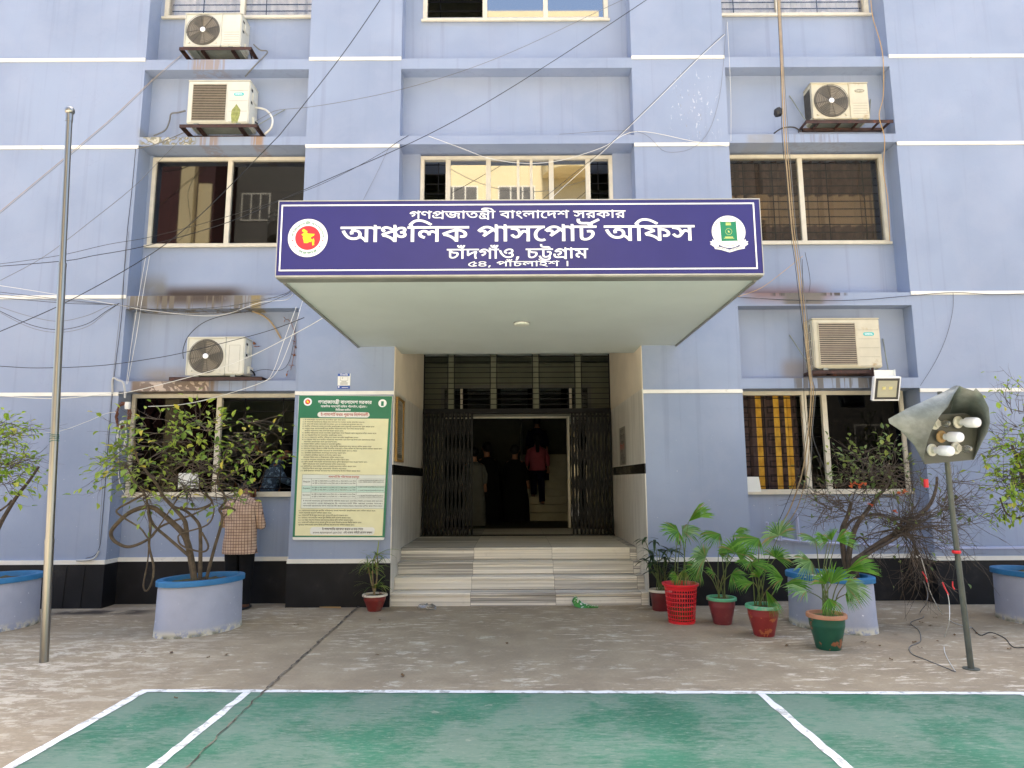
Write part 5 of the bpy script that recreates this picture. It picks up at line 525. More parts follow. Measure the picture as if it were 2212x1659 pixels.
M['g_black'] = glass('black_glass', (.3, .3, .3), .012, .18, fr=.15); M['g_tint'] = glass('tinted_glass', (.9, .88, .85), .045, .85, fr=.3)

office = thing('office_building', 'lavender passport office with white bands, recessed window bays and a central stepped porch', 'building', (0, D, 0))
w = MB()
# piers in the front plane
w.box(XW0, BL0, D, 9.2, 0, TOP); w.box(BR1, XW1, D, 9.2, 0, TOP)
w.box(BL1, M0 - .012, D, 11.2, 0, 3.72); w.box(BL1, M0, D, 9.2, 3.72, TOP); w.box(M1 + .012, BR0, D, 11.2, 0, 3.72); w.box(M1, BR0, D, 9.2, 3.72, TOP)
BE = 9.2
for x0, x1, side in ((BL0, BL1, -1), (BR0, BR1, 1)):
    w.box(x0, x1, DB, 8.8, 0, 1.33); w.box(x0, x1, D, BE, 2.63, 2.76); w.box(x0, x1, DN, 8.8, 2.76, 3.70); w.box(x0, x1, D, BE, 3.70, 3.87)
    w.box(x0, x1, DB, 8.8, 3.87, 4.63)
for x0, x1 in ((BL0, BL1), (M0, M1), (BR0, BR1)):
    w.box(x0, x1, D, BE, 5.93, 6.05); w.box(x0, x1, DN, 8.8, 6.05, 7.02); w.box(x0, x1, D, BE, 7.02, 7.17); w.box(x0, x1, DB, 8.8, 7.17, 7.99)
    w.box(x0, x1, D, BE, 9.27, 9.4); w.box(x0, x1, DN, 8.8, 9.4, TOP - .3); w.box(x0, x1, D, BE, TOP - .3, TOP)
w.box(M0, M1, DB, 8.8, 3.72, 4.75)
for z0, z1 in ((4.75, 5.93), (7.99, 9.27)): w.box(M0, -1.235, DB, 8.8, z0, z1); w.box(1.385, M1, DB, 8.8, z0, z1)
for z0, z1 in ((1.33, 2.63), (4.63, 5.93), (7.99, 9.27)):
    if z0 > 4: w.box(BL0, -4.90, DB, 8.8, z0, z1); w.box(5.08, BR1, DB, 8.8, z0, z1)
w.build('facade_wall', M['wall'], office)
# rear shell, roof and floors keep the sun out of the rooms
w = MB(); w.box(XW0, XW1, 9.2, 20, TOP - .25, TOP - .02); w.box(XW0, XW1, 19.7, 20, 0, TOP - .25); w.box(XW0, XW0 + .25, 9.2, 19.7, 0, TOP - .25); w.box(XW1 - .25, XW1, 9.2, 19.7, 0, TOP - .25)
w.box(XW0 + .25, XW1 - .25, 8.85, 19.7, 3.74, 3.86); w.box(XW0 + .25, XW1 - .25, 9.2, 19.7, 7.04, 7.15)
w.box(-3.0, -2.9, 9.2, 19.7, 0, 3.74); w.box(3.0, 3.1, 9.2, 19.7, 0, 3.74); w.box(-2.2, -2.1, 9.2, 19.7, 3.86, 7.04); w.box(2.4, 2.5, 9.2, 19.7, 3.86, 7.04)
w.box(-2.2, -2.1, 9.2, 19.7, 7.15, 13); w.box(2.4, 2.5, 9.2, 19.7, 7.15, 13)
w.box(XW0 + .25, -3.0, 11.6, 11.7, 0, 3.74); w.box(3.1, XW1 - .25, 11.6, 11.7, 0, 3.74); w.box(XW0 + .25, XW1 - .25, 12.2, 12.3, 3.86, 7.04); w.box(XW0 + .25, XW1 - .25, 12.2, 12.3, 7.15, 13)
w.build('inner_wall', M['int'], office)
# white bands, plinth
w = MB()
for x0, x1 in ((XW0, BL0), (BL1, M0), (M1, BR0), (BR1, XW1)):
    for z0, z1 in ((2.575, 2.62), (3.835, 3.88), (5.885, 5.93), (7.145, 7.19), (9.2, 9.245)):
        if z0 == 3.835 and -3 < x0 < 3: continue
        w = MB(); w.box(x0, x1, D - .014, D + .02, z0, z1); w.build('white_band', M['white'], office)
for x0, x1, y in ((XW0, BL0 + .008, D - .03), (BL0, BL1, DB - .03), (BL1 - .008, M0 - .002, D - .03), (M1 + .002, BR0 + .008, D - .03), (BR0, BR1, DB - .03), (BR1 - .008, XW1, D - .03)):
    w = MB(); w.box(x0, x1, y, y + .06, .515, .565)
    if x1 == BL0 + .008: w.box(BL0 - .02, BL0 + .008, D + .03, DB - .03, .515, .565)
    if x0 == BR1 - .008: w.box(BR1 - .008, BR1 + .02, D + .03, DB - .03, .515, .565)
    w.build('white_band', M['white'], office)
for x0, x1, y in ((XW0, BL0 + .006, D - .022), (BL0, BL1, DB - .022), (BL1 - .006, M0 - .004, D - .022), (M1 + .004, BR0 + .006, D - .022), (BR0, BR1, DB - .022), (BR1 - .006, XW1, D - .022)):
    w = MB(); w.box(x0, x1, y, y + .06, 0, .514)
    if x1 == BL0 + .006:
        w.box(BL0 - .02, x1, D + .038, DB - .022, 0, .514)
        for xx in (-5.62, -5.42, -5.2): w.bar((xx, D - .024, .01), (xx + .02, D - .024, .5), .012, .008)     # seams in the tarred lining
    if x0 == BR1 - .006: w.box(x0, BR1 + .02, D + .038, DB - .022, 0, .514)
    w.build('plinth', M['black'], office)
# porch: steps, floor, lined walls, ceiling
for k in range(4):
    w = MB(); y0 = 8.34 + .235 * k; y1 = 8.34 + .235 * (k + 1) if k < 3 else 12.55
    w.box(M0 + .002, M1 - .002, y0, y1, .155 * k, .155 * (k + 1) - .03); w.box(M0 + .002, M1 - .002, y0 - .018, y1 - (.018 if k < 3 else 0), .155 * (k + 1) - .03, .155 * (k + 1))
    w.build('step', M['marble'], office, bevel=.003)
for x0, x1, a, c, e, f in ((M0 - .011, M0, M0 - .011, M0 + .004, M0 - .009, M0 - .001), (M1, M1 + .011, M1 - .004, M1 + .011, M1 + .001, M1 + .009)):
    w = MB(); w.box(x0, x1, D + .002, 9.06, 0, .62); w.box(x0, x1, D + .002, 11.1, .62, 1.575); w.build('wall_tile', M['tile'], office)
    w = MB(); w.box(x0, x1, D + .002, 11.1, 1.70, 2.64); w.build('wall_tile', M['tile'], office)
    w = MB(); w.box(a, c, D + .001, 11.1, 1.575, 1.70); w.build('tile_border', M['tileb'], office)
    w = MB(); w.box(e, f, D + .003, 11.1, 2.64, 3.72); w.build('porch_wall', M['cream'], office)
# canopy slab with its lip running back into the porch
CX0, CX1, CY = -1.965, 2.105, 5.40
w = MB(); w.box(CX0 + .03, CX1 - .03, CY + .13, D, 3.19, 3.5); w.box(M0 - .003, M1 + .003, D, 8.82, 3.19, 3.72); w.box(M0 - .003, M1 + .003, 8.82, 11.2, 3.60, 3.72); canopy = w.build('canopy', M['soffit'], office)
for x in (CX0 + .005, CX1 - .03): w = MB(); w.box(x, x + .025, CY + .13, D - .003, 3.175, 3.56); w.build('canopy_edge', M['grey'], canopy)
# wall above the gate, inner partition, hall, stairs
w = MB(); w.box(M0, M1, 11.02, 11.14, 2.60, 2.68); w.build('lintel', M['iron'], office)
w = MB()
w.box(-2.9, 3.0, 17.8, 17.9, .62, 3.72); w.box(-2.9, -2.8, 12.76, 17.8, .62, 3.72); w.box(2.9, 3.0, 12.76, 17.8, .62, 3.72); w.build('hall_wall', mat('shaded_hall_paint', hexc('3f3f36'), .8), office); w = MB()  # deep hall walls: darker copy of the hall paint, the dimness is in its colour
w.box(-2.9, -2.8, 11.2, 12.75, .62, 3.72); w.box(2.9, 3.0, 11.2, 12.75, .62, 3.72)
w.box(-2.8, 2.9, 12.6, 12.75, 3.30, 3.72); w.box(-2.8, -1.35, 12.6, 12.75, .62, 3.30); w.box(1.5, 2.9, 12.6, 12.75, .62, 3.3); w.box(-2.9, M0 - .02, 11.2, 11.3, 0, 3.72); w.box(M1 + .02, 3.0, 11.2, 11.3, 0, 3.72)
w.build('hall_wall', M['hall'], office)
w = MB(); w.box(-2.8, 2.9, 12.55, 17.8, .40, .617); w.build('hall_floor', mat('hall_floor', hexc('55534a'), .5), office)
w = MB()
for k in range(9): w.box(.2, 1.75, 14.9 + .27 * k, 17.8, .617 + .17 * k, .617 + .17 * (k + 1))
w.build('staircase', mat('stair_stone', hexc('98957f'), .6), office)
dr = MB(); dr.box(-1.35, 1.5, 12.57, 12.73, 3.24, 3.30); dr.box(-1.35, 1.5, 12.57, 12.73, 2.69, 2.75); dr.box(-1.35, -1.29, 12.57, 12.73, .62, 3.24); dr.box(1.44, 1.5, 12.57, 12.73, .62, 3.24)
dr = dr.build('hall_door_frame', mat('dull_door_frame', hexc('5c5a50'), .5), office)
for x, z0, z1 in ((-.96, 2.75, 3.24), (1.11, 2.75, 3.24), (1.055, .63, 2.69)): p = MB(); p.box(x - .022, x + .022, 12.55, 12.73, z0, z1); p.build('mullion', M['frame'], dr)
p = MB(); p.box(-1.29, 1.03, 12.56, 12.60, 2.66, 2.69); p.build('door_head', M['frame'], dr)
gl = MB(); gl.box(-1.29, 1.44, 12.62, 12.63, 2.75, 3.24); gl.box(1.08, 1.44, 12.62, 12.63, .63, 2.69); gl.build('pane', M['g_dark'], dr)
b = MB(); b.tube([(.22, 14.75, .63), (.22, 14.75, 1.55), (.22, 17.2, 3.1)], .025, 8); b.tube([(.22, 15.3, .9), (.22, 15.3, 1.85)], .012); b.build('stair_rail', M['grey'], office)
b = MB()
for x in (-1.02, -.31, .40, 1.11):
    for dx in (-.055, .055): b.box(x + dx - .007, x + dx + .007, 11.05, 11.064, 2.68, 3.60)
b.box(M0, M0 + .02, 11.05, 11.064, 2.68, 3.6); b.box(M1 - .02, M1, 11.05, 11.064, 2.68, 3.6)
for k in range(10): b.box(M0, M1, 11.066, 11.078, 2.75 + .09 * k, 2.762 + .09 * k)
b.build('transom_grille', M['iron'], office)
for x in (-1.02, -.31, .40, 1.11): b = MB(); b.box(x - .047, x + .047, 11.08, 11.12, 2.68, 3.6); b.build('transom_post', M['hall'], office)
def gate(x0, x1, n, seed):
    rnd = random.Random(seed); b = MB(); z0, z1 = .635, 2.60
    for i in range(n):
        x = x0 + (x1 - x0) * i / (n - 1); y = 10.96 + (.02 if i % 2 else -.02) + rnd.uniform(-.006, .006)
        b.box(x - .017, x + .017, y - .006, y + .006, z0, z1); b.box(x - .017, x - .013, y - .02, y + .006, z0, z1); b.box(x + .013, x + .017, y - .02, y + .006, z0, z1)
    g = b.build('folding_gate', M['iron'], office); l = MB()
    for i in range(n - 1):
        xa, xb = x0 + (x1 - x0) * i / (n - 1), x0 + (x1 - x0) * (i + 1) / (n - 1)
        for k in range(4):
            za = .75 + .46 * k
            l.bar((xa, 10.928, za), (xb, 10.928, za + .44), .012, .004); l.bar((xa, 10.921, za + .44), (xb, 10.921, za), .012, .004)
    l.build('lattice', M['iron'], g)
    for z in (2.53, .72): r = MB(); r.box(x0 - .01, x1 + .01, 10.99, 11.0, z, z + .03); r.build('rail', M['iron'], g)
gate(-1.44, -.66, 13, 1); gate(.98, 1.61, 11, 2)
b = MB(); b.box(M0, M1, 10.9, 11.05, .618, .632); b.build('threshold', M['iron'], office)

# ---------------------------------------------------------------- windows of the office (frame > panes, bars)
def window(x0, x1, z0, z1, mull, panes, bars=None, sill=True, Y=DB, fw=.05):
    b = MB(); y0, y1 = Y - .012, Y + .07
    b.box(x0, x1, y0, y1, z1 - fw, z1); b.box(x0, x1, y0, y1, z0, z0 + fw * .8); b.box(x0, x0 + fw, y0, y1, z0 + fw * .8, z1 - fw); b.box(x1 - fw, x1, y0, y1, z0 + fw * .8, z1 - fw)
    for m in mull: b.box(m - .032, m + .032, y0 + .006, y1 - .02, z0 + fw * .8, z1 - fw)
    if sill: b.box(x0 - .02, x1 + .02, Y - .045, y0, z0 - .022, z0 + .012)
    f = b.build('window', M['frame'], office, bevel=.003)
    for k, (a, c, g) in enumerate(panes):
        p = MB(); yy = Y + .02 + .012 * (k % 2); p.box(a, c, yy, yy + .005, z0 + fw * .8, z1 - fw); p.build('pane', M[g], f)
    if bars:
        p = MB(); n, vs = bars
        for k in range(n): zz = z0 + .08 + (z1 - z0 - .16) * k / (n - 1); p.box(x0 + fw, x1 - fw, Y + .085, Y + .095, zz - .005, zz + .005)
        for v in vs: p.box(v - .005, v + .005, Y + .095, Y + .105, z0 + fw, z1 - fw)
        p.build('window_bars', M['iron'], f)
    return f
window(-4.935, BL1, 1.33, 2.63, (-3.80,), ((-4.885, -3.83, 'g_black'),), (9, (-3.0, -4.3, -3.5)))
window(BR0, 5.075, 1.33, 2.63, (3.79, 4.05), ((4.08, 5.025, 'g_black'),), (10, (3.3,)))
window(-4.90, BL1, 4.63, 5.90, (-3.84,), ((-4.85, -3.87, 'g_refl'), (-3.81, -2.78, 'g_refl')) if 0 else ((-4.85, -3.87, 'g_dark'), (-3.81, -2.78, 'g_dark')))
window(BR0, 5.08, 4.63, 5.90, (3.95,), ((2.95, 3.92, 'g_tint'), (3.98, 5.03, 'g_tint')), (11, (3.2, 3.6, 4.35, 4.85)))
window(-1.235, 1.385, 4.75, 5.90, (-.86, -.31, .55, 1.05), ((-.83, -.34, 'g_mirror'), (-.28, .52, 'g_mirror'), (.58, 1.02, 'g_mirror')), (8, (-1.0, 1.2)), sill=False)
b = MB(); b.box(.08, .115, DB + .004, DB + .05, 4.79, 5.85); b.box(.26, .295, DB + .004, DB + .05, 4.79, 5.85); b.build('window_stile', M['frame'], office)
window(-4.90, BL1, 7.99, 9.27, (-3.80,), ((-4.85, -3.83, 'g_clear'), (-3.77, -2.78, 'g_clear')), (12, (-3.5, -4.4)), fw=.06)
window(BR0, 5.08, 7.99, 9.27, (3.80,), ((2.95, 3.77, 'g_clear'), (3.83, 5.03, 'g_clear')), (12, (3.2, 4.4)), fw=.06)
window(-1.235, 1.385, 7.93, 9.25, (-.36, .50), ((-.33, .47, 'g_mirror'), (.53, 1.33, 'g_mirror')), (9, (-1.0,)), fw=.06)
# ---------------------------------------------------------------- lettering (outlines of the letters, cut as thin sheets)
_G = {}
for ln in GLYPHS.strip().split('\n'):
    gid, adv, d = ln.split('=')
    _G[gid] = (int(adv), [[tuple(map(int, p.split(','))) for p in c.split()] for c in d.split('|')] if d else [])
_L = dict(ln.split('=', 1) for ln in LINES.strip().split('\n'))
def winding(p, cs):
    w = 0
    for c in cs:
        for i in range(len(c)):
            (x0, y0), (x1, y1) = c[i - 1], c[i]
            if (y0 <= p[1]) != (y1 <= p[1]) and x0 + (p[1] - y0) * (x1 - x0) / (y1 - y0) > p[0]: w += 1 if y1 > y0 else -1
    return w
def embolden(c, k):
    o = []; n = len(c)
    for i in range(n):
        p0, p1, p2 = Vector(c[i - 1]), Vector(c[i]), Vector(c[(i + 1) % n]); a, b_ = (p1 - p0), (p2 - p1)
        if a.length == 0 or b_.length == 0: o.append(tuple(p1)); continue
        a.normalize(); b_.normalize(); n1, n2 = Vector((-a.y, a.x)), Vector((-b_.y, b_.x)); m = n1 + n2
        if m.length < .2: o.append(tuple(p1)); continue
        m.normalize(); q = p1 + m * min(k / max(.45, m.dot(n1)), k * 1.8); o.append((q.x, q.y))
    return o
_cache = {}
def glyph(gid, bold):
    if (gid, bold) not in _cache:
        cs = [embolden(c, bold) if bold else c for c in _G[gid][1]]; pts, eds = [], []
        for c in cs: k = len(pts); pts += [Vector(p) for p in c]; eds += [(k + i, k + (i + 1) % len(c)) for i in range(len(c))]
        if pts:
            vo, _, fo = geometry.delaunay_2d_cdt(pts, eds, [], 0, .01)[:3]
            fo = [f for f in fo if winding((sum(vo[i].x for i in f) / 3, sum(vo[i].y for i in f) / 3), cs)]; _cache[gid, bold] = [([(v.x, v.y) for v in vo], fo)]
        else: _cache[gid, bold] = []
    return _cache[gid, bold]
def runs(key):
    x = 0; o = []
    for tk in _L[key].split():
        gid, _, off = tk.partition('@'); dx, dy = map(int, off.split(',')) if off else (0, 0)
        o.append((gid, x + dx, dy)); x += _G[gid][0]
    return o, x
def letters(mb, key, place, bold=0, spread=1.0, lift=.0004):     # place(u 0..1 along, h in em, layer) -> point
    o, wd = runs(key)
    for i, (gid, gx, gy) in enumerate(o):
        for j, (vs, tris) in enumerate(glyph(gid, bold)):
            lay = .0006 + (i % 2) * lift
            mb.add([place((gx + x) / wd, (gy + y) / 1000, lay) for x, y in vs], tris)
    return wd
BH = .63                              # height of the head line over the base line, in em
M['letter'] = mat('white_lettering', (.86, .86, .86), .45, var=.03); M['ink'] = mat('dark_print', hexc('3b382f'), .5, var=.1); M['redink'] = mat('red_print', hexc('b04a3c'), .5, var=.1)
M['green'] = mat('green_print', hexc('18714f'), .4, var=.06); M['yellow'] = mat('cream_print', hexc('dedab0'), .45, var=.04); M['navy'] = mat('sign_blue', (.029, .026, .145), .36, var=.10, scale=1.3, spec=.45)
M['red'] = mat('emblem_red', hexc('e0303a'), .45, var=.03); M['gold'] = mat('emblem_yellow', hexc('f2de2c'), .45, var=.03); M['paper'] = mat('white_paper', hexc('e2e2da'), .6, var=.04); M['teal'] = mat('teal_print', hexc('35b3b3'), .4, var=.04)
M['ptable'] = mat('table_print', hexc('d5dad0'), .5, var=.03); M['ptable2'] = mat('table_print_green', hexc('b9d3c6'), .5, var=.03); M['blueink'] = mat('blue_print', hexc('2b4f9c'), .5, var=.05); M['pgreen'] = mat('passport_green', hexc('1a7a58'), .45, var=.05)
MAP = [(680, 605), (745, 635), (765, 662), (800, 668), (812, 690), (800, 735), (830, 757), (900, 765), (1040, 775), (1020, 825), (960, 858), (920, 885), (930, 930), (965, 968), (1015, 905), (1040, 990), (1030, 1080), (1042, 1135), (1010, 1128), (985, 1160), (968, 1060), (955, 1005), (930, 1010), (905, 1050), (880, 1010), (858, 1050), (810, 1068), (715, 1062), (700, 960), (668, 890), (690, 850), (625, 785), (690, 750), (722, 742), (636, 672)]
def disc(mb, f, c, r, n=48, r0=0, lay=0, asp=1):
    if r0 == 0: mb.add([f(c[0] + r * math.cos(2 * math.pi * k / n), c[1] + r * asp * math.sin(2 * math.pi * k / n), lay) for k in range(n)], [tuple(range(n))])
    else: mb.add([f(c[0] + q * math.cos(2 * math.pi * k / n), c[1] + q * asp * math.sin(2 * math.pi * k / n), lay) for q in (r0, r) for k in range(n)], [(k, (k + 1) % n, n + (k + 1) % n, n + k) for k in range(n)])
def star(mb, f, c, r, lay): mb.add([f(c[0] + (r if k % 2 == 0 else r * .42) * math.sin(math.pi * k / 5), c[1] + (r if k % 2 == 0 else r * .42) * math.cos(math.pi * k / 5), lay) for k in range(10)], [tuple(range(10))])
def arc_letters(mb, key, f, c, r, h, a0, a1, lay, bold=0, inner=False, lim=BH):     # along a ring from angle a0 to a1 (degrees)
    def pl(u, e, l):
        a = R(a0 + (a1 - a0) * u); q = r + (-e if inner else e) / lim * h if not inner else r + (lim - e) / lim * h
        return f(c[0] + q * math.cos(a), c[1] + q * math.sin(a), lay + l * .5)
    letters(mb, key, pl, bold)
def seal(f, c, r, parent, small=False):     # the round government seal
    b = MB(); disc(b, f, c, r, lay=.002); e = b.build('emblem', M['letter'], parent)
    if small:
        b = MB(); disc(b, f, c, r * .62, 24, lay=.003); b.build('disc', M['red'], e)
        b = MB(); b.add([f(c[0] + (x - 835) / 390 * r * .62, c[1] - (y - 890) / 390 * r * .62, .004) for x, y in MAP], [tuple(range(len(MAP)))]); b.build('map', M['gold'], e); return
    b = MB(); disc(b, f, c, r * .905, 64, r * .888, .003); arc_letters(b, 'e1', f, c, r * .72, r * .10, 176, 2, .003, 14); arc_letters(b, 'e2', f, c, r * .74, r * .11, 236, 306, .003, 14, True); b.build('lettering', M['green'], e)
    b = MB(); disc(b, f, c, r * .635, lay=.003); b.build('disc', M['red'], e)
    b = MB(); b.add([f(c[0] + (x - 828) / 618 * r, c[1] - (y - 897) / 618 * r, .0045) for x, y in MAP], [tuple(range(len(MAP)))]); b.build('map', M['gold'], e)
    b = MB()
    for a in (190, 217, 323, 350): star(b, f, (c[0] + .77 * r * math.cos(R(a)), c[1] + .77 * r * math.sin(R(a))), r * .06, .003)
    b.build('star', M['red'], e)
# sign board along the front edge of the canopy
SX0, SX1, SZ0, SZ1 = -1.975, 2.112, 3.207, 3.860
sign = thing('sign_board', 'long blue sign board with white Bengali lettering and two round emblems on the canopy edge', 'sign board', (.07, CY, SZ0))
b = MB(); b.box(SX0, SX1, CY, CY + .125, SZ0, SZ1); b.build('panel', M['navy'], sign)
b = MB(); b.box(SX0 - .006, SX1 + .006, CY - .004, CY + .13, SZ1, SZ1 + .008); b.box(SX0 - .006, SX0, CY - .004, CY + .13, SZ0 - .012, SZ1); b.box(SX1, SX1 + .006, CY - .004, CY + .13, SZ0 - .012, SZ1); b.box(SX0, SX1, CY - .004, CY + .008, SZ0 - .012, SZ0)
b.build('frame', mat('sign_frame', hexc('b9b7b0'), .4, .4), sign)
b = MB(); b.box(SX0, SX1, CY + .009, CY + .13, SZ0 - .022, SZ0 - .001); b.build('bottom_tray', M['grey'], sign)
sf = lambda x, z, l: Vector((x, CY - .003 - l, z))
b = MB(); x0, x1, z0, z1, t = SX0 + .022, SX1 - .045, SZ0 + .038, SZ1 - .030, .012
for q in ((x0, x1, z1 - t, z1), (x0, x1, z0, z0 + t), (x0, x0 + t, z0 + t, z1 - t), (x1 - t, x1, z0 + t, z1 - t)): b.quad(sf(q[0], q[2], 0), sf(q[1], q[2], 0), sf(q[1], q[3], 0), sf(q[0], q[3], 0))
b.build('border', M['letter'], sign)
b = MB()
for key, xa, xb, yt, yb_, bold in (('s1', 884, 1351, 456, 471.5, 9), ('s2', 736.5, 1500, 488.5, 521, 12), ('s3', 966, 1270, 537.5, 558.5, 10), ('s4', 1010, 1231, 564.5, 575.5, 5)):
    p0, p1 = at(xa, yb_, CY), at(xb, yb_, CY); xm = (xa + xb) / 2; zt, zb = at(xm, yt, CY).z, at(xm, yb_, CY).z
    letters(b, key, lambda u, e, l: sf(p0.x + (p1.x - p0.x) * u, zb + (zt - zb) * e / BH, l), bold)
b.build('lettering', M['letter'], sign)
q = at(665.3, 514.4, CY); seal(sf, (q.x, q.z), .168, sign)
q = at(1573.5, 501, CY); c = (q.x, q.z); r = .142
b = MB()
for s in (-1, 1):
    b.add([sf(c[0] + s * x * r, c[1] + z * r, .001) for x, z in ((.62, -.92), (.62, -.72), (.98, -.46), (1.0, -.58), (1.15, -.60), (1.06, -.70), (1.14, -.76), (.84, -.98))], [tuple(range(8))])
b.add([sf(c[0] + x * r, c[1] + z * r, .0015) for x, z in [(-.92, -.88), (-.86, -1.06), (-.5, -1.12), (0, -1.28), (.5, -1.12), (.92, -1.04), (.86, -.84), (.5, -.95), (0, -1.1), (-.5, -.95)]], [tuple(range(10))])
disc(b, sf, c, r, 64, 0, .002); e = b.build('emblem', M['letter'], sign)
b = MB(); disc(b, sf, c, r * .79, 64, r * .772, .0032); arc_letters(b, 'l1', sf, c, r * .83, r * .10, 162, 18, .003, 0, False, .7); arc_letters(b, 'l2', sf, c, r * .83, r * .09, 194, 346, .003, 0, True, .7)
for a in (174, 186, -6, 6): disc(b, sf, (c[0] + .89 * r * math.cos(R(a)), c[1] + .89 * r * math.sin(R(a))), r * .03, 12, 0, .003)
letters(b, 'r1', lambda u, e_, l: sf(c[0] + (u - .5) * 1.55 * r, c[1] + (-1.22 + abs(u - .5) * .42 + e_ * .14) * r, .003), 0); b.build('lettering', M['ink'], e)
b = MB(); b.quad(sf(c[0] - .45 * r, c[1] - .59 * r, .004), sf(c[0] + .50 * r, c[1] - .57 * r, .004), sf(c[0] + .46 * r, c[1] + .62 * r, .004), sf(c[0] - .49 * r, c[1] + .62 * r, .004)); p = b.build('passport', M['pgreen'], e)
b = MB(); disc(b, sf, (c[0], c[1]), r * .20, 32, r * .185, .0052); b.add([sf(c[0] + (x - 835) / 3600 * r, c[1] - (y - 890) / 3600 * r, .0052) for x, y in MAP], [tuple(range(len(MAP)))])
for zz, wd, hh in ((.50, .16, .05), (.40, .16, .05), (-.37, .24, .05), (-.43, .31, .025)): b.quad(sf(c[0] - wd * r, c[1] + zz * r, .0052), sf(c[0] + wd * r, c[1] + zz * r, .0052), sf(c[0] + wd * r, c[1] + (zz + hh) * r, .0052), sf(c[0] - wd * r, c[1] + (zz + hh) * r, .0052))
b.build('gold_print', mat('gold_print', hexc('d9d67a'), .5), e)

# instruction board on the left pier
NY = D - .03
NC = [at(645.5, 853, NY), at(848.3, 855, NY), at(831.5, 1166.5, NY), at(631, 1166, NY)]
def nf(u, v, l):
    p = (NC[0] * (1 - u) + NC[1] * u) * (1 - v) + (NC[3] * (1 - u) + NC[2] * u) * v; return Vector((p.x, NY - l, p.z))
notice = thing('notice_board', 'tall green and cream instruction board in Bengali hung beside the entrance steps', 'notice board', (NC[3].x, NY, NC[3].z))
def nrect(mb, u0, u1, v0, v1, l, rad=0):
    if not rad: mb.quad(nf(u0, v1, l), nf(u1, v1, l), nf(u1, v0, l), nf(u0, v0, l)); return
    ry = rad * .64; pts = []
    for cu, cv, a in ((u1 - rad, v0 + ry, 0), (u1 - rad, v1 - ry, 1), (u0 + rad, v1 - ry, 2), (u0 + rad, v0 + ry, 3)):
        for k in range(6):
            g = R(-90 + 90 * a + 18 * k); pts.append(nf(cu + rad * math.cos(g), cv + ry * math.sin(g), l))
    mb.poly(list(reversed(pts)))
b = MB(); rim = []
for cu, cv, a in ((.985, .010, 0), (.975, .990, 1), (.02, .990, 2), (.015, .010, 3)):
    for k in range(4): g = R(-90 + 90 * a + 30 * k); rim.append(nf(cu + .015 * math.cos(g), cv + .010 * math.sin(g), 0))
b.plate(list(reversed(rim)), (0, .022, 0)); b.build('panel', M['paper'], notice, fix=True)
b = MB(); nrect(b, 0.004, .996, .003, .982, .0015); b.build('green_print', M['green'], notice)
b = MB(); nrect(b, .028, .970, .164, .972, .003); b.build('cream_print', M['yellow'], notice)
b = MB(); nrect(b, .21, .765, .119, .157, .003, .03); nrect(b, .19, .885, .914, .966, .0045, .03); b.build('pill', M['paper'], notice)
b = MB(); nrect(b, .08, .972, .557, .634, .0045); nrect(b, .08, .972, .678, .788, .0045); b.build('fee_table', M['ptable'], notice)
b = MB(); nrect(b, .08, .972, .634, .678, .0046); b.build('fee_row', M['ptable2'], notice)
def nl(mb, key, u0, u1, v, h, l=.006, bold=8, natural=None, hh=BH):      # head line at v, letter height h
    wd = runs(key)[1]
    if natural: u1 = min(u1, u0 + wd / 1000 * natural)
    letters(mb, key, lambda u, e, q: nf(u0 + (u1 - u0) * u, v + h - h * e / hh, l + q * .4), bold)
b = MB(); nl(b, 's1', .209, .781, .039, .021, .004, 18); nl(b, 'h2', .24, .735, .074, .013, .004, 12); nl(b, 'h3', .40, .56, .099, .012, .004, 14); b.build('lettering', M['letter'], notice)
b = MB(); nl(b, 'h4', .245, .75, .129, .018, .006, 12); nl(b, 't1', .36, .69, .566, .012, .006, 12); b.build('red_lettering', M['redink'], notice)
b = MB()
for i in range(24):
    ind = 0 if _L['b%d' % i].split()[0] != '3' else .02
    nl(b, 'b%d' % i, .055 + ind, .95, .1715 + .01546 * i, .0074, natural=.0205)
for i in range(7): nl(b, 'g%d' % i, .055, .96, .799 + .0160 * i, .0076, natural=.0215)
for i in range(6): nl(b, 'p%d' % i, .19, .655, .597 + .0455 * (i // 2) + .0155 * (i % 2), .0075)
for i in range(3): nl(b, 'q%d' % i, .10, .955, .733 + .017 * i, .0075)
for i in range(6): nl(b, 'g%d' % i, .68, .96, .593 + .0455 * (i // 2) + .0115 * (i % 3), .006)
for i, k in enumerate(('l3', 'l4', 'l5')): nl(b, k, .092, .170, .600 + .0455 * i, .010, hh=.73)
for v in (.557, .585, .634, .678, .722, .788): nrect(b, .08, .972, v - .0006, v + .0006, .0058)
for u in (.08, .18, .665, .972): nrect(b, u - .001, u + .001, .585 if u in (.18, .665) else .557, .722 if u in (.18, .665) else .788, .0059)
nl(b, 'f1', .32, .76, .921, .013, .006, 14); nl(b, 'l6', .22, .53, .943, .013, .006, 6, hh=.73); nl(b, 'f2', .55, .86, .944, .012, .006, 12)
b.build('print', M['ink'], notice)
seal(nf if 0 else (lambda x, z, l: nf(x, -z * .645, l + .002)), (.10, -.049 / .645), .044, notice, True)
b = MB(); g = lambda x, z, l: nf(x, -z * .645, l + .002); disc(b, g, (.896, -.054 / .645), .044, 32, 0, .002); e = b.build('emblem', M['letter'], notice)
b = MB(); b.quad(g(.882, -.073 / .645, .004), g(.910, -.073 / .645, .004), g(.910, -.040 / .645, .004), g(.882, -.040 / .645, .004)); b.build('passport', M['pgreen'], e)

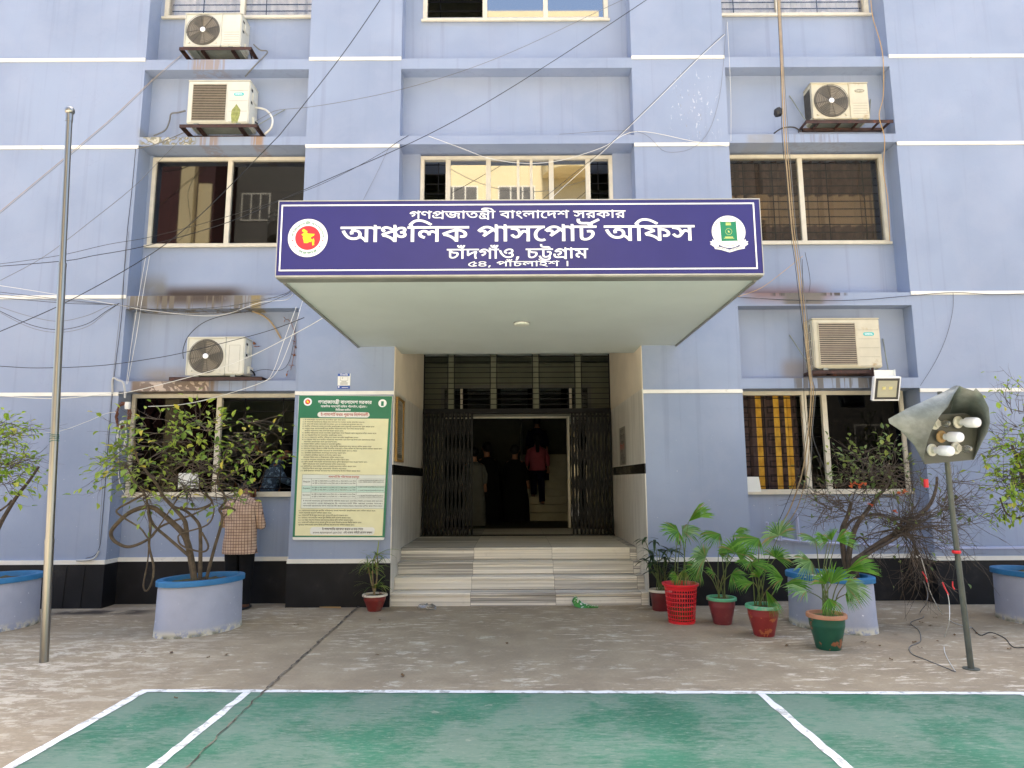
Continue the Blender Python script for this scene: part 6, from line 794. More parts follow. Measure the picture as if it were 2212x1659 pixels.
# small sheet pasted above it
y = D - .006; c0, c1 = at(729, 840, y), at(757, 807, y)
ps = thing('paper_notice', 'small white and blue printed notice pasted above the green instruction board', 'notice', (c0.x, y, c0.z))
pf = lambda u, v, l: Vector((c0.x + (c1.x - c0.x) * u, y - l, c1.z + (c0.z - c1.z) * v))
def prect(mb, u0, u1, v0, v1, l): mb.quad(pf(u0, v1, l), pf(u1, v1, l), pf(u1, v0, l), pf(u0, v0, l))
b = MB(); b.box(c0.x, c1.x, y, y + .003, c0.z, c1.z); b.build('sheet', M['paper'], ps)
for q in ((0, .95, 0, .17), (0, 1, .79, 1)): b = MB(); prect(b, *q, .001); b.build('blue_print', M['blueink'], ps)
b = MB(); letters(b, 'n1', lambda u, e, l: pf(.18 + .62 * u, .14 - .16 * e, .002 + l)); disc(b, pf, (.1, .88), .06, 16, 0, .002); prect(b, .35, .85, .9, .93, .002); b.build('lettering', M['letter'], ps)
b = MB()
for v in (.52, .60, .68): prect(b, .2 + .1 * (v == .52), .8 - .1 * (v == .52), v, v + .03, .001)
for q in ((.2, .82, .2, .212), (.2, .82, .45, .462), (.2, .215, .2, .46), (.805, .82, .2, .46), (.34, .42, .27, .31)): prect(b, *q, .001)
b.build('print', M['ink'], ps)
# framed chart on the left porch wall, paper on the right porch wall
fr = thing('framed_chart', 'tall glazed chart in a golden wooden frame on the left porch wall', 'framed chart', (M0, 8.75, 1.75))
xw = M0 + .004; ya, yb2, za, zb = 8.40, 8.93, 1.74, 2.56
b = MB(); b.box(xw, xw + .03, ya, ya + .03, za, zb); b.box(xw, xw + .03, yb2 - .03, yb2, za, zb); b.box(xw, xw + .03, ya + .03, yb2 - .03, zb - .03, zb); b.box(xw, xw + .03, ya + .03, yb2 - .03, za, za + .03); b.build('frame', mat('gilt_wood', hexc('8d6a2c'), .4, .1, var=.2, scale=20), fr)
b = MB(); b.box(xw, xw + .012, ya + .03, yb2 - .03, za + .03, zb - .03); b.build('sheet', mat('aged_paper', hexc('8d8a7e'), .35, var=.06), fr)
b = MB(); rnd = random.Random(3)
for k in range(24):
    z = zb - .16 - .024 * k; b.quad((xw + .0135, ya + .07, z), (xw + .0135, yb2 - .09 - rnd.random() * .09, z), (xw + .0135, yb2 - .09 - rnd.random() * .09, z + .007), (xw + .0135, ya + .07, z + .007))
letters(b, 's1', lambda u, e, l: Vector((xw + .0135 + l, ya + .09 + .35 * u, zb - .10 + .04 * e))); b.quad((xw + .0135, ya + .06, za + .05), (xw + .0135, yb2 - .06, za + .05), (xw + .0135, yb2 - .06, za + .10), (xw + .0135, ya + .06, za + .10)); b.build('print', M['ink'], fr)
pp = thing('printed_poster', 'narrow printed paper poster on the right porch wall above the black tile border', 'poster', (M1, 9.9, 1.72))
xw = M1 - .013; b = MB(); b.box(xw - .003, xw, 9.62, 10.12, 1.715, 2.27); b.build('sheet', mat('poster_paper', hexc('938c7e'), .5, var=.06), pp)
def pl(mb, key, z, h, a, c_): letters(mb, key, lambda u, e, l: Vector((xw - .0045 - l, 10.12 - (a + (c_ - a) * u), z + h * e)), 14)
b = MB(); pl(b, 'n2', 2.19, .07, .1, .4); pl(b, 'h3', 2.09, .10, .05, .46); pl(b, 'n1', 2.02, .07, .1, .42); pl(b, 's4', 1.89, .07, .1, .3); pl(b, 'n2', 1.83, .06, .15, .35); pl(b, 's3', 1.78, .07, .1, .44); pl(b, 'n1', 1.73, .05, .2, .44); b.build('print', M['ink'], pp)
b = MB(); pl(b, 'h3', 1.94, .11, .06, .44); b.build('red_print', M['redink'], pp)
# round lamp under the canopy
q = on(1127, 697, 3.19); cl = thing('ceiling_lamp', 'round flush white lamp fixed under the canopy', 'ceiling lamp', (q.x, q.y, 3.19))
b = MB(); b.lathe([(.085, 0), (.085, -.012), (.078, -.028), (.05, -.036), (.001, -.038)], n=40, cap=False); b.build('diffuser', mat('lamp_white', hexc('c9cbbf'), .5, var=.03), cl, local=True, smooth=True)
b = MB(); b.lathe([(.089, -.001), (.089, -.010), (.0855, -.012)], n=40, cap=False); b.build('rim', M['grey'], cl, local=True, smooth=True)
# ---------------------------------------------------------------- air conditioner units and their racks
M['ac'] = mat('ac_cream', hexc('c8c6b9'), .5, var=.05, dirt=hexc('a89a78'), dirt_at=(.62, .85), dscale=7); M['ac2'] = mat('ac_aged_cream', hexc('c3bca6'), .5, var=.07, dirt=hexc('a1865a'), dirt_at=(.56, .8), dscale=5)
M['acdark'] = mat('coil_and_shade_dark', hexc('4a463f'), .6, var=.3, scale=20); M['fanback'] = mat('fan_recess_shade', hexc('6a6459'), .6, var=.2); M['wire'] = mat('grille_wire', hexc('4b4842'), .45, .2, var=.1); M['fan'] = mat('fan_grey', hexc('8a8171'), .5, var=.15)
M['rust'] = mat('rusty_angle_iron', hexc('3f2a24'), .75, var=.3, scale=14, dirt=hexc('6b3a25'), dirt_at=(.55, .75), dscale=10); M['groove'] = mat('groove_shadow', hexc('8f8a78'), .6); M['mould'] = mat('green_mould', hexc('8c9152'), .8, var=.3, scale=30)
M['slat'] = mat('louvre_slat', hexc('b3a48f'), .5, var=.1); M['pan'] = mat('galvanised_pan', hexc('8b9088'), .5, .3, var=.15, scale=8)
def ac(label, loc, wd, h, kind, side, m='ac', badge=None, panel=False, mould=False, lines=0):
    t = thing('air_conditioner', label, 'air conditioner', loc, 'outdoor air conditioner units on the facade'); dp = .29; x0, x1 = -wd / 2, wd / 2
    b = MB(); b.box(x0, x1, 0, dp, .02, h - .012); b.build('casing', M[m], t, local=True, bevel=.012)
    b = MB(); b.box(x0 - .004, x1 + .004, -.004, dp, h - .014, h); b.build('top_cover', M[m], t, local=True, bevel=.005)
    b = MB(); b.box(x0 + .04, x1 - .04, .03, dp - .03, .006, .021); b.box(x0 + .1, x0 + .16, .0, dp, -.012, .02); b.box(x1 - .16, x1 - .10, .0, dp, -.012, .02); b.build('base_pan', M['pan'], t, local=True)
    fx = x0 + wd * .335; fz = h * .5
    if kind == 'fan':
        r = min(h * .43, wd * .30)
        b = MB(); q = r + .028
        for a in ((fx - q, fx + q, fz - q, fz - q + .012), (fx - q, fx + q, fz + q - .012, fz + q), (fx - q, fx - q + .012, fz - q, fz + q), (fx + q - .012, fx + q, fz - q, fz + q)): b.box(a[0], a[1], -.014, .002, a[2], a[3])
        for sx, sz in ((-1, -1), (1, -1)): b.box(fx + sx * r * .82 - .012, fx + sx * r * .82 + .012, -.016, .0, fz + sz * r * .86 - .012, fz + sz * r * .86 + .012)
        b.build('fan_shroud', M[m], t, local=True, bevel=.003)
        ax = Matrix(((1, 0, 0), (0, 0, 1), (0, 1, 0)))       # lathe axis to -y
        b = MB(); b.lathe([(r, .003), (r, -.003), (.001, -.003)], (fx, -.001, fz), 40, Matrix(((1, 0, 0), (0, 0, 1), (0, 1, 0))), cap=False); b.build('fan_shade_disc', M['fanback'], t, local=True)  # flat disc on the casing, the shade of the recess put into its colour
        b = MB()
        for k in range(3):
            a0 = R(120 * k + 20); pts = []
            for s in (0, 1):
                for i in range(7):
                    a = a0 + R(70) * i / 6; rr = r * (.2 if s == 0 else .88); pts.append((fx + rr * math.cos(a), -.0055 - .006 * i / 6, fz + rr * math.sin(a)))
            b.add(pts, [(i, i + 1, 8 + i, 7 + i) for i in range(6)])
        b.build('fan_blade', M['fan'], t, local=True)
        b = MB(); n = 10
        for k in range(2, n + 1):
            rr = r * k / n; b.tube([(fx + rr * math.cos(2 * math.pi * i / 40), -.019, fz + rr * math.sin(2 * math.pi * i / 40)) for i in range(41)], .0028, 4, False)
        for k in range(8): a = R(45 * k + 10); b.bar((fx + .04 * math.cos(a), -.017, fz + .04 * math.sin(a)), (fx + r * math.cos(a), -.017, fz + r * math.sin(a)), .004)
        g = b.build('fan_grille', M['wire'], t, local=True)
        b = MB(); b.lathe([(.034, -.012), (.034, .012), (.02, .018), (.001, .019)], (fx, -.012, fz), 24, Matrix(((1, 0, 0), (0, 0, -1), (0, 1, 0))), cap=False); b.build('hub', M['letter'], g, local=True, smooth=True)
        px0 = fx + r + .05
    else:
        lx0, lx1, lz0, lz1 = x0 + wd * .085, x0 + wd * .625, h * .09, h * .90
        b = MB(); b.box(lx0, lx1, -.003, .0, lz0, lz1); b.build('louvre_shade_sheet', M['acdark'], t, local=True)  # flat dark sheet behind the slats, painted as the shade between them
        b = MB(); q = .012
        for a in ((lx0 - q, lx1 + q, lz0 - q, lz0), (lx0 - q, lx1 + q, lz1, lz1 + q), (lx0 - q, lx0, lz0, lz1), (lx1, lx1 + q, lz0, lz1)): b.box(a[0], a[1], -.012, .002, a[2], a[3])
        b.build('louvre_frame', M[m], t, local=True, bevel=.003)
        b = MB(); n = 22
        for k in range(n):
            z = lz0 + (lz1 - lz0) * (k + .5) / n; b.add([(lx0, -.004, z + .007), (lx1, -.004, z + .007), (lx1, -.016, z - .004), (lx0, -.016, z - .004), (lx0, -.004, z + .010), (lx1, -.004, z + .010), (lx1, -.017, z - .001), (lx0, -.017, z - .001)], [(0, 1, 2, 3), (7, 6, 5, 4), (3, 2, 6, 7)])
        b.build('louvre', M['slat'], t, local=True); px0 = lx1 + .03
    b = MB(); px1 = x1 - .025
    if lines:
        for k in range(lines): z = h * (.10 + .34 * k / max(1, lines - 1)) if kind == 'fan' else h * (.06 + .70 * k / (lines - 1)); b.box(px0 + .01, px1, -.0015, .001, z, z + .0035)
    if panel:
        for a in ((px0 + .02, px1 - .03, .12 * h, .12 * h + .003), (px0 + .02, px1 - .03, .78 * h, .78 * h + .003), (px0 + .02, px0 + .023, .12 * h, .78 * h), (px1 - .033, px1 - .03, .12 * h, .78 * h)): b.box(a[0], a[1], -.0015, .001, a[2], a[3])
    b.box(x0 + .01, x1 - .01, -.001, .001, h - .02, h - .016); b.build('panel_groove', M['groove'], t, local=True)
    if badge:
        key, m2, bw, bh, bz, oval = badge; cx = (px0 + px1) / 2 + .01; pts = []
        for k in range(28):
            a = 2 * math.pi * k / 28; ca, sa = math.cos(a), math.sin(a)
            if oval: pts.append((cx + bw / 2 * ca, -.001, bz + bh / 2 * sa))
            else: pts.append((cx + math.copysign(bw / 2 - bh / 2, ca) + bh / 2 * ca, -.001, bz + bh / 2 * sa))
        b = MB(); b.plate(pts, (0, -.003, 0)); bd = b.build('badge', M[m2], t, local=True, fix=True)
        b = MB(); letters(b, key, lambda u, e, l: Vector((cx + (u - .5) * bw * .78, -.0052 - l, bz + (e - .36) * bh * .72)), 20); b.build('lettering', M['letter'] if m2 == 'teal' else M[m], bd, local=True)
    b = MB(); s = x0 if side < 0 else x1
    if side < 0 and kind == 'louvre':
        b.box(s - .0015, s, .05, dp - .02, .06, h - .06); b.build('side_coil', M['acdark'], t, local=True); b = MB()
        for k in range(6): y = .05 + (dp - .07) * k / 5; b.box(s - .008, s - .0016, y - .006, y + .006, .06, h - .06)
        for k in range(6): z = .06 + (h - .12) * k / 5; b.box(s - .007, s - .0014, .044, dp - .014, z - .006, z + .006)
        b.build('side_grille', M[m], t, local=True)
    elif side < 0: b.box(s - .002, s, .04, dp - .03, .06, h - .07); b.build('side_coil', M['acdark'], t, local=True)
    else:
        b.box(s, s + .012, .10, .22, h * .62, h * .80); b.box(s, s + .03, .12, .24, h * .1, h * .28); b.build('service_cover', M[m], t, local=True, bevel=.004)
        for z0, z1 in ((.80, .86), (.52, .58)): b = MB(); b.box(s + .001, s + .0025, .05, .10, h * z0, h * z1); b.build('side_slot', M['iron'], t, local=True)
        b = MB(); b.tube([(s + .02, .15, h * .2), (s + .06, .17, h * .16), (s + .05, .28, h * .05)], .01, 6); b.build('service_valve', M['iron'], t, local=True)
    if mould:
        pts = [(.0, .0), (.45, .0), (.62, .25), (.6, .45), (.42, .62), (.22, .66), (.05, .5), (-.05, .3)]; cx = px0 + .045
        b = MB(); b.add([(cx + x * .13, -.0006, .025 + z * .36) for x, z in [(.1, 0), (.7, 0), (.9, .3), (.95, .5), (.72, .62), (.5, .74), (.3, .62), (.05, .5), (.0, .3)]], [tuple(range(9))]); b.build('mould_stain', M['mould'], t, local=True)
    return t
def rack(label, x0, x1, yf, yw, z, cross, rods=()):
    t = thing('wall_rack', label, 'bracket', ((x0 + x1) / 2, yw, z), 'rusty racks under the air conditioners'); b = MB()
    b.box(x0, x1, yf, yf + .004, z - .045, z); b.box(x0, x1, yf, yf + .04, z - .004, z - .0005); b.build('front_rail', M['rust'], t)
    for x in (x0 + .002, x1 - .042): b = MB(); b.box(x, x + .04, yf + .041, yw, z - .004, z - .001); b.box(x, x + .004, yf + .0045, yw, z - .044, z - .0045); b.build('side_arm', M['rust'], t)
    b = MB(); b.box(x0 + .045, x1 - .045, yw - .05, yw - .01, z - .04, z - .001)
    for f in cross: x = x0 + (x1 - x0) * f; b.box(x - .02, x + .02, yf + .042, yw - .052, z - .006, z - .002); b.box(x - .02, x - .016, yf + .042, yw - .052, z - .04, z - .0065)
    b.build('cross_bar', M['rust'], t)
    if rods:
        for (xa, xb, zt) in rods: b = MB(); b.tube([(xa, yf + .03, z), (xb, yw - .004, zt)], .008, 6); b.build('stay_rod', M['pan'], t)
    return t
xa = lambda px, py, Y: at(px, py, Y).x
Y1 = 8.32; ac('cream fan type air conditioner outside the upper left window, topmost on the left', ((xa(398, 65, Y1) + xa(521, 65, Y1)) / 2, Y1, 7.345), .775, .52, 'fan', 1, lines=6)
rack('rusty rack in front of the white sill band below the upper left window', xa(387, 103, 8.29) , xa(543, 103, 8.29), 8.29, 8.6, 7.335, (.3, .72))
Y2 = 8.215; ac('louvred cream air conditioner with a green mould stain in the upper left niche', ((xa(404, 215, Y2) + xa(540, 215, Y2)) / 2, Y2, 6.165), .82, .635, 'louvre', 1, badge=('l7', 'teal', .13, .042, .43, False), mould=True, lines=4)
rack('rusty rack over the peeling ledge in the upper left niche', xa(388, 262, 8.18), xa(556, 262, 8.18), 8.18, 8.52, 6.15, (.22, .76), ((xa(558, 262, 8.18) - .02, -3.10, 6.55),))
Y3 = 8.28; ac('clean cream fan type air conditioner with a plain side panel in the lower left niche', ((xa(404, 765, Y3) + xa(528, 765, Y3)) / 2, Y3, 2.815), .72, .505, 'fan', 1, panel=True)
rack('wide rusty rack in the lower left niche above the tree', xa(365, 814, 8.25), xa(566, 814, 8.25), 8.25, 8.52, 2.80, (.2, .8))
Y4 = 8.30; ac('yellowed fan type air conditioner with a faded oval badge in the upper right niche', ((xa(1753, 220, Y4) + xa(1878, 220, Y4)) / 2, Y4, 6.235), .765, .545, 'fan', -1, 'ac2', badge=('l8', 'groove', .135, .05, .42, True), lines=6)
rack('long rusty rack reaching past its unit in the upper right niche', xa(1741, 262, 8.27), xa(1930, 262, 8.27), 8.27, 8.52, 6.22, (.17, .42, .62, .86), ((xa(1744, 262, 8.27), xa(1704, 190, 8.52), 6.72), (xa(1880, 262, 8.27), xa(1880, 195, 8.5), 6.66)))
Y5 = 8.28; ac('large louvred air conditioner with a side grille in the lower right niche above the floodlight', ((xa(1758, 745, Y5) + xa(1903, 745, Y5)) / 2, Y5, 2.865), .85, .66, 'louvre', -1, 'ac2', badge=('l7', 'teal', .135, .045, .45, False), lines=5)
rack('rusty rack with a bright floodlight under its end in the lower right niche', xa(1755, 803, 8.25), xa(1934, 803, 8.25), 8.25, 8.52, 2.85, (.3, .7), ((xa(1758, 803, 8.25), xa(1703, 690, 8.52), 3.36), (xa(1922, 803, 8.25), xa(1906, 722, 8.52), 3.30)))

# square LED floodlight hung from the rack end
q = at(1916, 840, 8.16); fl = thing('floodlight', 'square white floodlight hanging below the rack of the lower right air conditioner', 'floodlight', q)
tilt = Matrix.Rotation(R(-28), 4, 'X'); tilt = Matrix.Rotation(R(18), 4, 'X') @ Matrix.Scale(1.12, 4); b = MB(); b.box(-.148, .148, .0, .05, -.135, .135, tilt); b.box(-.12, .12, .05, .09, -.10, .10, tilt); b.build('housing', M['letter'], fl, local=True, bevel=.006)
b = MB(); b.box(-.13, .13, -.004, .0, -.117, .117, tilt); b.build('bezel', mat('bezel_black', (.03, .03, .032), .4), fl, local=True)
b = MB(); rr = [(-.105, -.092), (.105, -.092), (.105, .092), (-.105, .092)]; ri = [(-.07, -.03), (.07, -.03), (.07, .05), (-.07, .05)]
vs = [tilt @ Vector((x, -.006, z)) for x, z in rr] + [tilt @ Vector((x, -.0045, z)) for x, z in ri]
b.add(vs, [(0, 1, 5, 4), (1, 2, 6, 5), (2, 3, 7, 6), (3, 0, 4, 7), (4, 5, 6, 7)]); b.build('reflector', mat('reflector', hexc('b4b29c'), .25, .2, var=.05), fl, local=True)
b = MB(); b.box(-.055, -.02, -.009, -.0055, -.005, .025, tilt); b.box(.02, .055, -.009, -.0055, -.005, .025, tilt); b.build('led_chip', mat('led_chip', hexc('d9cf8a'), .4), fl, local=True)
b = MB(); b.box(-.135, .135, .05, .058, .14, .245); b.box(-.135, -.127, .02, .05, -.02, .245); b.box(.127, .135, .02, .05, -.02, .245); b.build('bracket', M['paper'], fl, local=True)
b = MB(); b.box(-.15, -.142, .0, .05, .10, .27); b.build('hanger', M['rust'], fl, local=True)

# ---------------------------------------------------------------- flagpole
fb = Vector((-3.963, 5.904, 0)); ft = at(150, 247, 5.904); fp = thing('flagpole', 'tall polished steel flagpole with a ball top standing on the concrete', 'flagpole', fb)
t = NT('polished_steel'); M['steel'] = t.done(t.mix(t.ramp(t.noise(1.2, 2, .5, stretch=(1, 1, .3)), .35, .7), hexc('8f8c84'), hexc('a5a299')), .3, 1.0)
P = lambda f: Vector((0, 0, 0)).lerp(ft - fb, f); b = MB(); b.tube([P(0), P(.2)], .035, 20); b.tube([P(.201), P(.7)], .032, 20); b.tube([P(.701), P(1)], .027, 20); b.build('pole', M['steel'], fp, local=True, smooth=True)
b = MB(); b = None
for f0, f1, r_ in ((.197, .204, .037), (.697, .704, .034), (.985, 1, .031)): b = MB(); b.tube([P(f0), P(f1)], r_, 20); b.build('collar', M['steel'], fp, local=True, smooth=True)
b = MB(); b.lathe([(.042 * math.sin(math.pi * k / 10) + .0005, -.042 * math.cos(math.pi * k / 10)) for k in range(11)], P(1) + Vector((0, 0, .036)), 24); b.build('finial', M['steel'], fp, local=True, smooth=True)
b = MB()
for k in range(4): b.tube([P(.375 + .004 * k) + Vector((.036 * math.cos(a * .7), .036 * math.sin(a * .7), .006 * math.sin(a + k))) for a in range(10)], .003, 4)
b.build('cord', mat('green_cord', hexc('2f5f52'), .7), fp, local=True)

# ---------------------------------------------------------------- lamp on a leaning pole with a bent sheet hood
lb = Vector((3.637, 5.567, 0)); LY = 5.50; lt = at(2030, 846, 5.567); lp = thing('pole_lamp', 'bent grey sheet metal hood with five bulbs on a leaning grey pole', 'lamp', lb)
sheetm = NT('galvanised_sheet'); M['hood'] = sheetm.done(sheetm.mix(sheetm.ramp(sheetm.noise(9, 6, .7), .35, .7), hexc('6f746f'), hexc('878c88')), .48, .35)
M['pole'] = mat('grey_pole_paint', hexc('55584f'), .55, .1, var=.15, scale=10); M['plate'] = mat('back_plate', hexc('575850'), .6, .1, var=.12, scale=7)
b = MB(); b.tube([(0, 0, 0), (at(2060, 1130, 5.567) - lb), (lt - lb)], [.023, .021, .019], 12); b.build('pole', M['pole'], lp, local=True, smooth=True)
b = MB(); b.lathe([(.06, 0), (.06, .006)], n=20); b.build('base_plate', M['pole'], lp, local=True)
b = MB(); pl4 = [at(1996, 1003, LY), at(2105, 993, LY), at(2121, 925, LY + .025), at(2094, 878, LY + .035), at(2010, 884, LY + .035), at(1988, 945, LY + .03)]
b.plate(pl4, (0, .006, 0)); b.build('back_plate', M['plate'], lp, fix=True)
# hood: one sheet wrapped over the plate, open in front, its left side drawn out to a beak
# the left flap folds back across: front edge runs from the crown down to the plate's lower corner
beak = [at(*p) for p in ((1997, 1003, LY - .03), (1975, 962, LY - .14), (1945, 930, LY - .19), (1921, 914, LY - .21), (1919, 905, LY - .20), (1960, 882, LY - .17), (2005, 862, LY - .16), (2040, 846, LY - .16), (2062, 833, LY - .20))]
hm = MB()
edge = [at(*p) for p in ((1998, 1003, LY - .01), (1996, 985, LY - .10), (2003, 955, LY - .19), (2010, 935, LY - .22), (2021, 912, LY - .25), (2034, 893, LY - .27), (2047, 878, LY - .28), (2060, 852, LY - .28), (2072, 833, LY - .28))]
roofb = [at(*p) for p in ((1998, 1003, LY - .005), (1990, 985, LY - .03), (1988, 960, LY - .05), (1995, 935, LY - .04), (2008, 915, LY - .02), (2018, 903, LY), (2022, 898, LY + .02), (2040, 894, LY + .03), (2052, 893, LY + .03))]
n = 9; hm.add(edge + beak + roofb, [(i, i + 1, n + i + 1, n + i) for i in range(n - 1)] + [(n + i, n + i + 1, 2 * n + i + 1, 2 * n + i) for i in range(n - 1)])
e2 = [at(*p) for p in ((2072, 833, LY - .28), (2084, 838, LY - .27), (2103, 844, LY - .26), (2108, 838, LY - .26), (2122, 852, LY - .25), (2136, 880, LY - .23), (2139, 912, LY - .19), (2133, 935, LY - .15), (2122, 955, LY - .10), (2104, 992, LY - .01))]
r2 = [at(*p) for p in ((2062, 856, LY - .14), (2078, 858, LY - .14), (2096, 862, LY - .13), (2106, 866, LY - .13), (2116, 876, LY - .12), (2124, 895, LY - .11), (2126, 915, LY - .09), (2122, 932, LY - .07), (2114, 955, LY - .05), (2104, 993, LY - .005))]
b2 = [at(*p) for p in ((2052, 893, LY + .03), (2064, 893, LY + .03), (2078, 892, LY + .03), (2088, 893, LY + .03), (2098, 899, LY + .03), (2108, 912, LY + .03), (2113, 926, LY + .02), (2112, 940, LY + .02), (2109, 960, LY + .01), (2104, 994, LY))]
n = 10; hm.add(e2 + r2 + b2, [(i, i + 1, n + i + 1, n + i) for i in range(n - 1)] + [(n + i, n + i + 1, 2 * n + i + 1, 2 * n + i) for i in range(n - 1)])
hm.add([edge[8], e2[0], r2[0], beak[8], b2[0], roofb[8]], [(0, 1, 2), (0, 2, 3), (3, 2, 4, 5)])
hd = hm.build('hood', M['hood'], lp, smooth=True, ang=50)
md = hd.modifiers.new('thickness', 'SOLIDIFY'); md.thickness = .003
M['bulb'] = mat('milk_glass', (.86, .86, .88), .3, var=.02); M['ceramic'] = mat('ceramic_white', hexc('cfcdbf'), .35, var=.04); M['ceramic2'] = mat('ceramic_tan', hexc('a8895a'), .45, var=.06); M['clearb'] = glass('clear_bulb', (.95, .95, .93), .08, .9)
axd = Vector((.30, -1, -.10)).normalized(); axm = axd.to_track_quat('Z', 'Y').to_matrix()
for px, py, kind in ((2068, 912, 'w'), (2032, 943, 'w2'), (2012, 972, 'w'), (2018, 915, 'c'), (2063, 968, 'c')):
    c = at(px, py, LY - .004); c.y = LY - .004
    b = MB(); b.lathe([(.050, 0), (.050, .012), (.040, .018), (.030, .020), (.028, .040), (.001, .042)], c, 24, axm, cap=False); so = b.build('socket', M['ceramic2'] if kind == 'w2' else M['ceramic'], lp, smooth=True)
    b = MB()
    if kind[0] == 'w': b.lathe([(.026, .038), (.026, .075), (.040, .080), (.042, .10), (.042, .165), (.036, .18), (.02, .19), (.001, .192)], c, 24, axm, cap=False); b.build('bulb', M['bulb'], so, smooth=True)
    else: b.lathe([(.018, .038), (.02, .06), (.032, .085), (.035, .105), (.028, .13), (.012, .142), (.001, .144)], c, 24, axm, cap=False); b.build('bulb', M['clearb'], so, smooth=True)

# ---------------------------------------------------------------- big round concrete planters
M['blue'] = mat('blue_rim', hexc('2a6f9e'), .55, var=.15, scale=6, dirt=hexc('5b8fb0'), dirt_at=(.6, .8)); M['soil'] = mat('soil', hexc('544a35'), .9, var=.35, scale=18, bump=.5, dirt=hexc('5f6636'), dirt_at=(.5, .65), dscale=8)
def planter_mat():
    t = NT('planter_paint'); o = t.xyz(); c = t.mix(t.ramp(t.noise(3, 5), .3, .7), hexc('9b9fae'), hexc('a9acba'))
    m = t.math('MULTIPLY', t.ramp(o[2], .09, .02), t.ramp(t.noise(14, 6, .7), .42, .5)); c = t.mix(m, c, hexc('cfc9b4'))
    m = t.math('MULTIPLY', t.ramp(o[2], .05, .0), t.ramp(t.noise(6, 4), .45, .6)); c = t.mix(m, c, hexc('70705a'))
    c = t.mix(t.math('MULTIPLY', t.ramp(t.noise(24, 3), .70, .72), .8), c, hexc('e6e6e8')); c = t.mix(t.math('MULTIPLY', t.ramp(t.noise(10, 5, .7, stretch=(1, 1, .2)), .6, .8), .3), c, hexc('8b8e9f'))
    t.bump(t.noise(7, 5), .25, .012); return t.done(c, .62)
M['planter'] = planter_mat()
def planter(label, x, y, rx, ry, rot, h=.53, flare=-.02):
    t = thing('planter', label, 'planter', (x, y, 0), 'big round painted planters', R(rot)); sx, sy = rx, ry
    b = MB(); b.lathe([(1 + flare * -1, 0), (1.0, .12), (.99 + flare * .3, h - .09), (.97, h - .045)], n=64, sx=sx, sy=sy, cap=False); b.build('tub', M['planter'], t, local=True, smooth=True)
    b = MB(); b.lathe([(1.0, h - .056), (1.035, h - .052), (1.04, h - .008), (1.025, h), (.88, h), (.865, h - .008), (.86, h - .12)], n=64, sx=sx, sy=sy, cap=False); b.build('rim', M['blue'], t, local=True, smooth=True)
    b = MB(); rnd = random.Random(int(x * 100)); n = 40; b.add([(0, 0, h - .03)] + [(q * sx * math.cos(2 * math.pi * k / n), q * sy * math.sin(2 * math.pi * k / n), h - .05 + rnd.uniform(-.012, .015)) for q in (.4, .7, .85) for k in range(n)],
        [(0, 1 + k, 1 + (k + 1) % n) for k in range(n)] + [(1 + r * n + k, 1 + r * n + n + k, 1 + r * n + n + (k + 1) % n, 1 + r * n + (k + 1) % n) for r in range(2) for k in range(n)]); b.build('soil', M['soil'], t, local=True, smooth=True)
    return t
PLa, PLb, PLc, PLd = (-3.215, 7.11), (3.275, 7.13), (-5.49, 7.23), (5.62, 7.28)
planter('blue rimmed planter with the leafy looping tree in front of the left window', *PLa, .305, .435, -35)
planter('blue rimmed planter with the bare dark tree behind the potted palms', *PLb, .305, .44, 35)
planter('blue rimmed planter standing left of the steel flagpole', *PLc, .34, .47, -30)
planter('blue rimmed planter standing right of the lamp pole, apart from the palms', *PLd, .34, .47, 30)
b = MB(); rnd = random.Random(8)
for k in range(5): b.lathe([(.001, 0), (.05, .012), (.055, .022), (.03, .035), (.001, .04)], (PLb[0] - .25 + .05 * k, PLb[1] - .12 + .04 * rnd.random(), .49), 10, sy=.6, cap=False)
st = b.build('litter', M['paper'], None, smooth=True); tag(st, 'crumpled white litter lying on the soil of the planter behind the palms', 'litter')
# ---------------------------------------------------------------- plants
def leaf_mat(name, a, b_, c_=None, trans=.35, scale=9, rough=.45):
    t = NT(name); oi = t.n.new('ShaderNodeNewGeometry'); f = t.ramp(oi.outputs['Random Per Island'], 0, 1)
    col = t.mix(f, hexc(a), hexc(b_)); col = t.mix(t.math('MULTIPLY', t.ramp(t.noise(scale, 3), .35, .7), .4), col, hexc(b_))
    if c_: col = t.mix(t.ramp(oi.outputs['Random Per Island'], .93, .95), col, hexc(c_))
    t.done(col, rough, spec=.4); tr = t.n.new('ShaderNodeBsdfTranslucent'); t.lk(col, tr.inputs['Color']); mx = t.n.new('ShaderNodeMixShader'); mx.inputs[0].default_value = trans
    t.lk(t.b.outputs[0], mx.inputs[1]); t.lk(tr.outputs[0], mx.inputs[2]); t.lk(mx.outputs[0], t.out.inputs['Surface']); return t.m
M['leaf'] = leaf_mat('tree_leaf', '54782a', 'a8ba4c', 'c8ba4a'); M['leafy'] = leaf_mat('bright_leaf', '67912a', 'a9bd45', 'c3c052'); M['leafd'] = leaf_mat('dull_leaf', '4a6030', '7f8f4a', '97a04c')
M['palm'] = leaf_mat('palm_leaf', '447c2a', '76a83f', '8f8a4a', .35, 4); M['palm2'] = leaf_mat('palm_leaf_pale', '5d8a4c', '93b377', '9a8f5a', .35, 4); M['darkleaf'] = leaf_mat('dark_leaf', '1f3319', '3a5428', None, .2); M['grassleaf'] = leaf_mat('strap_leaf', '4a6a28', '8f9e50', 'a89a5c', .3)
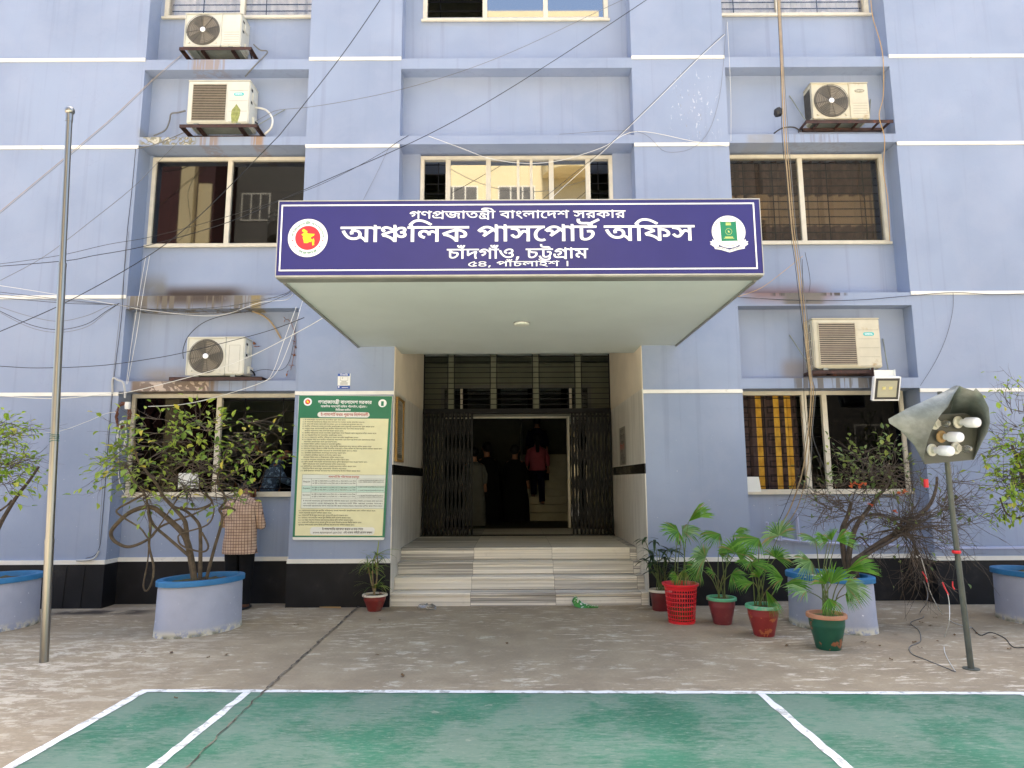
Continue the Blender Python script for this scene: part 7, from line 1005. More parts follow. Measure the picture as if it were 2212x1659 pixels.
M['bark'] = mat('bark', hexc('4b4036'), .85, var=.35, scale=20, dirt=hexc('746655'), dirt_at=(.55, .7), dscale=12, bump=.4, bscale=40); M['barkg'] = mat('mossy_bark', hexc('574a38'), .85, var=.35, scale=16, dirt=hexc('6f6a4a'), dirt_at=(.55, .7), bump=.4, bscale=40)
M['twig'] = mat('twig', hexc('51463b'), .8, var=.3, scale=30, dirt=hexc('7a6a58'), dirt_at=(.56, .7), dscale=6); M['flower'] = leaf_mat('orange_petal', 'b8452e', 'd4703f', None, .35)
M['petiole'] = mat('petiole', hexc('56652f'), .5, var=.25, scale=12, dirt=hexc('6b5a36'), dirt_at=(.5, .7))
def smooth_path(pts, sub=5):
    pts = [Vector(p) for p in pts]; o = []
    for i in range(len(pts) - 1):
        p0, p1, p2, p3 = pts[max(i - 1, 0)], pts[i], pts[i + 1], pts[min(i + 2, len(pts) - 1)]
        for k in range(sub):
            t = k / sub; o.append(.5 * ((2 * p1) + (p2 - p0) * t + (2 * p0 - 5 * p1 + 4 * p2 - p3) * t * t + (3 * p1 - p0 - 3 * p2 + p3) * t ** 3))
    return o + [pts[-1]]
def limb(mb, V, Y, r0, r1, n=7, sub=5, dy=None):
    pts = [at(x, y, Y + (dy[i] if dy else 0)) for i, (x, y) in enumerate(V)]; p = smooth_path(pts, sub); m = len(p) - 1
    mb.tube(p, [r0 + (r1 - r0) * (i / m) for i in range(m + 1)], n); return p
def add_leaf(mb, p, d, L, rnd, wd=.5):
    d = d.normalized(); s = d.cross(Vector((rnd.uniform(-.5, .5), rnd.uniform(-.5, .5), 1))); s = s.normalized() if s.length > .01 else Vector((1, 0, 0)); u = s.cross(d)
    w = L * wd * .5; f = u * (w * .45); dr = -u * (L * .12)
    a = p; m1 = p + d * L * .32; m2 = p + d * L * .68; tip = p + d * L + dr
    mb.add([a, m1 + s * w + f, m2 + s * w * .8 + f * .8, tip, m2 - s * w * .8 + f * .8, m1 - s * w + f, m1, m2], [(0, 6, 1), (6, 7, 2, 1), (7, 3, 2), (0, 5, 6), (5, 4, 7, 6), (4, 3, 7)])
def twigs(tw, lf, starts, rnd, n, L, spread, bias, leaves, leafL, up=.0, r=.0035, sub=2, turn=.5, leaf_w=.55):
    for _ in range(n):
        p = Vector(rnd.choice(starts)); d = Vector((rnd.gauss(0, 1) * spread[0] + bias[0], rnd.gauss(0, 1) * spread[1] + bias[1], rnd.gauss(0, 1) * spread[2] + bias[2])); d.normalize()
        l = L * rnd.uniform(.5, 1.3); pts = [p]; k = 7; curl = Vector((rnd.gauss(0, 1), rnd.gauss(0, 1) * .6, rnd.gauss(0, 1))) * turn
        for i in range(k): d = (d + curl * (1.0 / k) + Vector((rnd.gauss(0, .10), rnd.gauss(0, .10), rnd.gauss(0, .10) + up / k))).normalized(); pts.append(pts[-1] + d * l / k)
        tw.tube(pts, [r * (1 - .75 * i / k) for i in range(k + 1)], 4, False)
        for s in range(sub):
            i = rnd.randrange(2, k); q = pts[i]; e = (pts[i + 1] - pts[i]).normalized(); e = (e + Vector((rnd.gauss(0, .7), rnd.gauss(0, .7), rnd.gauss(0, .7)))).normalized(); sp = [q]
            for j in range(4): e = (e + Vector((rnd.gauss(0, .15), rnd.gauss(0, .15), rnd.gauss(0, .15) + up / 5))).normalized(); sp.append(sp[-1] + e * l * .11)
            tw.tube(sp, [r * .55 * (1 - .7 * j / 4) for j in range(5)], 3, False)
            if rnd.random() < leaves: add_leaf(lf, sp[-1], (sp[-1] - sp[-2]) + Vector((0, 0, rnd.uniform(-.02, .01))), leafL * rnd.uniform(.6, 1.25), rnd, leaf_w)
        for i in range(3, k + 1):
            if rnd.random() < leaves:
                e = (pts[i] - pts[i - 1]).normalized() + Vector((rnd.gauss(0, .8), rnd.gauss(0, .8), rnd.gauss(-.1, .6))); add_leaf(lf, pts[i], e, leafL * rnd.uniform(.6, 1.25), rnd, leaf_w)
# leafy tree with looping stems
rnd = random.Random(11); ty = PLa[1] - .02; t = thing('tree', 'small tree with looping bare stems and sparse yellow green leaves in the left planter', 'tree', (PLa[0], PLa[1], .5)); tr = MB(); starts = []
A = limb(tr, [(421, 1262), (411, 1197), (402, 1164), (390, 1146), (368, 1125), (347, 1107), (329, 1096), (302, 1098), (272, 1113), (243, 1143), (241, 1160), (255, 1174), (281, 1181), (320, 1165), (344, 1140), (372, 1127), (420, 1110), (455, 1092)], ty, .034, .008)
B_ = limb(tr, [(404, 1170), (402, 1140), (397, 1122), (374, 1095), (353, 1073), (341, 1050), (318, 1020), (296, 990), (290, 950)], ty, .026, .009, dy=[0, 0, 0, .02, .05, .06, .0, -.05, -.1])
C1 = limb(tr, [(432, 1262), (433, 1200), (433, 1161), (429, 1131), (402, 1104), (372, 1092), (350, 1060), (372, 1020), (420, 990)], ty, .022, .007, dy=[0, 0, 0, 0, .1, .12, .1, .05, 0])
D_ = limb(tr, [(443, 1262), (462, 1188), (477, 1137), (480, 1113), (474, 1100), (488, 1078), (470, 1040), (480, 1000), (500, 960)], ty, .018, .007)
limb(tr, [(474, 1102), (490, 1096), (505, 1100), (508, 1104)], ty - .02, .013, .010)
E_ = limb(tr, [(410, 1202), (362, 1161), (332, 1134), (321, 1104), (313, 1067), (290, 1040), (272, 1000)], ty - .03, .017, .007)
limb(tr, [(320, 1104), (325, 1137), (322, 1179), (332, 1224), (328, 1258), (316, 1277), (310, 1262), (319, 1212), (322, 1160)], ty - .06, .015, .006)
limb(tr, [(313, 1067), (280, 1085), (257, 1098), (255, 1110), (302, 1140), (323, 1163), (345, 1135), (385, 1075), (400, 1050)], ty - .08, .012, .006)
F_ = limb(tr, [(436, 1150), (450, 1180), (436, 1192), (395, 1180), (385, 1164), (393, 1152), (447, 1134), (462, 1105), (455, 1080), (430, 1055), (440, 1020)], ty - .05, .011, .006)
limb(tr, [(531, 1040), (495, 1104), (478, 1122)], ty - .1, .006, .009, sub=2)
G_ = limb(tr, [(390, 1096), (425, 1100), (458, 1085), (445, 1060), (490, 1030), (540, 1000), (580, 975)], ty + .02, .013, .005)
tr.build('trunk', M['barkg'], t, smooth=True, fix=True)
tw, lf = MB(), MB(); seeds = [at(rnd.uniform(270, 540), rnd.uniform(930, 1070), ty + rnd.uniform(-.3, .3)) for _ in range(40)] + B_[-12:] + C1[-12:] + D_[-12:] + E_[-10:] + G_[-14:]
twigs(tw, lf, seeds, rnd, 100, .42, (1, .8, .45), (0, 0, .02), .46, .082, up=-.1)
twigs(tw, lf, [at(rnd.uniform(270, 330), rnd.uniform(960, 1040), ty + rnd.uniform(-.2, .2)) for _ in range(12)], rnd, 26, .40, (.3, .5, .3), (-1, -.1, .0), .5, .085)
twigs(tw, lf, [at(rnd.uniform(480, 540), rnd.uniform(900, 1000), ty + rnd.uniform(-.2, .2)) for _ in range(12)], rnd, 22, .45, (.3, .5, .35), (1, -.1, .15), .38, .062)
twigs(tw, lf, [at(rnd.uniform(280, 470), rnd.uniform(900, 960), ty + rnd.uniform(-.2, .2)) for _ in range(16)], rnd, 46, .36, (1, .5, .25), (0, -.1, .25), .55, .08)
twigs(tw, lf, [at(rnd.uniform(300, 500), rnd.uniform(1000, 1080), ty + rnd.uniform(-.2, .2)) for _ in range(20)], rnd, 110, .36, (1, .6, .5), (0, 0, 0), .10, .07, r=.0045)
tw.build('twigs', M['twig'], t); lf.build('foliage', M['leaf'], t)
# bare tree with orange flowers
rnd = random.Random(23); ty = PLb[1]; t = thing('tree', 'dark tangled almost leafless tree with a few orange flowers behind the palms', 'tree', (PLb[0], PLb[1], .5)); tr = MB()
A = limb(tr, [(1846, 1250), (1829, 1225), (1822, 1192), (1819, 1146), (1831, 1115), (1839, 1086)], ty, .036, .018)
B_ = limb(tr, [(1848, 1250), (1834, 1215), (1838, 1174), (1850, 1136), (1868, 1110), (1890, 1080), (1915, 1050), (1925, 1020)], ty - .04, .034, .011, dy=[0, 0, 0, 0, 0, -.03, -.05, -.1])
C1 = limb(tr, [(1850, 1250), (1845, 1215), (1862, 1200), (1906, 1169), (1946, 1146), (1981, 1117), (2009, 1089), (2022, 1055), (2024, 1030)], ty - .08, .036, .012)
D_ = limb(tr, [(1850, 1240), (1866, 1205), (1895, 1185), (1929, 1167), (1958, 1148), (1985, 1142), (2030, 1135)], ty - .14, .02, .008)
E_ = limb(tr, [(1822, 1150), (1838, 1126), (1864, 1115), (1904, 1113), (1939, 1131), (1953, 1141), (1972, 1170), (1982, 1200)], ty - .02, .014, .012)
limb(tr, [(1838, 1180), (1858, 1160), (1880, 1182), (1900, 1175)], ty, .010, .006)
tr.build('trunk', M['bark'], t, smooth=True, fix=True)
tw, lf = MB(), MB(); hub = [at(1953 + rnd.uniform(-25, 25), 1138 + rnd.uniform(-20, 25), ty - .1 + rnd.uniform(-.12, .12)) for _ in range(14)]
twigs(tw, lf, hub, rnd, 78, .62, (.9, .5, .5), (.5, -.1, .05), .05, .05, up=-.1, r=.0050, turn=.8, sub=3)
twigs(tw, lf, hub + B_[-12:] + A[-6:], rnd, 105, .50, (1, .6, .6), (-.25, -.1, .3), .07, .05, r=.0045, turn=.9, sub=3)
twigs(tw, lf, [at(1985 + rnd.uniform(-15, 15), 1185 + rnd.uniform(-25, 25), ty - .15) for _ in range(8)], rnd, 40, .40, (.35, .4, .2), (.25, -.1, -1), .03, .04, r=.004, turn=.7)
twigs(tw, lf, [at(rnd.uniform(2000, 2060), rnd.uniform(1040, 1150), ty + rnd.uniform(-.2, .1)) for _ in range(12)], rnd, 70, .46, (.5, .5, .6), (1, 0, .05), .09, .055, r=.0040, turn=.6, sub=3)
twigs(tw, lf, [at(rnd.uniform(1800, 1960), rnd.uniform(980, 1080), ty + rnd.uniform(-.25, .1)) for _ in range(20)], rnd, 70, .38, (1, .5, .5), (0, -.1, .35), .5, .06, r=.0032, turn=.7)
twigs(tw, lf, [at(rnd.uniform(1770, 1830), rnd.uniform(1050, 1120), ty + rnd.uniform(-.2, .1)) for _ in range(9)], rnd, 36, .36, (.6, .5, .6), (-.8, 0, -.1), .10, .05, r=.0040, turn=.9)
tw.build('twigs', M['twig'], t); lf.build('foliage', M['leafd'], t)
for x, y in ((1838, 1048), (1848, 1046), (1858, 1050), (1866, 1044), (1932, 1106), (1955, 1063), (1880, 1090), (1942, 1068)):
    c = at(x, y, ty - .25); b = MB()
    for k in range(5): add_leaf(b, c, Vector((rnd.gauss(0, 1), rnd.gauss(-.4, .6), rnd.gauss(.2, .8))), .035, rnd, .8)
    b.build('flower', M['flower'], t)
# leafy trees cut by the two edges of the view
rnd = random.Random(37); ty = PLd[1] - .1; t = thing('tree', 'dense bright green tree growing right of the pole lamp', 'tree', (PLd[0], PLd[1], .5)); tr = MB()
A = limb(tr, [(2250, 1262), (2248, 1180), (2235, 1110), (2215, 1050), (2200, 1000), (2185, 960)], ty, .034, .012); B_ = limb(tr, [(2248, 1190), (2270, 1080), (2260, 980), (2235, 900), (2215, 850)], ty, .026, .009); limb(tr, [(2160, 1075), (2175, 1110), (2205, 1118), (2230, 1095)], ty - .1, .008, .008)
tr.build('trunk', M['bark'], t, smooth=True, fix=True); tw, lf = MB(), MB()
def cloud(x0, x1, y0, y1, n, dy=.3): return [at(rnd.uniform(x0, x1), rnd.uniform(y0, y1), ty + rnd.uniform(-dy, dy)) for _ in range(n)]
twigs(tw, lf, cloud(2160, 2300, 1000, 1085, 40), rnd, 150, .28, (1, .8, .5), (-.1, -.1, .1), .74, .072, up=-.1, leaf_w=.6); twigs(tw, lf, cloud(2190, 2320, 900, 1000, 30), rnd, 90, .34, (1, .8, .5), (-.3, 0, .1), .5, .07, leaf_w=.6)
twigs(tw, lf, cloud(2150, 2230, 920, 1040, 12), rnd, 30, .34, (.4, .5, .35), (-1, 0, .05), .12, .05); twigs(tw, lf, cloud(2180, 2240, 850, 910, 8), rnd, 22, .34, (.7, .5, .4), (-.1, 0, .7), .3, .06)
twigs(tw, lf, cloud(2140, 2210, 1085, 1110, 10), rnd, 20, .2, (.7, .5, .3), (-.2, 0, -.6), .5, .06)
tw.build('twigs', M['twig'], t); lf.build('foliage', M['leafy'], t)
rnd = random.Random(41); ty = PLc[1] - .05; t = thing('tree', 'green tree with a leaning broken branch left of the flagpole', 'tree', (PLc[0], PLc[1], .5)); tr = MB()
A = limb(tr, [(-62, 1262), (-30, 1200), (-8, 1150), (8, 1118), (38, 1070), (62, 1040), (84, 1008)], ty, .030, .012); B_ = limb(tr, [(-20, 1180), (-40, 1080), (-50, 990), (-45, 920)], ty, .024, .009); limb(tr, [(-10, 1110), (15, 1092), (25, 1080)], ty, .012, .008)
tr.build('trunk', M['bark'], t, smooth=True, fix=True); tw, lf = MB(), MB()
twigs(tw, lf, cloud(-60, 25, 910, 990, 26), rnd, 70, .3, (1, .8, .4), (.2, -.1, .1), .6, .07, leaf_w=.6); twigs(tw, lf, cloud(-20, 60, 1000, 1050, 18), rnd, 46, .3, (1, .7, .3), (.4, 0, -.05), .55, .068, leaf_w=.6); twigs(tw, lf, cloud(0, 50, 910, 1010, 12), rnd, 26, .34, (.4, .5, .3), (1, 0, .05), .10, .05)
tw.build('twigs', M['twig'], t); lf.build('foliage', M['leafy'], t)

# fan palms in pots
def fan(mb, hub, ax, nrm, r, seg, spread, rnd, droop=.25, split=.5):
    ax = ax.normalized(); nrm = (nrm - ax * nrm.dot(ax)).normalized(); sd_ = ax.cross(nrm)
    for k in range(seg):
        a0, a1 = [R(-spread / 2 + spread * (k + j) / seg) for j in (0, 1)]; am = (a0 + a1) / 2; L = r * (.82 + .18 * math.cos(am * .9)) * rnd.uniform(.93, 1.05); dr = lambda q: -Vector((0, 0, 1)) * droop * r * q * q + nrm * (.10 * r * math.cos(am) * q)
        dm = ax * math.cos(am) + sd_ * math.sin(am); d0 = ax * math.cos(a0) + sd_ * math.sin(a0); d1 = ax * math.cos(a1) + sd_ * math.sin(a1); f = nrm * (r * .018)
        s = split; tip = hub + dm * L + dr(1.0) - Vector((0, 0, 1)) * r * rnd.uniform(.0, .16); md = hub + dm * L * s + dr(s) + f; e0 = hub + d0 * L * s + dr(s) - f; e1 = hub + d1 * L * s + dr(s) - f
        g = .62; q = (s + 1) / 2; p0 = hub + (dm * g + d0 * (1 - g)).normalized() * L * q + dr(q); p1 = hub + (dm * g + d1 * (1 - g)).normalized() * L * q + dr(q)
        mb.add([hub, e0, md, e1, p0, p1, tip], [(0, 1, 2), (0, 2, 3), (1, 4, 2), (2, 5, 3), (4, 6, 2), (2, 6, 5)])
def pot(t, c, rt, rb, h, m, rimm, lip=.012):
    b = MB(); b.lathe([(rb * .97, 0), (rb, .006), (rt * .90, h * .62), (rt * .93, h * .66), (rt * .93, h * .70), (rt * .95, h * .88)], c, 36, cap=True); p = b.build('pot', m, t, smooth=True, ang=30)
    b = MB(); b.lathe([(rt * .95, h * .88), (rt + lip, h * .89), (rt + lip, h * .97), (rt + lip * .6, h), (rt * .90, h), (rt * .88, h * .9)], c, 36, cap=False); b.build('rim', rimm, p, smooth=True, ang=30)
    b = MB(); b.lathe([(rt * .93, h * .90), (rt * .5, h * .92), (.001, h * .93)], c, 24, cap=False); b.build('soil', M['soil'], t, smooth=True)
def potmat(name, col, chip, at_=(.6, .62), sc=9): return mat(name, hexc(col), .42, var=.12, scale=5, dirt=hexc(chip), dirt_at=at_, dscale=sc)
def palm(label, px, py, rt, rb, h, pm, rm, fronds, seed, m='palm', basket=False, cat='potted palm'):
    g = on(px, py); c = Vector((g.x, g.y + rb, 0)); rnd = random.Random(seed); t = thing('potted_palm', label, cat, c, 'potted fan palms right of the steps')
    if not basket: pot(t, c, rt, rb, h, pm, rm)
    else: basket_pot(t, c, rt, rb, h, pm)
    for i, (hx, hy, ang, rpx, face, spread, dy, *mm) in enumerate(fronds):
        Y = c.y + dy; hub = at(hx, hy, Y); r = rpx / 1440 * Y * 1.14; a = R(ang); ax = Vector((math.cos(a), -.25, math.sin(a))); nrm = Vector((face[0], face[1], face[2]))
        b = MB(); root = c + Vector((rnd.uniform(-.4, .4) * rt, rnd.uniform(-.3, .3) * rt, h * .9)); mp = root.lerp(hub, .5) + Vector(((root.x - hub.x) * .12, 0, .04)); pth = smooth_path([root, mp, hub], 5); b.tube(pth, [.0065 - .003 * k / (len(pth) - 1) for k in range(len(pth))], 5); s = b.build('petiole', M['petiole'], t, smooth=True)
        b = MB(); fan(b, hub, ax, nrm, r, 22 if spread > 120 else 14, spread, rnd, droop=.15, split=.42); b.build('frond', M[mm[0] if mm else m], t)
def basket_pot(t, c, rt, rb, h, m):
    rad = lambda f: rb + (rt * .92 - rb) * f
    b = MB()
    for f in (.12, .22, .33, .44, .55, .66, .77): b.lathe([(rad(f) - .004, h * f - .004), (rad(f) + .003, h * f - .005), (rad(f) + .003, h * f + .005), (rad(f) - .004, h * f + .004)], c, 36, cap=False)
    for k in range(36): a = 2 * math.pi * k / 36; d = Vector((math.cos(a), math.sin(a), 0)); b.bar(c + d * rad(.04) + Vector((0, 0, h * .04)), c + d * rad(.86) + Vector((0, 0, h * .86)), .007, .003, up=d)
    b.lathe([(rb - .01, 0), (rb + .004, 0), (rad(.07) + .004, h * .07), (rad(.07) - .003, h * .07)], c, 36, cap=False); b.lathe([(.001, .004), (rb - .002, .004)], c, 36, cap=False)
    b.lathe([(rad(.84), h * .84), (rt * .95, h * .93), (rt + .008, h * .95), (rt + .010, h), (rt * .93, h), (rad(.84) - .006, h * .84)], c, 36, cap=False); b.build('basket', m, t, smooth=True, ang=30)
    b = MB(); b.lathe([(rb * .8, .01), (rb * .95, .15), (.02, .16)], c, 20, cap=False); b.build('soil', mat('plastic_bag_green', hexc('3c4a22'), .6, var=.4, scale=20), t, smooth=True)
U = lambda x, y, z: (x, y, z); UP = (0, -.5, 1); FR = (0, -1, .35)
green = mat('pot_rim_green', hexc('5aa579'), .5, var=.1, dirt=hexc('a9a286'), dirt_at=(.55, .7), dscale=4)
palm('fan palm standing in a red plastic laundry basket with slotted sides', 1480, 1350, .185, .135, .405, mat('red_plastic', hexc('d2202b'), .35, var=.06), None,
     [(1466, 1148, 170, 44, (0, -.7, 1), 200, .02), (1474, 1146, 0, 40, (0, -.6, 1), 190, .1, 'palm2'), (1487, 1127, 42, 58, (-.6, -.7, .6), 46, .05), (1478, 1228, -100, 30, (0, -1, .2), 80, -.03, 'grassleaf'), (1463, 1244, 200, 18, FR, 180, -.04), (1470, 1178, 120, 26, UP, 90, .15), (1500, 1205, 30, 30, UP, 160, .12)], 1, basket=True)
palm('fan palm in a dull red pot with a bright green rim', 1567, 1351, .143, .092, .272, potmat('red_pot_dusty', '7c3236', '97605a', (.55, .75), 3), green,
     [(1556, 1153, 195, 42, UP, 130, .05), (1588, 1150, 15, 30, UP, 110, .15), (1524, 1204, 150, 42, FR, 190, 0, 'palm2'), (1589, 1194, 60, 44, (0, -1, .3), 230, -.05), (1512, 1226, 200, 34, FR, 150, .02), (1580, 1240, -30, 34, (0, -.8, .6), 170, -.04), (1552, 1196, 20, 34, UP, 150, .1), (1545, 1240, 150, 26, UP, 120, .05)], 2)
palm('fan palm in a chipped red pot with a green and tan rim', 1659, 1377, .152, .096, .288, potmat('red_pot_chipped', '8f2d2c', 'b3643c', (.60, .615), 7), green,
     [(1640, 1163, 195, 56, UP, 130, 0), (1682, 1157, 100, 46, (.1, -1, .3), 220, .1, 'palm2'), (1675, 1205, 60, 34, FR, 190, .05), (1622, 1219, 5, 38, UP, 130, 0), (1622, 1214, 185, 30, UP, 120, 0), (1640, 1248, 110, 30, FR, 100, -.03), (1692, 1250, 160, 46, (0, -.8, .7), 110, -.08), (1628, 1258, 180, 40, UP, 70, -.05), (1695, 1262, 10, 48, UP, 70, -.02), (1655, 1275, -70, 44, (.2, -1, .2), 50, -.1)], 3)
palm('fan palm in a dark green pot with a peeling terracotta rim, nearest to the court', 1802, 1407, .160, .104, .305, potmat('green_pot', '17543f', '9a6040', (.58, .60), 6), mat('terracotta_rim', hexc('b37d5c'), .6, var=.1),
     [(1797, 1168, 110, 34, (.1, -1, .3), 90, .25), (1806, 1168, 20, 40, (.1, -.8, .6), 90, .25), (1790, 1168, 165, 36, (0, -.8, .5), 80, .25), (1762, 1165, 170, 38, UP, 150, .3, 'palm2'), (1752, 1212, 200, 40, FR, 160, .15, 'palm2'), (1830, 1232, 22, 58, (0, -.7, .8), 60, 0), (1795, 1262, 75, 56, (.2, -1, .15), 110, -.05), (1785, 1262, 120, 44, (0, -1, .2), 100, -.08), (1826, 1262, -20, 44, (0, -.8, .6), 150, -.06, 'palm2'), (1742, 1276, 175, 44, UP, 120, -.05, 'palm2'), (1826, 1284, -15, 30, FR, 150, -.08), (1790, 1292, -80, 32, FR, 120, -.12)], 4)
def strap(mb, p, d, L, wd, rnd, droop=1.0, n=6):
    d = d.normalized(); s = d.cross(Vector((0, 0, 1))); s = s.normalized() if s.length > .05 else Vector((1, 0, 0)); vs = []; q = Vector(p)
    for i in range(n + 1):
        w = wd * (1 - (i / n) ** 2) * .5 + .0008; vs += [q + s * w, q - s * w + Vector((0, 0, .002))]; d = (d + Vector((0, 0, -droop / n))).normalized(); q = q + d * L / n
    mb.add(vs, [(2 * i, 2 * i + 1, 2 * i + 3, 2 * i + 2) for i in range(n)])
rnd = random.Random(9); g = on(806, 1322); c = Vector((g.x, g.y + .08, 0)); t = thing('potted_plant', 'strappy spiky plant in a small red pot left of the steps', 'potted plant', c)
pot(t, c, .135, .08, .19, potmat('small_red_pot', '7a2a26', '6b4a40', (.5, .7), 3), mat('chipped_white_rim', hexc('d8cdb8'), .6, var=.1, dirt=hexc('8a4a38'), dirt_at=(.58, .62), dscale=14))
b = MB(); lf = MB(); tops = []
for x, y in ((815, 1200), (806, 1212), (795, 1225), (800, 1240), (812, 1225)): p = at(x, y, c.y + rnd.uniform(-.03, .03)); b.tube(smooth_path([c + Vector((rnd.uniform(-.03, .03), rnd.uniform(-.02, .02), .17)), (c + p) / 2 + Vector((rnd.uniform(-.02, .02), 0, .1)), p], 4), .007, 6); tops.append(p)
b.build('stem', mat('cane_stem', hexc('8a7752'), .7, var=.2, scale=20), t, smooth=True)
for p in tops + [c + Vector((0, 0, .25))] * 2:
    for k in range(15): a = rnd.uniform(0, 6.28); strap(lf, p, Vector((math.cos(a), math.sin(a), rnd.uniform(.3, 1.6))), rnd.uniform(.15, .30), .014, rnd, rnd.uniform(.8, 2))
lf.build('leaves', M['grassleaf'], t)
g = on(1432, 1321); c = Vector((g.x, g.y + .09, 0)); t = thing('potted_plant', 'bushy dark green plant in a red pot with a white rim right of the steps', 'potted plant', c)
pot(t, c, .125, .10, .235, potmat('red_pot_deep', '6d1f22', '59312e', (.5, .7), 3), mat('white_rim_worn', hexc('cfc3ae'), .6, var=.1, dirt=hexc('8a5a48'), dirt_at=(.6, .65), dscale=14))
b = MB(); lf = MB()
for k in range(16):
    p = c + Vector((rnd.uniform(-.17, .2), rnd.uniform(-.12, .12), rnd.uniform(.38, .80))); b.tube(smooth_path([c + Vector((rnd.uniform(-.05, .05), rnd.uniform(-.05, .05), .2)), (c + p) / 2 + Vector((0, 0, .16)), p], 4), .0045, 5)
    for j in range(9): a = rnd.uniform(0, 6.28); strap(lf, p, Vector((math.cos(a), math.sin(a), rnd.uniform(-.1, .8))), rnd.uniform(.13, .22), .034, rnd, rnd.uniform(.5, 1.5))
b.build('stem', M['petiole'], t); lf.build('leaves', M['darkleaf'], t)
# ---------------------------------------------------------------- people
M['skin'] = mat('skin', hexc('7d543c'), .55, var=.08); M['hair'] = mat('hair', (.006, .005, .005), .6, var=.2, spec=.15); M['trouser'] = mat('black_trousers', (.008, .008, .009), .8, var=.2, spec=.15); M['sandal'] = mat('sandal', (.03, .03, .035), .6)
def check_mat():
    t = NT('checked_shirt'); o = t.xyz(); c = t.mix(t.ramp(t.noise(14, 3), .3, .7), hexc('b0927b'), hexc('c4a78f'))
    lines = t.math('MAXIMUM', t.math('LESS_THAN', t.math('FRACT', t.math('MULTIPLY', t.math('ADD', o[0], t.math('MULTIPLY', o[2], .04)), 31)), .17), t.math('LESS_THAN', t.math('FRACT', t.math('MULTIPLY', o[2], 29)), .17))
    t.bump(t.noise(7, 4, .6, stretch=(1, 1, .5), dist=.5), .9, .03); return t.done(t.mix(t.math('MULTIPLY', lines, .9), c, hexc('4a3026')), .8)
M['check'] = check_mat(); M['bluepat'] = mat('blue_patterned_cloth', hexc('2a3d52'), .8, var=.3, scale=30, dirt=hexc('5f7a92'), dirt_at=(.53, .6), dscale=26)
M['pink'] = mat('pink_cloth', hexc('84404a'), .9, spec=.1); M['navycloth'] = mat('navy_cloth', hexc('0d0e20'), .9, spec=.1); M['blackcloth'] = mat('black_cloth', (.004, .004, .004), .9, spec=.1); M['palecloth'] = mat('pale_cloth', hexc('55554f'), .9, spec=.1)
def tube_rings(pts, rs, flat=1.0):
    out = []; pts = [Vector(p) for p in pts]
    for i, p in enumerate(pts):
        d = (pts[min(i + 1, len(pts) - 1)] - pts[max(i - 1, 0)]).normalized(); X = d.cross(Vector((0, 1, 0.01))); X = X.normalized() if X.length > .1 else Vector((1, 0, 0)); out.append((p, rs[i], rs[i] * flat, X, d.cross(X)))
    return out
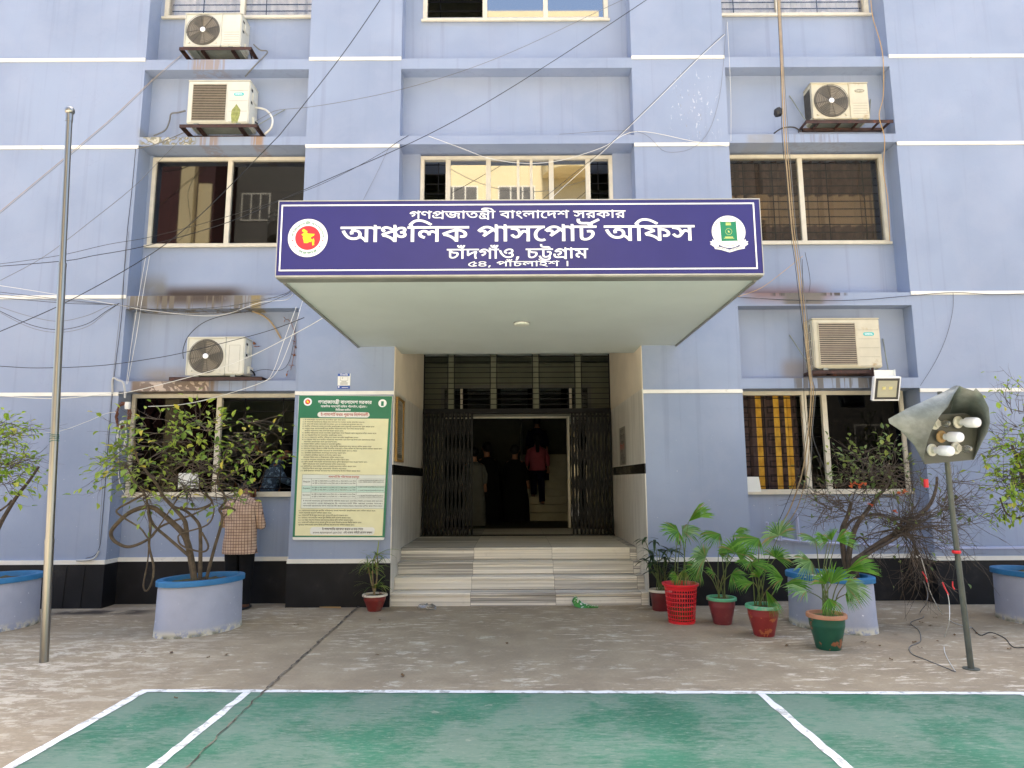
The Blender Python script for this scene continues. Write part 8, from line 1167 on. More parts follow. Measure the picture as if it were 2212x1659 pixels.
def person(label, loc, rz, s=1.0, top='check', low='trouser', bow=0.0, arms=None, legs=None, hair=1.0, sit=False, dress=False, shirt_z=.66, lean=0.0, fluff=1.0, sandals=True, longhair=0):
    t = thing('person', label, 'person', loc, None, rz); V3 = lambda x, y, z: Vector((x, y + lean * max(0, z - .9), z)) * s
    arms = arms or [((.235, .02, 1.08), (.25, .10, .86)), ((-.235, .02, 1.08), (-.25, .10, .86))]; legs = legs or [((.09, .01, .46), (.095, -.02, .06)), ((-.09, .01, .46), (-.095, -.02, .06))]
    vs, es, rs = [], [], []
    def add(p, r, parent=None):
        vs.append(p); rs.append(r * s)
        if parent is not None: es.append((parent, len(vs) - 1))
        return len(vs) - 1
    pel = add(V3(0, 0, .86), .115); sp = add(V3(0, 0, 1.02), .105, pel); ch = add(V3(0, 0, 1.20), .115, sp); nk = add(V3(0, .005, 1.335), .055, ch)
    hb = Vector((0, math.sin(bow), math.cos(bow))); nb = V3(0, .01, 1.36); hd = add(nb + hb * .07 * s, .058, nk); fw = Vector((0, math.cos(bow), -math.sin(bow)))
    h1 = add(nb + (hb * .12 + fw * .025) * s, .078, hd); h2 = add(nb + (hb * .19 + fw * .01) * s, .088, h1); h3 = add(nb + (hb * .245) * s, .062, h2); add(nb + (hb * .145 + fw * .118) * s, .012, h1)
    for q in (-1, 1): add(nb + (hb * .15 + Vector((q * .088, 0, 0))) * s, .014, h2)
    for q, (el, wr) in zip((1, -1), arms):
        sh = add(V3(q * .165, 0, 1.275), .058, ch); e = add(V3(*el), .040, sh); w = add(V3(*wr), .028, e); d = (vs[w] - vs[e]).normalized(); sd2 = d.cross(Vector((0, 0, 1))); sd2 = sd2.normalized() if sd2.length > .1 else Vector((1, 0, 0)); un = sd2.cross(d)
        pm = add(vs[w] + d * .055 * s, .030, w)
        for f in range(4): a = add(vs[w] + (d * .09 + sd2 * (f - 1.5) * .019) * s, .0095, pm); b1 = add(vs[a] + (d * .034 - un * .008) * s, .009, a); add(vs[b1] + (d * (.028 if f not in (0, 3) else .018) - un * .02) * s, .0075, b1)
        a = add(vs[w] + (d * .045 - sd2 * .035 * q) * s, .011, pm); add(vs[a] + (d * .035 - sd2 * .018 * q) * s, .009, a)
    for q, (kn, an) in zip((1, -1), legs):
        hp = add(V3(q * .085, 0, .80), .095, pel); k = add(V3(*kn), .058, hp); a = add(V3(*an), .038, k); he = add(vs[a] + Vector((0, -.01, -.025)) * s, .035, a); add(vs[a] + Vector((q * .02, .13, -.035)) * s, .03, he)
    me = bpy.data.meshes.new('body'); me.from_pydata([tuple(v) for v in vs], es, []); me.materials.append(M['skin']); o = bpy.data.objects.new('body', me); link(o, t, True)
    sk = o.modifiers.new('skin', 'SKIN'); sk.use_smooth_shade = True; me.skin_vertices or None
    for i, sv in enumerate(me.skin_vertices[0].data): sv.radius = (rs[i], rs[i]); sv.use_root = (i == 0)
    sb = o.modifiers.new('sub', 'SUBSURF'); sb.levels = 1; sb.render_levels = 1
    c = nb + (hb * .185 - fw * .012) * s; b = MB(); X = Vector((1, 0, 0)); n = 9
    rg = []
    for i in range(n): a = math.pi * (.08 + .86 * i / (n - 1)) ; ax2 = (hb * .65 - fw * .75).normalized(); rg.append((c - ax2 * (.108 * s * math.cos(a) - .014 * s), .098 * s * math.sin(a) * hair, .108 * s * math.sin(a) * hair, X, ax2.cross(X)))
    b.loft(rg[2:], 18); 
    if longhair: b.loft([(c - fw * .05 * s + Vector((0, -.02 * i, -.07 * i)) * s, (.075 - .008 * i) * s, .03 * s) for i in range(longhair)], 12)
    b.build('hair', M['hair'], t, local=True, smooth=True)
    k = s; b = MB(); f = fluff; hem = shirt_z
    if dress: b.loft([(V3(0, 0, .03), .26 * k * f, .21 * k), (V3(0, 0, .5), .24 * k * f, .19 * k), (V3(0, 0, .85), .20 * k * f, .15 * k), (V3(0, 0, 1.05), .185 * k * f, .13 * k), (V3(0, 0, 1.18), .20 * k * f, .13 * k), (V3(0, 0, 1.27), .195 * k, .11 * k), (V3(0, 0, 1.315), .13 * k, .085 * k), (V3(0, .004, 1.345), .07 * k, .07 * k)], 28)
    else:
        b.loft([(V3(.006, 0, hem), .208 * k * f, .140 * k), (V3(0, 0, hem + .012), .207 * k * f, .138 * k), (V3(-.004, 0, .78), .196 * k * f, .138 * k), (V3(.004, 0, .90), .186 * k * f, .132 * k), (V3(0, 0, 1.02), .190 * k * f, .132 * k), (V3(0, -.004, 1.14), .205 * k * f, .136 * k), (V3(0, -.004, 1.22), .214 * k, .128 * k), (V3(0, 0, 1.275), .196 * k, .108 * k), (V3(0, .004, 1.312), .135 * k, .086 * k), (V3(0, .008, 1.335), .078 * k, .072 * k), (V3(0, .014, 1.372), .068 * k, .066 * k), (V3(0, .014, 1.366), .060 * k, .058 * k)], 32, cap=False)
    b.build('dress' if dress else 'shirt', M[top], t, local=True, smooth=True, ang=70)
    for q, (el, wr) in zip((1, -1), arms):
        b = MB(); S, E_, W = V3(q * .150, 0, 1.262), V3(*el), V3(*wr); pts = [S, S.lerp(E_, .3), S.lerp(E_, .7), E_, E_.lerp(W, .35), E_.lerp(W, .82)]; b.loft(tube_rings(pts, [.070 * k, .068 * k, .060 * k, .058 * k, .052 * k, .044 * k]), 16, cap=True); b.build('sleeve', M[top], t, local=True, smooth=True, ang=70)
    if not dress:
        b = MB(); b.loft([(V3(0, 0, .70), .165 * k, .118 * k), (V3(0, 0, .82), .170 * k, .118 * k), (V3(0, 0, .90), .155 * k, .11 * k)], 24)
        for q, (kn, an) in zip((1, -1), legs): H, K, A = V3(q * .082, 0, .80), V3(*kn), V3(*an); b.loft(tube_rings([H, H.lerp(K, .35), H.lerp(K, .75), K, K.lerp(A, .5), A + Vector((0, .004, -.005))], [.098 * k, .095 * k, .086 * k, .080 * k, .072 * k, .068 * k]), 18)
        b.build('trousers', M[low], t, local=True, smooth=True, ang=70)
    if sandals:
        for q, (kn, an) in zip((1, -1), legs):
            A = V3(*an); b = MB(); x, y = A.x + q * .008, A.y + .05; z0 = A.z - .06 * s; ol = [(x + (.042 + .012 * math.sin(a)) * math.cos(a), y + .135 * math.sin(a), z0) for a in [2 * math.pi * i / 20 for i in range(20)]]; b.plate(ol, (0, 0, .018)); b.tube(smooth_path([(x - .046, y + .01, z0 + .015), (x - .02, y + .045, z0 + .06), (x, y + .08, z0 + .03), (x + .02, y + .045, z0 + .06), (x + .046, y + .01, z0 + .015)], 4), .006, 5); b.build('sandal', M['sandal'], t, local=True, fix=True)
    return t
q = at(524, 1100, 8.27)
person('man in a brown checked shirt and black trousers bowing in at the left window counter', (q.x, 8.25, 0), 0, .985, bow=1.2, lean=.05, shirt_z=.655, arms=[((.232, .03, .985), (.17, .24, .98)), ((-.232, .05, 1.0), (-.12, .24, 1.0))], legs=[((.085, .02, .46), (.095, -.04, .065)), ((-.085, .01, .46), (-.09, -.02, .065))])
b = MB(); b.box(-10.7, -3.02, 8.82, 11.58, .52, .60); b.build('room_floor', M['int'], office)
q = at(586, 1010, 9.2); person('clerk in a blue patterned shirt bending over the counter inside the left window', (q.x - .02, 9.2, .50 + .02), R(-72), .93, 'bluepat', 'trouser', bow=.5, lean=.25, arms=[((.22, .16, 1.08), (.1, .36, 1.0)), ((-.22, .2, 1.06), (-.08, .38, 1.0))])
q = at(553, 950, 9.9); person('standing person seen dark inside the left window behind the clerk', (q.x, 9.9, .60), R(160), .98, 'blackcloth', 'trouser')
q = at(622, 960, 9.45); person('dark haired person beside the right jamb inside the left window', (q.x + .03, 9.45, .60), R(100), .93, 'blackcloth', 'trouser', hair=1.15)
q = at(1161, 1000, 15.25); person('girl in a pink top with a long ponytail climbing the stairs in the hall', (q.x, 15.25, .96), 0, .97, 'pink', 'navycloth', longhair=6, shirt_z=.80, legs=[((.085, .06, .50), (.10, -.02, .065)), ((-.085, .16, .62), (-.09, .18, .235))])
q = at(1160, 940, 16.3); person('person in a long dark navy dress higher up on the hall stairs', (q.x, 16.3, 1.47), 0, .96, 'navycloth', dress=True, fluff=1.15, sandals=False)
q = at(1052, 1000, 13.6); person('person in black clothes standing in the dark hall left of the stairs', (q.x, 13.6, .62), R(30), 1.0, 'blackcloth', dress=True, fluff=1.3, sandals=False)
q = at(1112, 1000, 14.2); person('second person in black clothes standing close to the stair rail in the hall', (q.x, 14.2, .62), R(-20), .98, 'blackcloth', dress=True, fluff=1.25, sandals=False)
q = at(1024, 1010, 13.0); person('person in a pale garment half hidden by the left folding gate', (q.x, 13.0, .62), R(10), .92, 'palecloth', dress=True, sandals=False)

# ---------------------------------------------------------------- curtains and things in the windows
def curtain(label, x0, x1, z0, z1, Y, m, amp=.03, freq=9, seed=1, matfn=None):
    b = MB(); n = 72; rnd = random.Random(seed); ph = [rnd.uniform(-.5, .5) for _ in range(n + 1)]
    for j in range(2):
        for i in range(n + 1): x = x0 + (x1 - x0) * i / n; b.v.append((x, Y + amp * math.sin(freq * 6.28 * i / n + ph[i // 8]) + .4 * amp * math.sin(freq * 15 * i / n), (z0, z1)[j]))
    for i in range(n): b.f.append((i, i + 1, n + 2 + i, n + 1 + i)); b.m.append(matfn((x0 + (x1 - x0) * (i + .5) / n)) if matfn else 0)
    o = b.build('curtain', m, None, smooth=True); return tag(o, label, 'curtain')
def cur_mat(name, c0, c1, z0=None, z1=None, band=None, squares=False):
    t = NT(name); o = t.xyz(); c = t.mix(t.ramp(t.noise(10, 4), .3, .7), hexc(c0), hexc(c1))
    if band:
        c = t.mix(t.math('MULTIPLY', t.window(o[2], z0, z1, .02), .95), c, hexc(band)); c = t.mix(t.math('MULTIPLY', t.math('LESS_THAN', t.math('FRACT', t.math('MULTIPLY', o[0], 7)), .14), .6), c, hexc(c0))
    if squares:
        fx, fz = t.math('FRACT', t.math('MULTIPLY', o[0], 6.0)), t.math('FRACT', t.math('MULTIPLY', o[2], 5.6)); w = t.math('MULTIPLY', t.window(fx, .2, .75, .02), t.window(fz, .2, .75, .02)); w2 = t.math('MULTIPLY', t.window(fx, .3, .65, .02), t.window(fz, .3, .65, .02)); c = t.mix(t.math('MULTIPLY', t.math('SUBTRACT', w, w2, True), .8), c, hexc('120d0c'))
    return t.done(c, .9)
ys = [(at(a, 950, 8.72).x, at(b_, 950, 8.72).x) for a, b_ in ((1602, 1610), (1638, 1651), (1675, 1690), (1700, 1716), (1729, 1737))]
curtain('dark patterned curtain with yellow stripes in the lower right window', 2.93, 3.76, 1.30, 2.66, 8.76, [cur_mat('brown_curtain', '3a2a28', '4c3a36', squares=True), cur_mat('yellow_curtain', 'b5862a', 'd3a63c')], .02, 6, 2, lambda x: int(any(a <= x <= c for a, c in ys)))
curtain('brown pleated curtain with a pale band in the middle right window', 2.93, 5.06, 4.6, 5.92, 8.86, cur_mat('brown_band_curtain', '4d3a34', '6b544a', 4.98, 5.42, 'b9a283'), .035, 13, 3)
pc = cur_mat('pale_curtain', 'd2d2d0', 'e2e1dc'); curtain('pale grey curtain behind the bars of the upper left window', -4.88, -2.75, 7.95, 9.3, 8.74, pc, .03, 12, 4); curtain('pale grey curtain behind the bars of the upper right window', 2.93, 5.06, 7.95, 9.3, 8.74, pc, .03, 12, 5)
def wplate(name, label, cat, pts, Y, d, m):
    b = MB(); b.plate([at(x, y, Y) for x, y in pts], (0, d, 0)); o = b.build(name, m, None, fix=True); return tag(o, label, cat)
wplate('white_panel', 'white panel leaning in the corner of the lower right window', 'panel', [(1613, 1064), (1645, 1064), (1639, 1030), (1611, 1030)], 8.58, .012, M['paper'])
wplate('paper_sheet', 'white paper sheet taped to the dark lower left window behind the tree', 'paper', [(384, 1056), (431, 1055), (427, 1021), (386, 1022)], 8.605, .003, M['paper'])
wplate('cardboard_sheet', 'tan cardboard sheet behind the bars of the middle right window', 'cardboard', [(1632, 476), (1660, 475), (1658, 420), (1631, 420)], 8.74, .01, mat('cardboard', hexc('a98f6c'), .8))

# ---------------------------------------------------------------- cables and pipes
M['cab'] = mat('black_cable', (.015, .015, .016), .5); M['cabw'] = mat('white_cable', hexc('d8d6ce'), .5, var=.05); M['cabt'] = mat('tan_cable', hexc('a08a68'), .55, var=.15, scale=10); M['cabg'] = mat('grey_cable', hexc('6d6c69'), .5); M['cabo'] = mat('ochre_cable', hexc('bb9350'), .5); M['pipe'] = mat('painted_pipe', hexc('a3a9c4'), .5, var=.06); M['pipeg'] = mat('grey_conduit', hexc('a9a9a6'), .5, var=.08); M['redtape'] = mat('red_tape', hexc('d3262c'), .4)
def cable(label, pts, Y, r, m, group=None, cat='cable', name='cable', sub=6):
    b = MB(); P_ = [(p if isinstance(p, Vector) else at(p[0], p[1], p[2] if len(p) > 2 else Y)) for p in pts]; b.tube(smooth_path(P_, sub), r * (.78 if r < .0085 else 1), 5); o = b.build(name, m, None, smooth=True); return tag(o, label, cat, group)
W = 8.30
cable('black cable slanting from the top edge behind the flagpole to the left edge', [(845, -40), (821, 0), (738, 120), (622, 269), (583, 313), (430, 467), (320, 553), (147, 651), (0, 716), (-60, 740)], 7.6, .006, M['cab'])
cable('thin cable swooping from the top edge to the louvred air conditioner', [(1450, -45), (1344, 0), (1140, 97), (1003, 152), (863, 194), (750, 218), (661, 232), (600, 238), (570, 252, 8.2), (553, 262, 8.3)], 7.95, .004, M['cabg'])
cable('black cable falling from the top centre across the middle window to the left edge', [(1460, -50), (1396, 0), (1116, 182), (924, 291), (709, 387), (633, 420), (493, 480), (320, 530), (203, 552), (143, 563), (0, 575), (-60, 578)], 7.7, .0055, M['cab'])
cable('thin black cable just above the longer one between the left edge and the middle pier', [(839, 322, 8.28), (760, 366, 8.1), (660, 412, 7.9), (500, 465), (333, 510), (233, 528), (127, 552), (0, 570), (-60, 575)], 7.75, .004, M['cab'])
for i, dx in enumerate((0, 3)):
    cable(('darker' if i == 0 else 'paler') + ' cable of the pair slanting down the right middle pier behind the sign', [(1563 + dx, 74, W), (1500 + dx, 132), (1410 + dx, 222), (1313 + dx, 315), (1240 + dx * 3, 375), (1160 + dx * 6, 440)], 8.1, .0045, (M['cab'], M['cabw'])[i])
cable('white garland cable sagging over the middle window from ledge to ledge', [(926, 294, W), (994, 319), (1060, 343), (1138, 353), (1213, 346), (1300, 319), (1375, 284, W), (1497, 305, W), (1571, 316, W)], 8.2, .005, M['cabw'])
cable('black cable clipped along the ledge left of the middle window', [(882, 293, W), (860, 306, W), (839, 321, W)], W, .005, M['cab'])
cable('thin grey cable hanging in a vee on the right middle pier', [(1208, 290, W), (1375, 284, W), (1440, 328, W), (1515, 306, W), (1554, 210, W), (1569, 44, W)], W, .003, M['cabg'])
cable('thin grey cable hanging loose below the ledge beside the sign', [(839, 321, W), (815, 372, W), (784, 433, W)], W, .003, M['cabg'])
for i, dy in enumerate((0, 4)):
    cable(('upper' if i == 0 else 'lower') + ' tan cable of the pair rising past the flagpole top to the topmost air conditioner', [(-40, 488 + dy), (0, 457 + dy), (100, 374 + dy), (233, 263 + dy), (330, 172 + dy), (393, 118 + dy, 8.25)], 7.7, .004, (M['cabt'], M['cabg'])[i])
cable('thin dark cable running from the left niche ledge down to the left edge', [(393, 297, 8.28), (340, 352, 8.2), (287, 405), (200, 475), (97, 553), (0, 606), (-40, 625)], 7.9, .004, M['cabg'])
for i, (a, c, d, m_) in enumerate(((0, 0, 0, 'cab'), (5, -4, 7, 'cabg'), (-14, 4, 14, 'cabw'), (12, 10, 3, 'cab'))):
    cable(('highest', 'second', 'white', 'lowest')[i] + ' cable in the bundle crossing the left wall to the canopy corner', [(-40, 628 + a), (0, 631 + a), (143, 648 + a * .6), (263, 660, 8.28), (333, 668 + c), (467, 664 + c + d), (560, 650 + c), (617, 634 + d), (632, 622 + d, 7.6)], 8.1, .0042, M[m_])
for i, d in enumerate((0, -18, 6)):
    cable(('deepest', 'shallowest', 'middle')[i] + ' of the drooping cable loops left of the meter corner', [(-30, 655 + d * .3), (0, 672 + d * .5), (67, 702 + d), (127, 712 + d), (187, 700 + d), (230, 672 + d * .5), (258, 655, 8.29)], 8.05, .004 if i else .005, M['cab' if i == 0 else 'cabg'])
cable('black cable crossing the left wall in front of the lower air conditioner', [(-40, 790), (0, 791), (83, 795), (213, 790), (320, 776), (400, 761), (533, 728), (600, 708), (657, 686, 7.6)], 7.95, .0055, M['cab'])
cable('white cable crossing below the lower left air conditioner from the left edge to the canopy', [(-40, 850), (0, 855), (123, 861), (240, 850, 8.2), (283, 846, 8.2), (433, 808), (540, 770), (657, 710, 7.6), (700, 685, 7.3)], 7.9, .0055, M['cabw'])
cable('white cable running from the far left tree to the meter corner', [(33, 935, 7.2), (120, 933, 7.7), (187, 911, 8.0), (230, 893, 8.2), (257, 890, 8.27)], 8, .004, M['cabw'])
for i, dx in enumerate((0, 8)): cable(('left' if i == 0 else 'right') + ' white cable dropping beside the left bay to the meter corner', [(315 + dx, 553, 8.27), (300 + dx, 640, 8.27), (285 + dx, 735, 8.27), (273 + dx * .3, 830, 8.26)], 8.27, .0035, M['cabw'])
for i, dx in enumerate((0, 14)): cable(('left' if i == 0 else 'right') + ' white cable dropping past the lower left air conditioner into the tree', [(640 + dx, 663 - dx, 8.2), (612 + dx, 740, 8.1), (590 + dx * .6, 802, 8.0), (566, 826, 7.9), (473 - dx, 856 + dx * .3, 7.7), (390, 874, 7.5), (320, 878, 7.3)], 8, .0045, M['cabw'])
cable('black service cable down the left bay corner to the ground strip', [(293, 322, W), (285, 410, W), (275, 500, W), (268, 590, W), (262, 690, W), (247, 810, W), (236, 930, W), (226, 1060, W), (219, 1150, W), (215, 1182, W), (204, 1200, W), (185, 1206, W)], W, .005, M['cab'])
cable('thin grey cable beside the black service cable on the left wall', [(278, 500, W), (265, 620, W), (250, 760, W), (238, 880, W), (226, 1000, W), (217, 1120, W), (214, 1178, W)], W, .003, M['cabg'])
cable('grey plastic conduit bending at the meter corner of the left wall', [(243, 848, 8.29), (244, 818, 8.27), (255, 821, 8.25), (266, 826, 8.24), (270, 845, 8.24), (270, 860, 8.24)], 8.27, .013, M['pipeg'], cat='pipe', name='conduit')
cable('white conduit elbow lying on the white strip at the foot of the left wall', [(165, 1211, 8.27), (190, 1210, 8.27), (205, 1205, 8.27), (214, 1190, 8.28)], 8.27, .012, M['pipeg'], cat='pipe', name='conduit')
t = thing('cable_coil', 'hanging coil of brown and white cable at the corner of the lower left window', 'cable coil', at(262, 900, 8.22)); c0 = at(266, 895, 8.22); b = MB(); rnd = random.Random(4)
for k in range(7): b.tube([c0 + Vector((.075 * math.cos(a) * (1 + .05 * k % 2) + rnd.uniform(-.012, .012), rnd.uniform(-.03, .03), .15 * math.sin(a) - .005 * k)) for a in [6.28 * i / 22 for i in range(23)]], .005, 4, False)
b.build('brown_loop', mat('brown_cable', hexc('6b4127'), .5, var=.2), t); b = MB()
for k in range(4): b.tube([c0 + Vector((.02 + .05 * math.cos(a) + rnd.uniform(-.01, .01), -.03 + rnd.uniform(-.02, .02), -.28 + .20 * math.sin(a))) for a in [6.28 * i / 22 for i in range(23)]], .004, 4, False)
b.lathe([(.03, 0), (.035, .05), (.03, .09)], c0 + Vector((.06, -.02, .06)), 12); b.build('white_loop', M['cabw'], t)
cable('pale cable trailing down below the coil behind the tree', [(262, 930, 8.25), (255, 985, 8.27), (258, 1040, 8.27), (272, 1072, 8.3)], 8.27, .006, M['cabw'])
for i, (dx, m_, r_) in enumerate(((0, 'cabt', .009), (5, 'cabt', .008), (-4, 'cab', .005), (9, 'cabg', .005))):
    k = dx * .6
    cable(('thickest tan', 'second tan', 'black', 'grey')[i] + ' cable of the long bundle dropping down the right bay', [(1680 + k, -40, 8.1), (1681 + k, 0, 8.1), (1688 + k, 143, 8.1), (1693 + dx, 283, 8.12), (1701 + dx, 383, 8.14), (1711 + dx, 500, 8.16), (1720 + dx, 560, 8.16), (1735 + dx, 686, 8.16), (1748 + dx * .6, 806, 8.16), (1752 + dx, 850, 8.18), (1745 + dx, 940, 8.22), (1733 + dx * 2, 1020, 8.28), (1708 + dx * 3, 1095, 8.42), (1684 + dx * 2, 1140, 8.52)], 8.1, r_, M[m_])
cable('ochre cable wandering down the right edge of the right bay', [(1880, -30, W), (1881, 0, W), (1886, 40, W), (1901, 90, W), (1908, 133, W), (1908, 207, W), (1899, 250, 8.2), (1911, 300, W), (1908, 367, W), (1918, 433, 8.4), (1922, 520, 8.45)], W, .006, M['cabo'])
cable('black cable clipped along the white band right of the canopy', [(1560, 636, 8.0), (1600, 642, W), (1734, 649, W), (1854, 648, W), (1954, 640, W), (2058, 632, W), (2140, 636, W), (2230, 634, W)], W, .005, M['cab'])
cable('thin black cable curving down the right wall from the clipped cable', [(2059, 633, W), (2058, 670, W), (2045, 725, W), (2021, 780, W), (1988, 833, W)], W, .003, M['cab'])
cable('thin black cable hanging over the stain in the right bay', [(1739, 545, 8.45), (1750, 606, 8.5), (1743, 653, 8.3)], 8.4, .004, M['cab'])
cable('white cable sagging from the right bay to the canopy edge', [(1734, 553, 8.3), (1688, 590, 8.2), (1644, 622, 8.1), (1594, 641, 8.0)], 8.2, .004, M['cabo'])
cable('thin white cable hanging at the left edge of the upper right niche', [(1571, 47, W), (1576, 140, W), (1579, 220, W), (1579, 305, W)], W, .003, M['cabw'])
cable('dark cable loop in front of the lower right window', [(1733, 560, 8.15), (1736, 760, 8.15), (1738, 880, 8.2), (1752, 960, 8.25), (1775, 1010, 8.35)], 8.2, .004, M['cab'])
cable('pale cable arcing across the sliding frame of the lower right window', [(1752, 850, 8.2), (1756, 940, 8.25), (1772, 990, 8.35), (1790, 1030, 8.45)], 8.2, .0035, M['cabg'])
cable('black drain tube arching from the lower left air conditioner to the niche top', [(396, 775, 8.4), (396, 752, 8.38), (410, 722, 8.38), (445, 694, 8.4), (500, 678, 8.42), (545, 672, 8.45)], 8.4, .006, M['cab'])
cable('bundle of taped tubes coming out of the wall above the lower left air conditioner', [(545, 672, 8.45), (572, 684, 8.46), (590, 702, 8.48), (607, 731, 8.51)], 8.4, .012, M['cabt'])
cable('white drain hose looping beside the louvred air conditioner', [(552, 232, 8.42), (575, 238, 8.40), (588, 255, 8.36), (586, 275, 8.36), (572, 290, 8.42)], 8.4, .014, M['cabw'], cat='hose', name='hose')
cable('grey wrapped tubes running into the wall left of the louvred air conditioner', [(401, 239, 8.44), (385, 243, 8.42), (370, 246, 8.46), (366, 262, 8.46), (357, 281, 8.4), (332, 293, 8.33)], 8.4, .011, M['cabg'], cat='hose', name='hose')
cable('black tube sagging from the rack of the louvred air conditioner to the ledge', [(400, 285, 8.34), (370, 298, 8.28), (335, 312, 8.27), (297, 321, 8.29)], 8.3, .008, M['cabg'], cat='hose', name='hose')
cable('twisted dark tubes dropping from the topmost air conditioner to the niche below', [(548, 96, 8.45), (562, 108, 8.44), (578, 112, 8.42), (560, 132, 8.28), (545, 148, 8.27), (530, 165, 8.4)], 8.3, .010, M['cabg'], cat='hose', name='hose')
cable('black tubes arching on the ledge left of the yellowed air conditioner', [(1672, 288, 8.34), (1690, 277, 8.36), (1715, 275, 8.4), (1730, 284, 8.44)], 8.4, .010, M['cab'], cat='hose', name='hose')
cable('slack black wires behind the lower left air conditioner on the niche wall', [(543, 805, 8.46), (570, 798, 8.49), (605, 800, 8.5), (625, 780, 8.5), (636, 730, 8.5), (638, 700, 8.45)], 8.5, .004, M['cab'])
q = at(1681, 243, 8.15); b = MB(); rnd = random.Random(6); b.lathe([(.001, -.055), (.04, -.05), (.06, -.01), (.055, .03), (.03, .055), (.001, .06)], q, 9, cap=False); b.v = [(x + rnd.uniform(-.012, .012), y + rnd.uniform(-.012, .012), z + rnd.uniform(-.012, .012)) for x, y, z in b.v]; tag(b.build('cable_joint', mat('black_plastic_wrap', (.02, .018, .018), .5, var=.3)), 'black plastic wrapped joint on the cable bundle in the upper right niche', 'cable joint')
# dead climbing stems in the lower left niche
rnd = random.Random(12); b = MB(); b.tube(smooth_path([at(628, 800, 8.49), at(634, 770, 8.49), at(638, 730, 8.49), at(630, 700, 8.49), at(622, 690, 8.49)], 5), .003, 4)
for x, y in ((630, 790), (634, 770), (637, 752), (638, 740), (617, 690), (548, 745), (556, 750), (620, 806)):
    for k in range(3): add_leaf(b, at(x, y, 8.48), Vector((rnd.gauss(0, 1), -.4, rnd.gauss(0, 1))), .05, rnd)
tag(b.build('dead_creeper', mat('dead_leaf', hexc('8a5636'), .8, var=.3, scale=30)), 'dried brown creeper clinging to the wall of the lower left niche', 'creeper')
# pipes along the right foot
cable('lavender pipe along the foot of the right bay and outer wall', [at(1690, 1165, 8.56), at(1760, 1172, 8.56), at(1900, 1177, 8.56), at(2006, 1180, 8.55), at(2022, 1184, 8.27), at(2060, 1184, 8.275), at(2220, 1183, 8.275), at(2400, 1182, 8.275)], 8.5, .019, M['pipe'], cat='pipe', name='pipe', sub=2)
cable('short upright lavender pipe taking the cables left of the bare tree', [at(1684, 1140, 8.55), at(1686, 1168, 8.56)], 8.5, .022, M['pipe'], cat='pipe', name='pipe', sub=2)
cable('taller upright lavender pipe beside the cable pipe', [at(1720, 1108, 8.55), at(1724, 1150, 8.56), at(1726, 1172, 8.56)], 8.5, .022, M['pipe'], cat='pipe', name='pipe', sub=2)
cable('bent lavender pipe end behind the palms', [at(1657, 1128, 8.5), at(1659, 1148, 8.54), at(1668, 1162, 8.56), at(1690, 1166, 8.56)], 8.5, .018, M['pipe'], cat='pipe', name='pipe', sub=3)
# wires of the pole lamp trailing over the concrete
G = lambda x, y: on(x, y, .006)
cable('white wire hanging from the bare tree and running over the ground behind the lamp pole', [at(1990, 1205, 6.9), at(2000, 1240, 6.95), at(2008, 1275, 7.1), at(2022, 1305, 7.2), G(2036, 1326), G(2060, 1345), G(2100, 1356)], 7, .005, M['cabw'])
cable('black wire running from behind the lamp pole to the right edge', [G(2100, 1356), G(2118, 1372), G(2140, 1366), G(2170, 1378), G(2188, 1397), G(2215, 1399), G(2300, 1402)], 7, .005, M['cab'])
cable('looping grey wire on the concrete left of the lamp pole', [at(1995, 1255, 6.9), at(2004, 1280, 6.9), at(2000, 1305, 6.9), G(1988, 1322), G(1995, 1333), G(1967, 1345), G(1985, 1362), G(1988, 1385), G(1965, 1397), G(1970, 1412), G(2000, 1425), G(2030, 1437), G(2064, 1451)], 7, .005, M['cabg'])
cable('white wire falling in front of the lamp pole to the ground', [at(2038, 1262, 5.7), at(2047, 1283, 5.7), at(2051, 1310, 5.7), at(2050, 1345, 5.6), G(2041, 1375), G(2040, 1405), G(2052, 1432), G(2064, 1450)], 6, .004, M['cabw'])
for i, (pts, Y) in enumerate((([(1992, 1235), (1999, 1246), (2003, 1258)], 6.88), ([(2036, 1258), (2042, 1272), (2049, 1285)], 5.7), ([(2058, 1256), (2058, 1266), (2062, 1273)], 5.6))):
    cable(('red taped splice on the wire left of the white ground wire', 'red taped splice on the white wire in front of the lamp pole', 'short loose red taped wire end beside the lamp pole')[i], pts, Y, .007, M['redtape'], cat='wire splice', name='wire_splice')
cable('thin black wire hanging from the lamp pole to the red taped end', [at(2066, 1190, 5.55), at(2062, 1225, 5.57), at(2058, 1256, 5.6)], 5.6, .003, M['cab'])
b = MB(); b.lathe([(.03, -.012), (.034, 0), (.03, .012)], at(2066, 1192, 5.56), 12, cap=False); b.build('red_tape', M['redtape'], lp)
b = MB(); b.tube([at(2000, 1035, 6.6), at(2001, 1053, 6.6)], .022, 10); b.build('red_roll', M['redtape'], None, smooth=True); tag(bpy.data.objects['red_roll'], 'red reflective roll caught in the bare tree beside the lamp pole', 'roll')
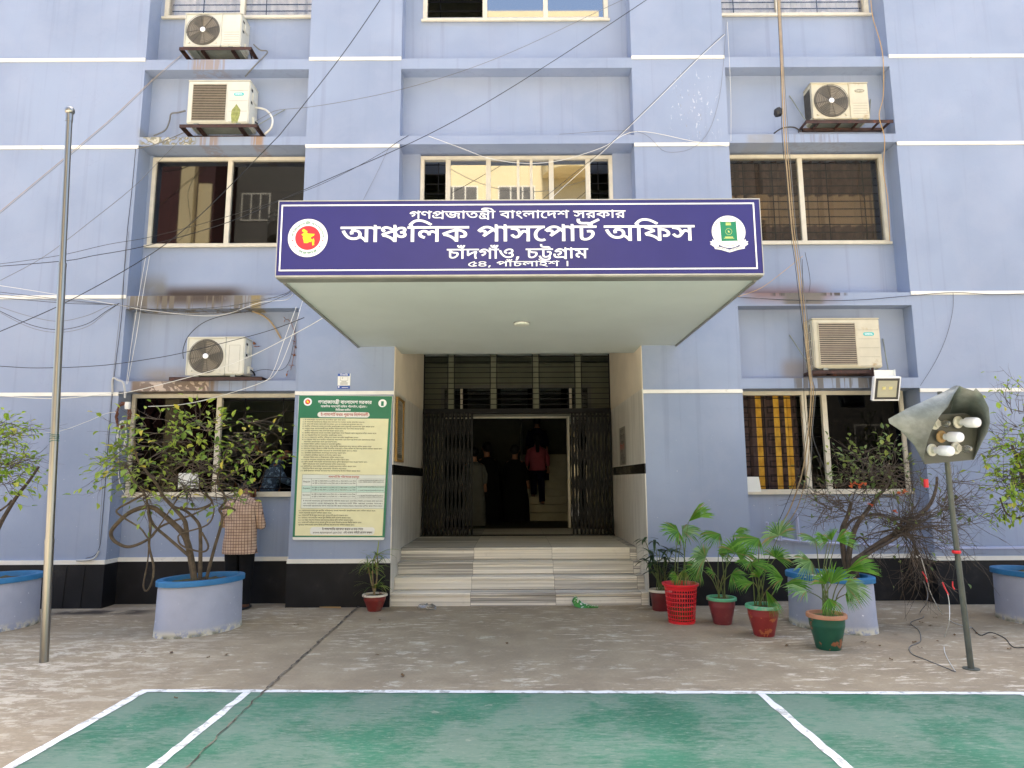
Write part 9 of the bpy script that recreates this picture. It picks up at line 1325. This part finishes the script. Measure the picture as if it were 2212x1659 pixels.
# small litter on the ground
b = MB(); rnd = random.Random(3); c = on(922, 1311, .03); n = 12
b.lathe([(.02, -.028), (.10, -.024), (.115, 0), (.07, .028), (.03, .02), (.001, .035)], c, n, sy=.5, cap=False); b.v = [(x + rnd.uniform(-.018, .018), y + rnd.uniform(-.012, .012), max(.003, z + rnd.uniform(-.012, .012))) for x, y, z in b.v]
tag(b.build('plastic_bag', glass('clear_plastic', (.95, .95, .95), .12, .8, .25)), 'crumpled clear plastic bag in front of the steps', 'plastic bag')
c = on(1262, 1312, 0); b = MB(); top = [(-.13, .10), (-.10, .14), (-.06, .09), (-.02, .06), (.04, .035), (.10, .02), (.17, .015)]; bot = [(-.14, .06), (-.12, .02), (-.07, .005), (0, .003), (.06, .003), (.12, .003), (.16, .004)]
rows = [[c + Vector((x, dy + rnd.uniform(-.01, .01), z)) for x, z in src] for src, dy in ((bot, -.06), (top, -.02), ([(x, z * .9 + .004) for x, z in top], .03), (bot, .07))]; n = 7
b.add([p for r_ in rows for p in r_], [(j * n + i, j * n + i + 1, (j + 1) * n + i + 1, (j + 1) * n + i) for j in range(3) for i in range(n - 1)]); w = tag(b.build('snack_wrapper', mat('green_foil', hexc('2b7a2a'), .3, .2, var=.3, scale=20, dirt=hexc('d9dccf'), dirt_at=(.58, .60), dscale=12), None, smooth=True), 'torn green and white snack wrapper at the foot of the steps', 'wrapper')
b = MB(); b.plate([on(690, 1312, .004), on(736, 1314, .004), on(737, 1308, .004), on(698, 1306, .004)], (0, 0, .006)); tag(b.build('cardboard_piece', mat('card_tan', hexc('a9854f'), .8), None, fix=True), 'flat tan cardboard piece on the ground below the instruction board', 'cardboard')
proto = None; spots = [(1968, 1352), (1990, 1345), (2010, 1352), (2025, 1385), (1975, 1388), (1988, 1400), (2110, 1368), (2148, 1378), (2062, 1372), (1935, 1371), (1900, 1395), (1865, 1388), (1925, 1425), (1975, 1430), (2090, 1420), (2180, 1402), (2020, 1335), (1700, 1395), (370, 1410), (310, 1410), (380, 1508), (490, 1415), (820, 1340), (450, 1420), (640, 1350), (1095, 1390), (815, 1415), (870, 1460)]
M['dry'] = mat('dry_leaf', hexc('6f5434'), .8, var=.4, scale=3)
for i, (x, y) in enumerate(spots):
    g = on(x, y, .004)
    if proto is None:
        b = MB(); b.add([(-.03, 0, .002), (-.008, .014, .01), (.015, .012, .004), (.032, .0, .012), (.012, -.012, .003), (-.01, -.013, .009)], [(0, 5, 1), (1, 5, 4, 2), (2, 4, 3)]); o = proto = b.build('fallen_leaf', M['dry'])
    else: o = proto.copy(); C.objects.link(o)
    o.location = g; o.rotation_euler = (0, 0, i * 1.7); o.scale = [.7 + .5 * ((i * 37) % 10) / 10] * 3; tag(o, 'small dry fallen leaf lying on the concrete', 'leaf', 'fallen leaves on the concrete')

# ---------------------------------------------------------------- the houses across the court, met in the window reflections
def block(label, x0, x1, y0, y1, h, m, cols, z0, dz, nz, wz, ww, balc=()):
    t = thing('apartment_building', label, 'building', ((x0 + x1) / 2, y1, 0)); b = MB(); b.box(x0, x1, y0, y1, 0, h); b.box(x0 - .15, x1 + .15, y0, y1 + .3, h, h + .5); b.build('wall', m, t)
    for k in range(nz):
        for cx in cols:
            z = z0 + dz * k; b = MB(); b.box(cx - ww / 2, cx + ww / 2, y1 - .02, y1 + .03, z, z + wz); f = b.build('window', M['frame'], t); b = MB(); n = 3
            for q in range(n): a = cx - ww / 2 + .06 + (ww - .06) * q / n; b.box(a, a + (ww - .06) / n - .06, y1 + .028, y1 + .034, z + .06, z + wz - .06)
            b.build('pane', M['g_dark'] if 0 else M['acdark'], f)
        for cx, wd in balc:
            z = z0 + dz * k - 1.0; b = MB(); n = 14; arc = [(cx + wd / 2 * math.cos(math.pi * i / n), y1 + 1.5 * math.sin(math.pi * i / n)) for i in range(n + 1)]
            b.plate([(x, y, z - .25) for x, y in arc], (0, 0, .25)); b.add([(x, y, z) for x, y in arc] + [(x, y, z + .55) for x, y in arc], [(i, i + 1, n + 2 + i, n + 1 + i) for i in range(n)]); s = b.build('balcony', m, t); b = MB()
            for zz in (z + .8, z + 1.05): b.tube([(x, y, zz) for x, y in arc], .03, 5)
            for x, y in arc[::2]: b.tube([(x, y, z + .5), (x, y, z + 1.05)], .02, 4)
            b.build('railing', M['grey'], s)
    return t
M['oppo'] = mat('cream_render', hexc('bfae84'), .7, var=.05, scale=.3); M['oppored'] = mat('brick_red_render', hexc('3a120d'), .7, var=.15, scale=.4); M['oppogrey'] = mat('grey_render', hexc('4a463e'), .7, var=.15, scale=.4)
block('cream apartment block with round balconies mirrored in the middle windows', -4.2, 4.8, -30, -17, 27, M['oppo'], (-2.8, .3), 3.0, 3.2, 8, 1.5, 2.0, ((3.2, 3.0),))
rb = block('brick red apartment block mirrored in the left first floor window', -30, -15.6, -30, -16, 20, M['oppored'], (-27, -22), 3.0, 3.2, 5, 1.4, 1.6)
b = MB(); b.box(-17.2, -16.5, -16, -15.6, 0, 20); b.box(-16.4, -15.7, -16, -15.9, 9, 17); b.build('pier', M['oppo'], rb)
block('grey apartment block with deep balconies standing between the red and the cream blocks', -15.3, -6.5, -32, -18, 21, M['oppogrey'], (-8.3, -14.2), 3.0, 3.2, 5, 1.6, 1.6, ((-11.6, 3.6),))
block('added grey apartment block keeping bright sky out of the right first floor window', 9, 28, -32, -20, 21, M['oppogrey'], (12, 16, 20, 24), 3.0, 3.2, 4, 1.5, 1.8)  # added block, covers the bright sky in the right window's reflection
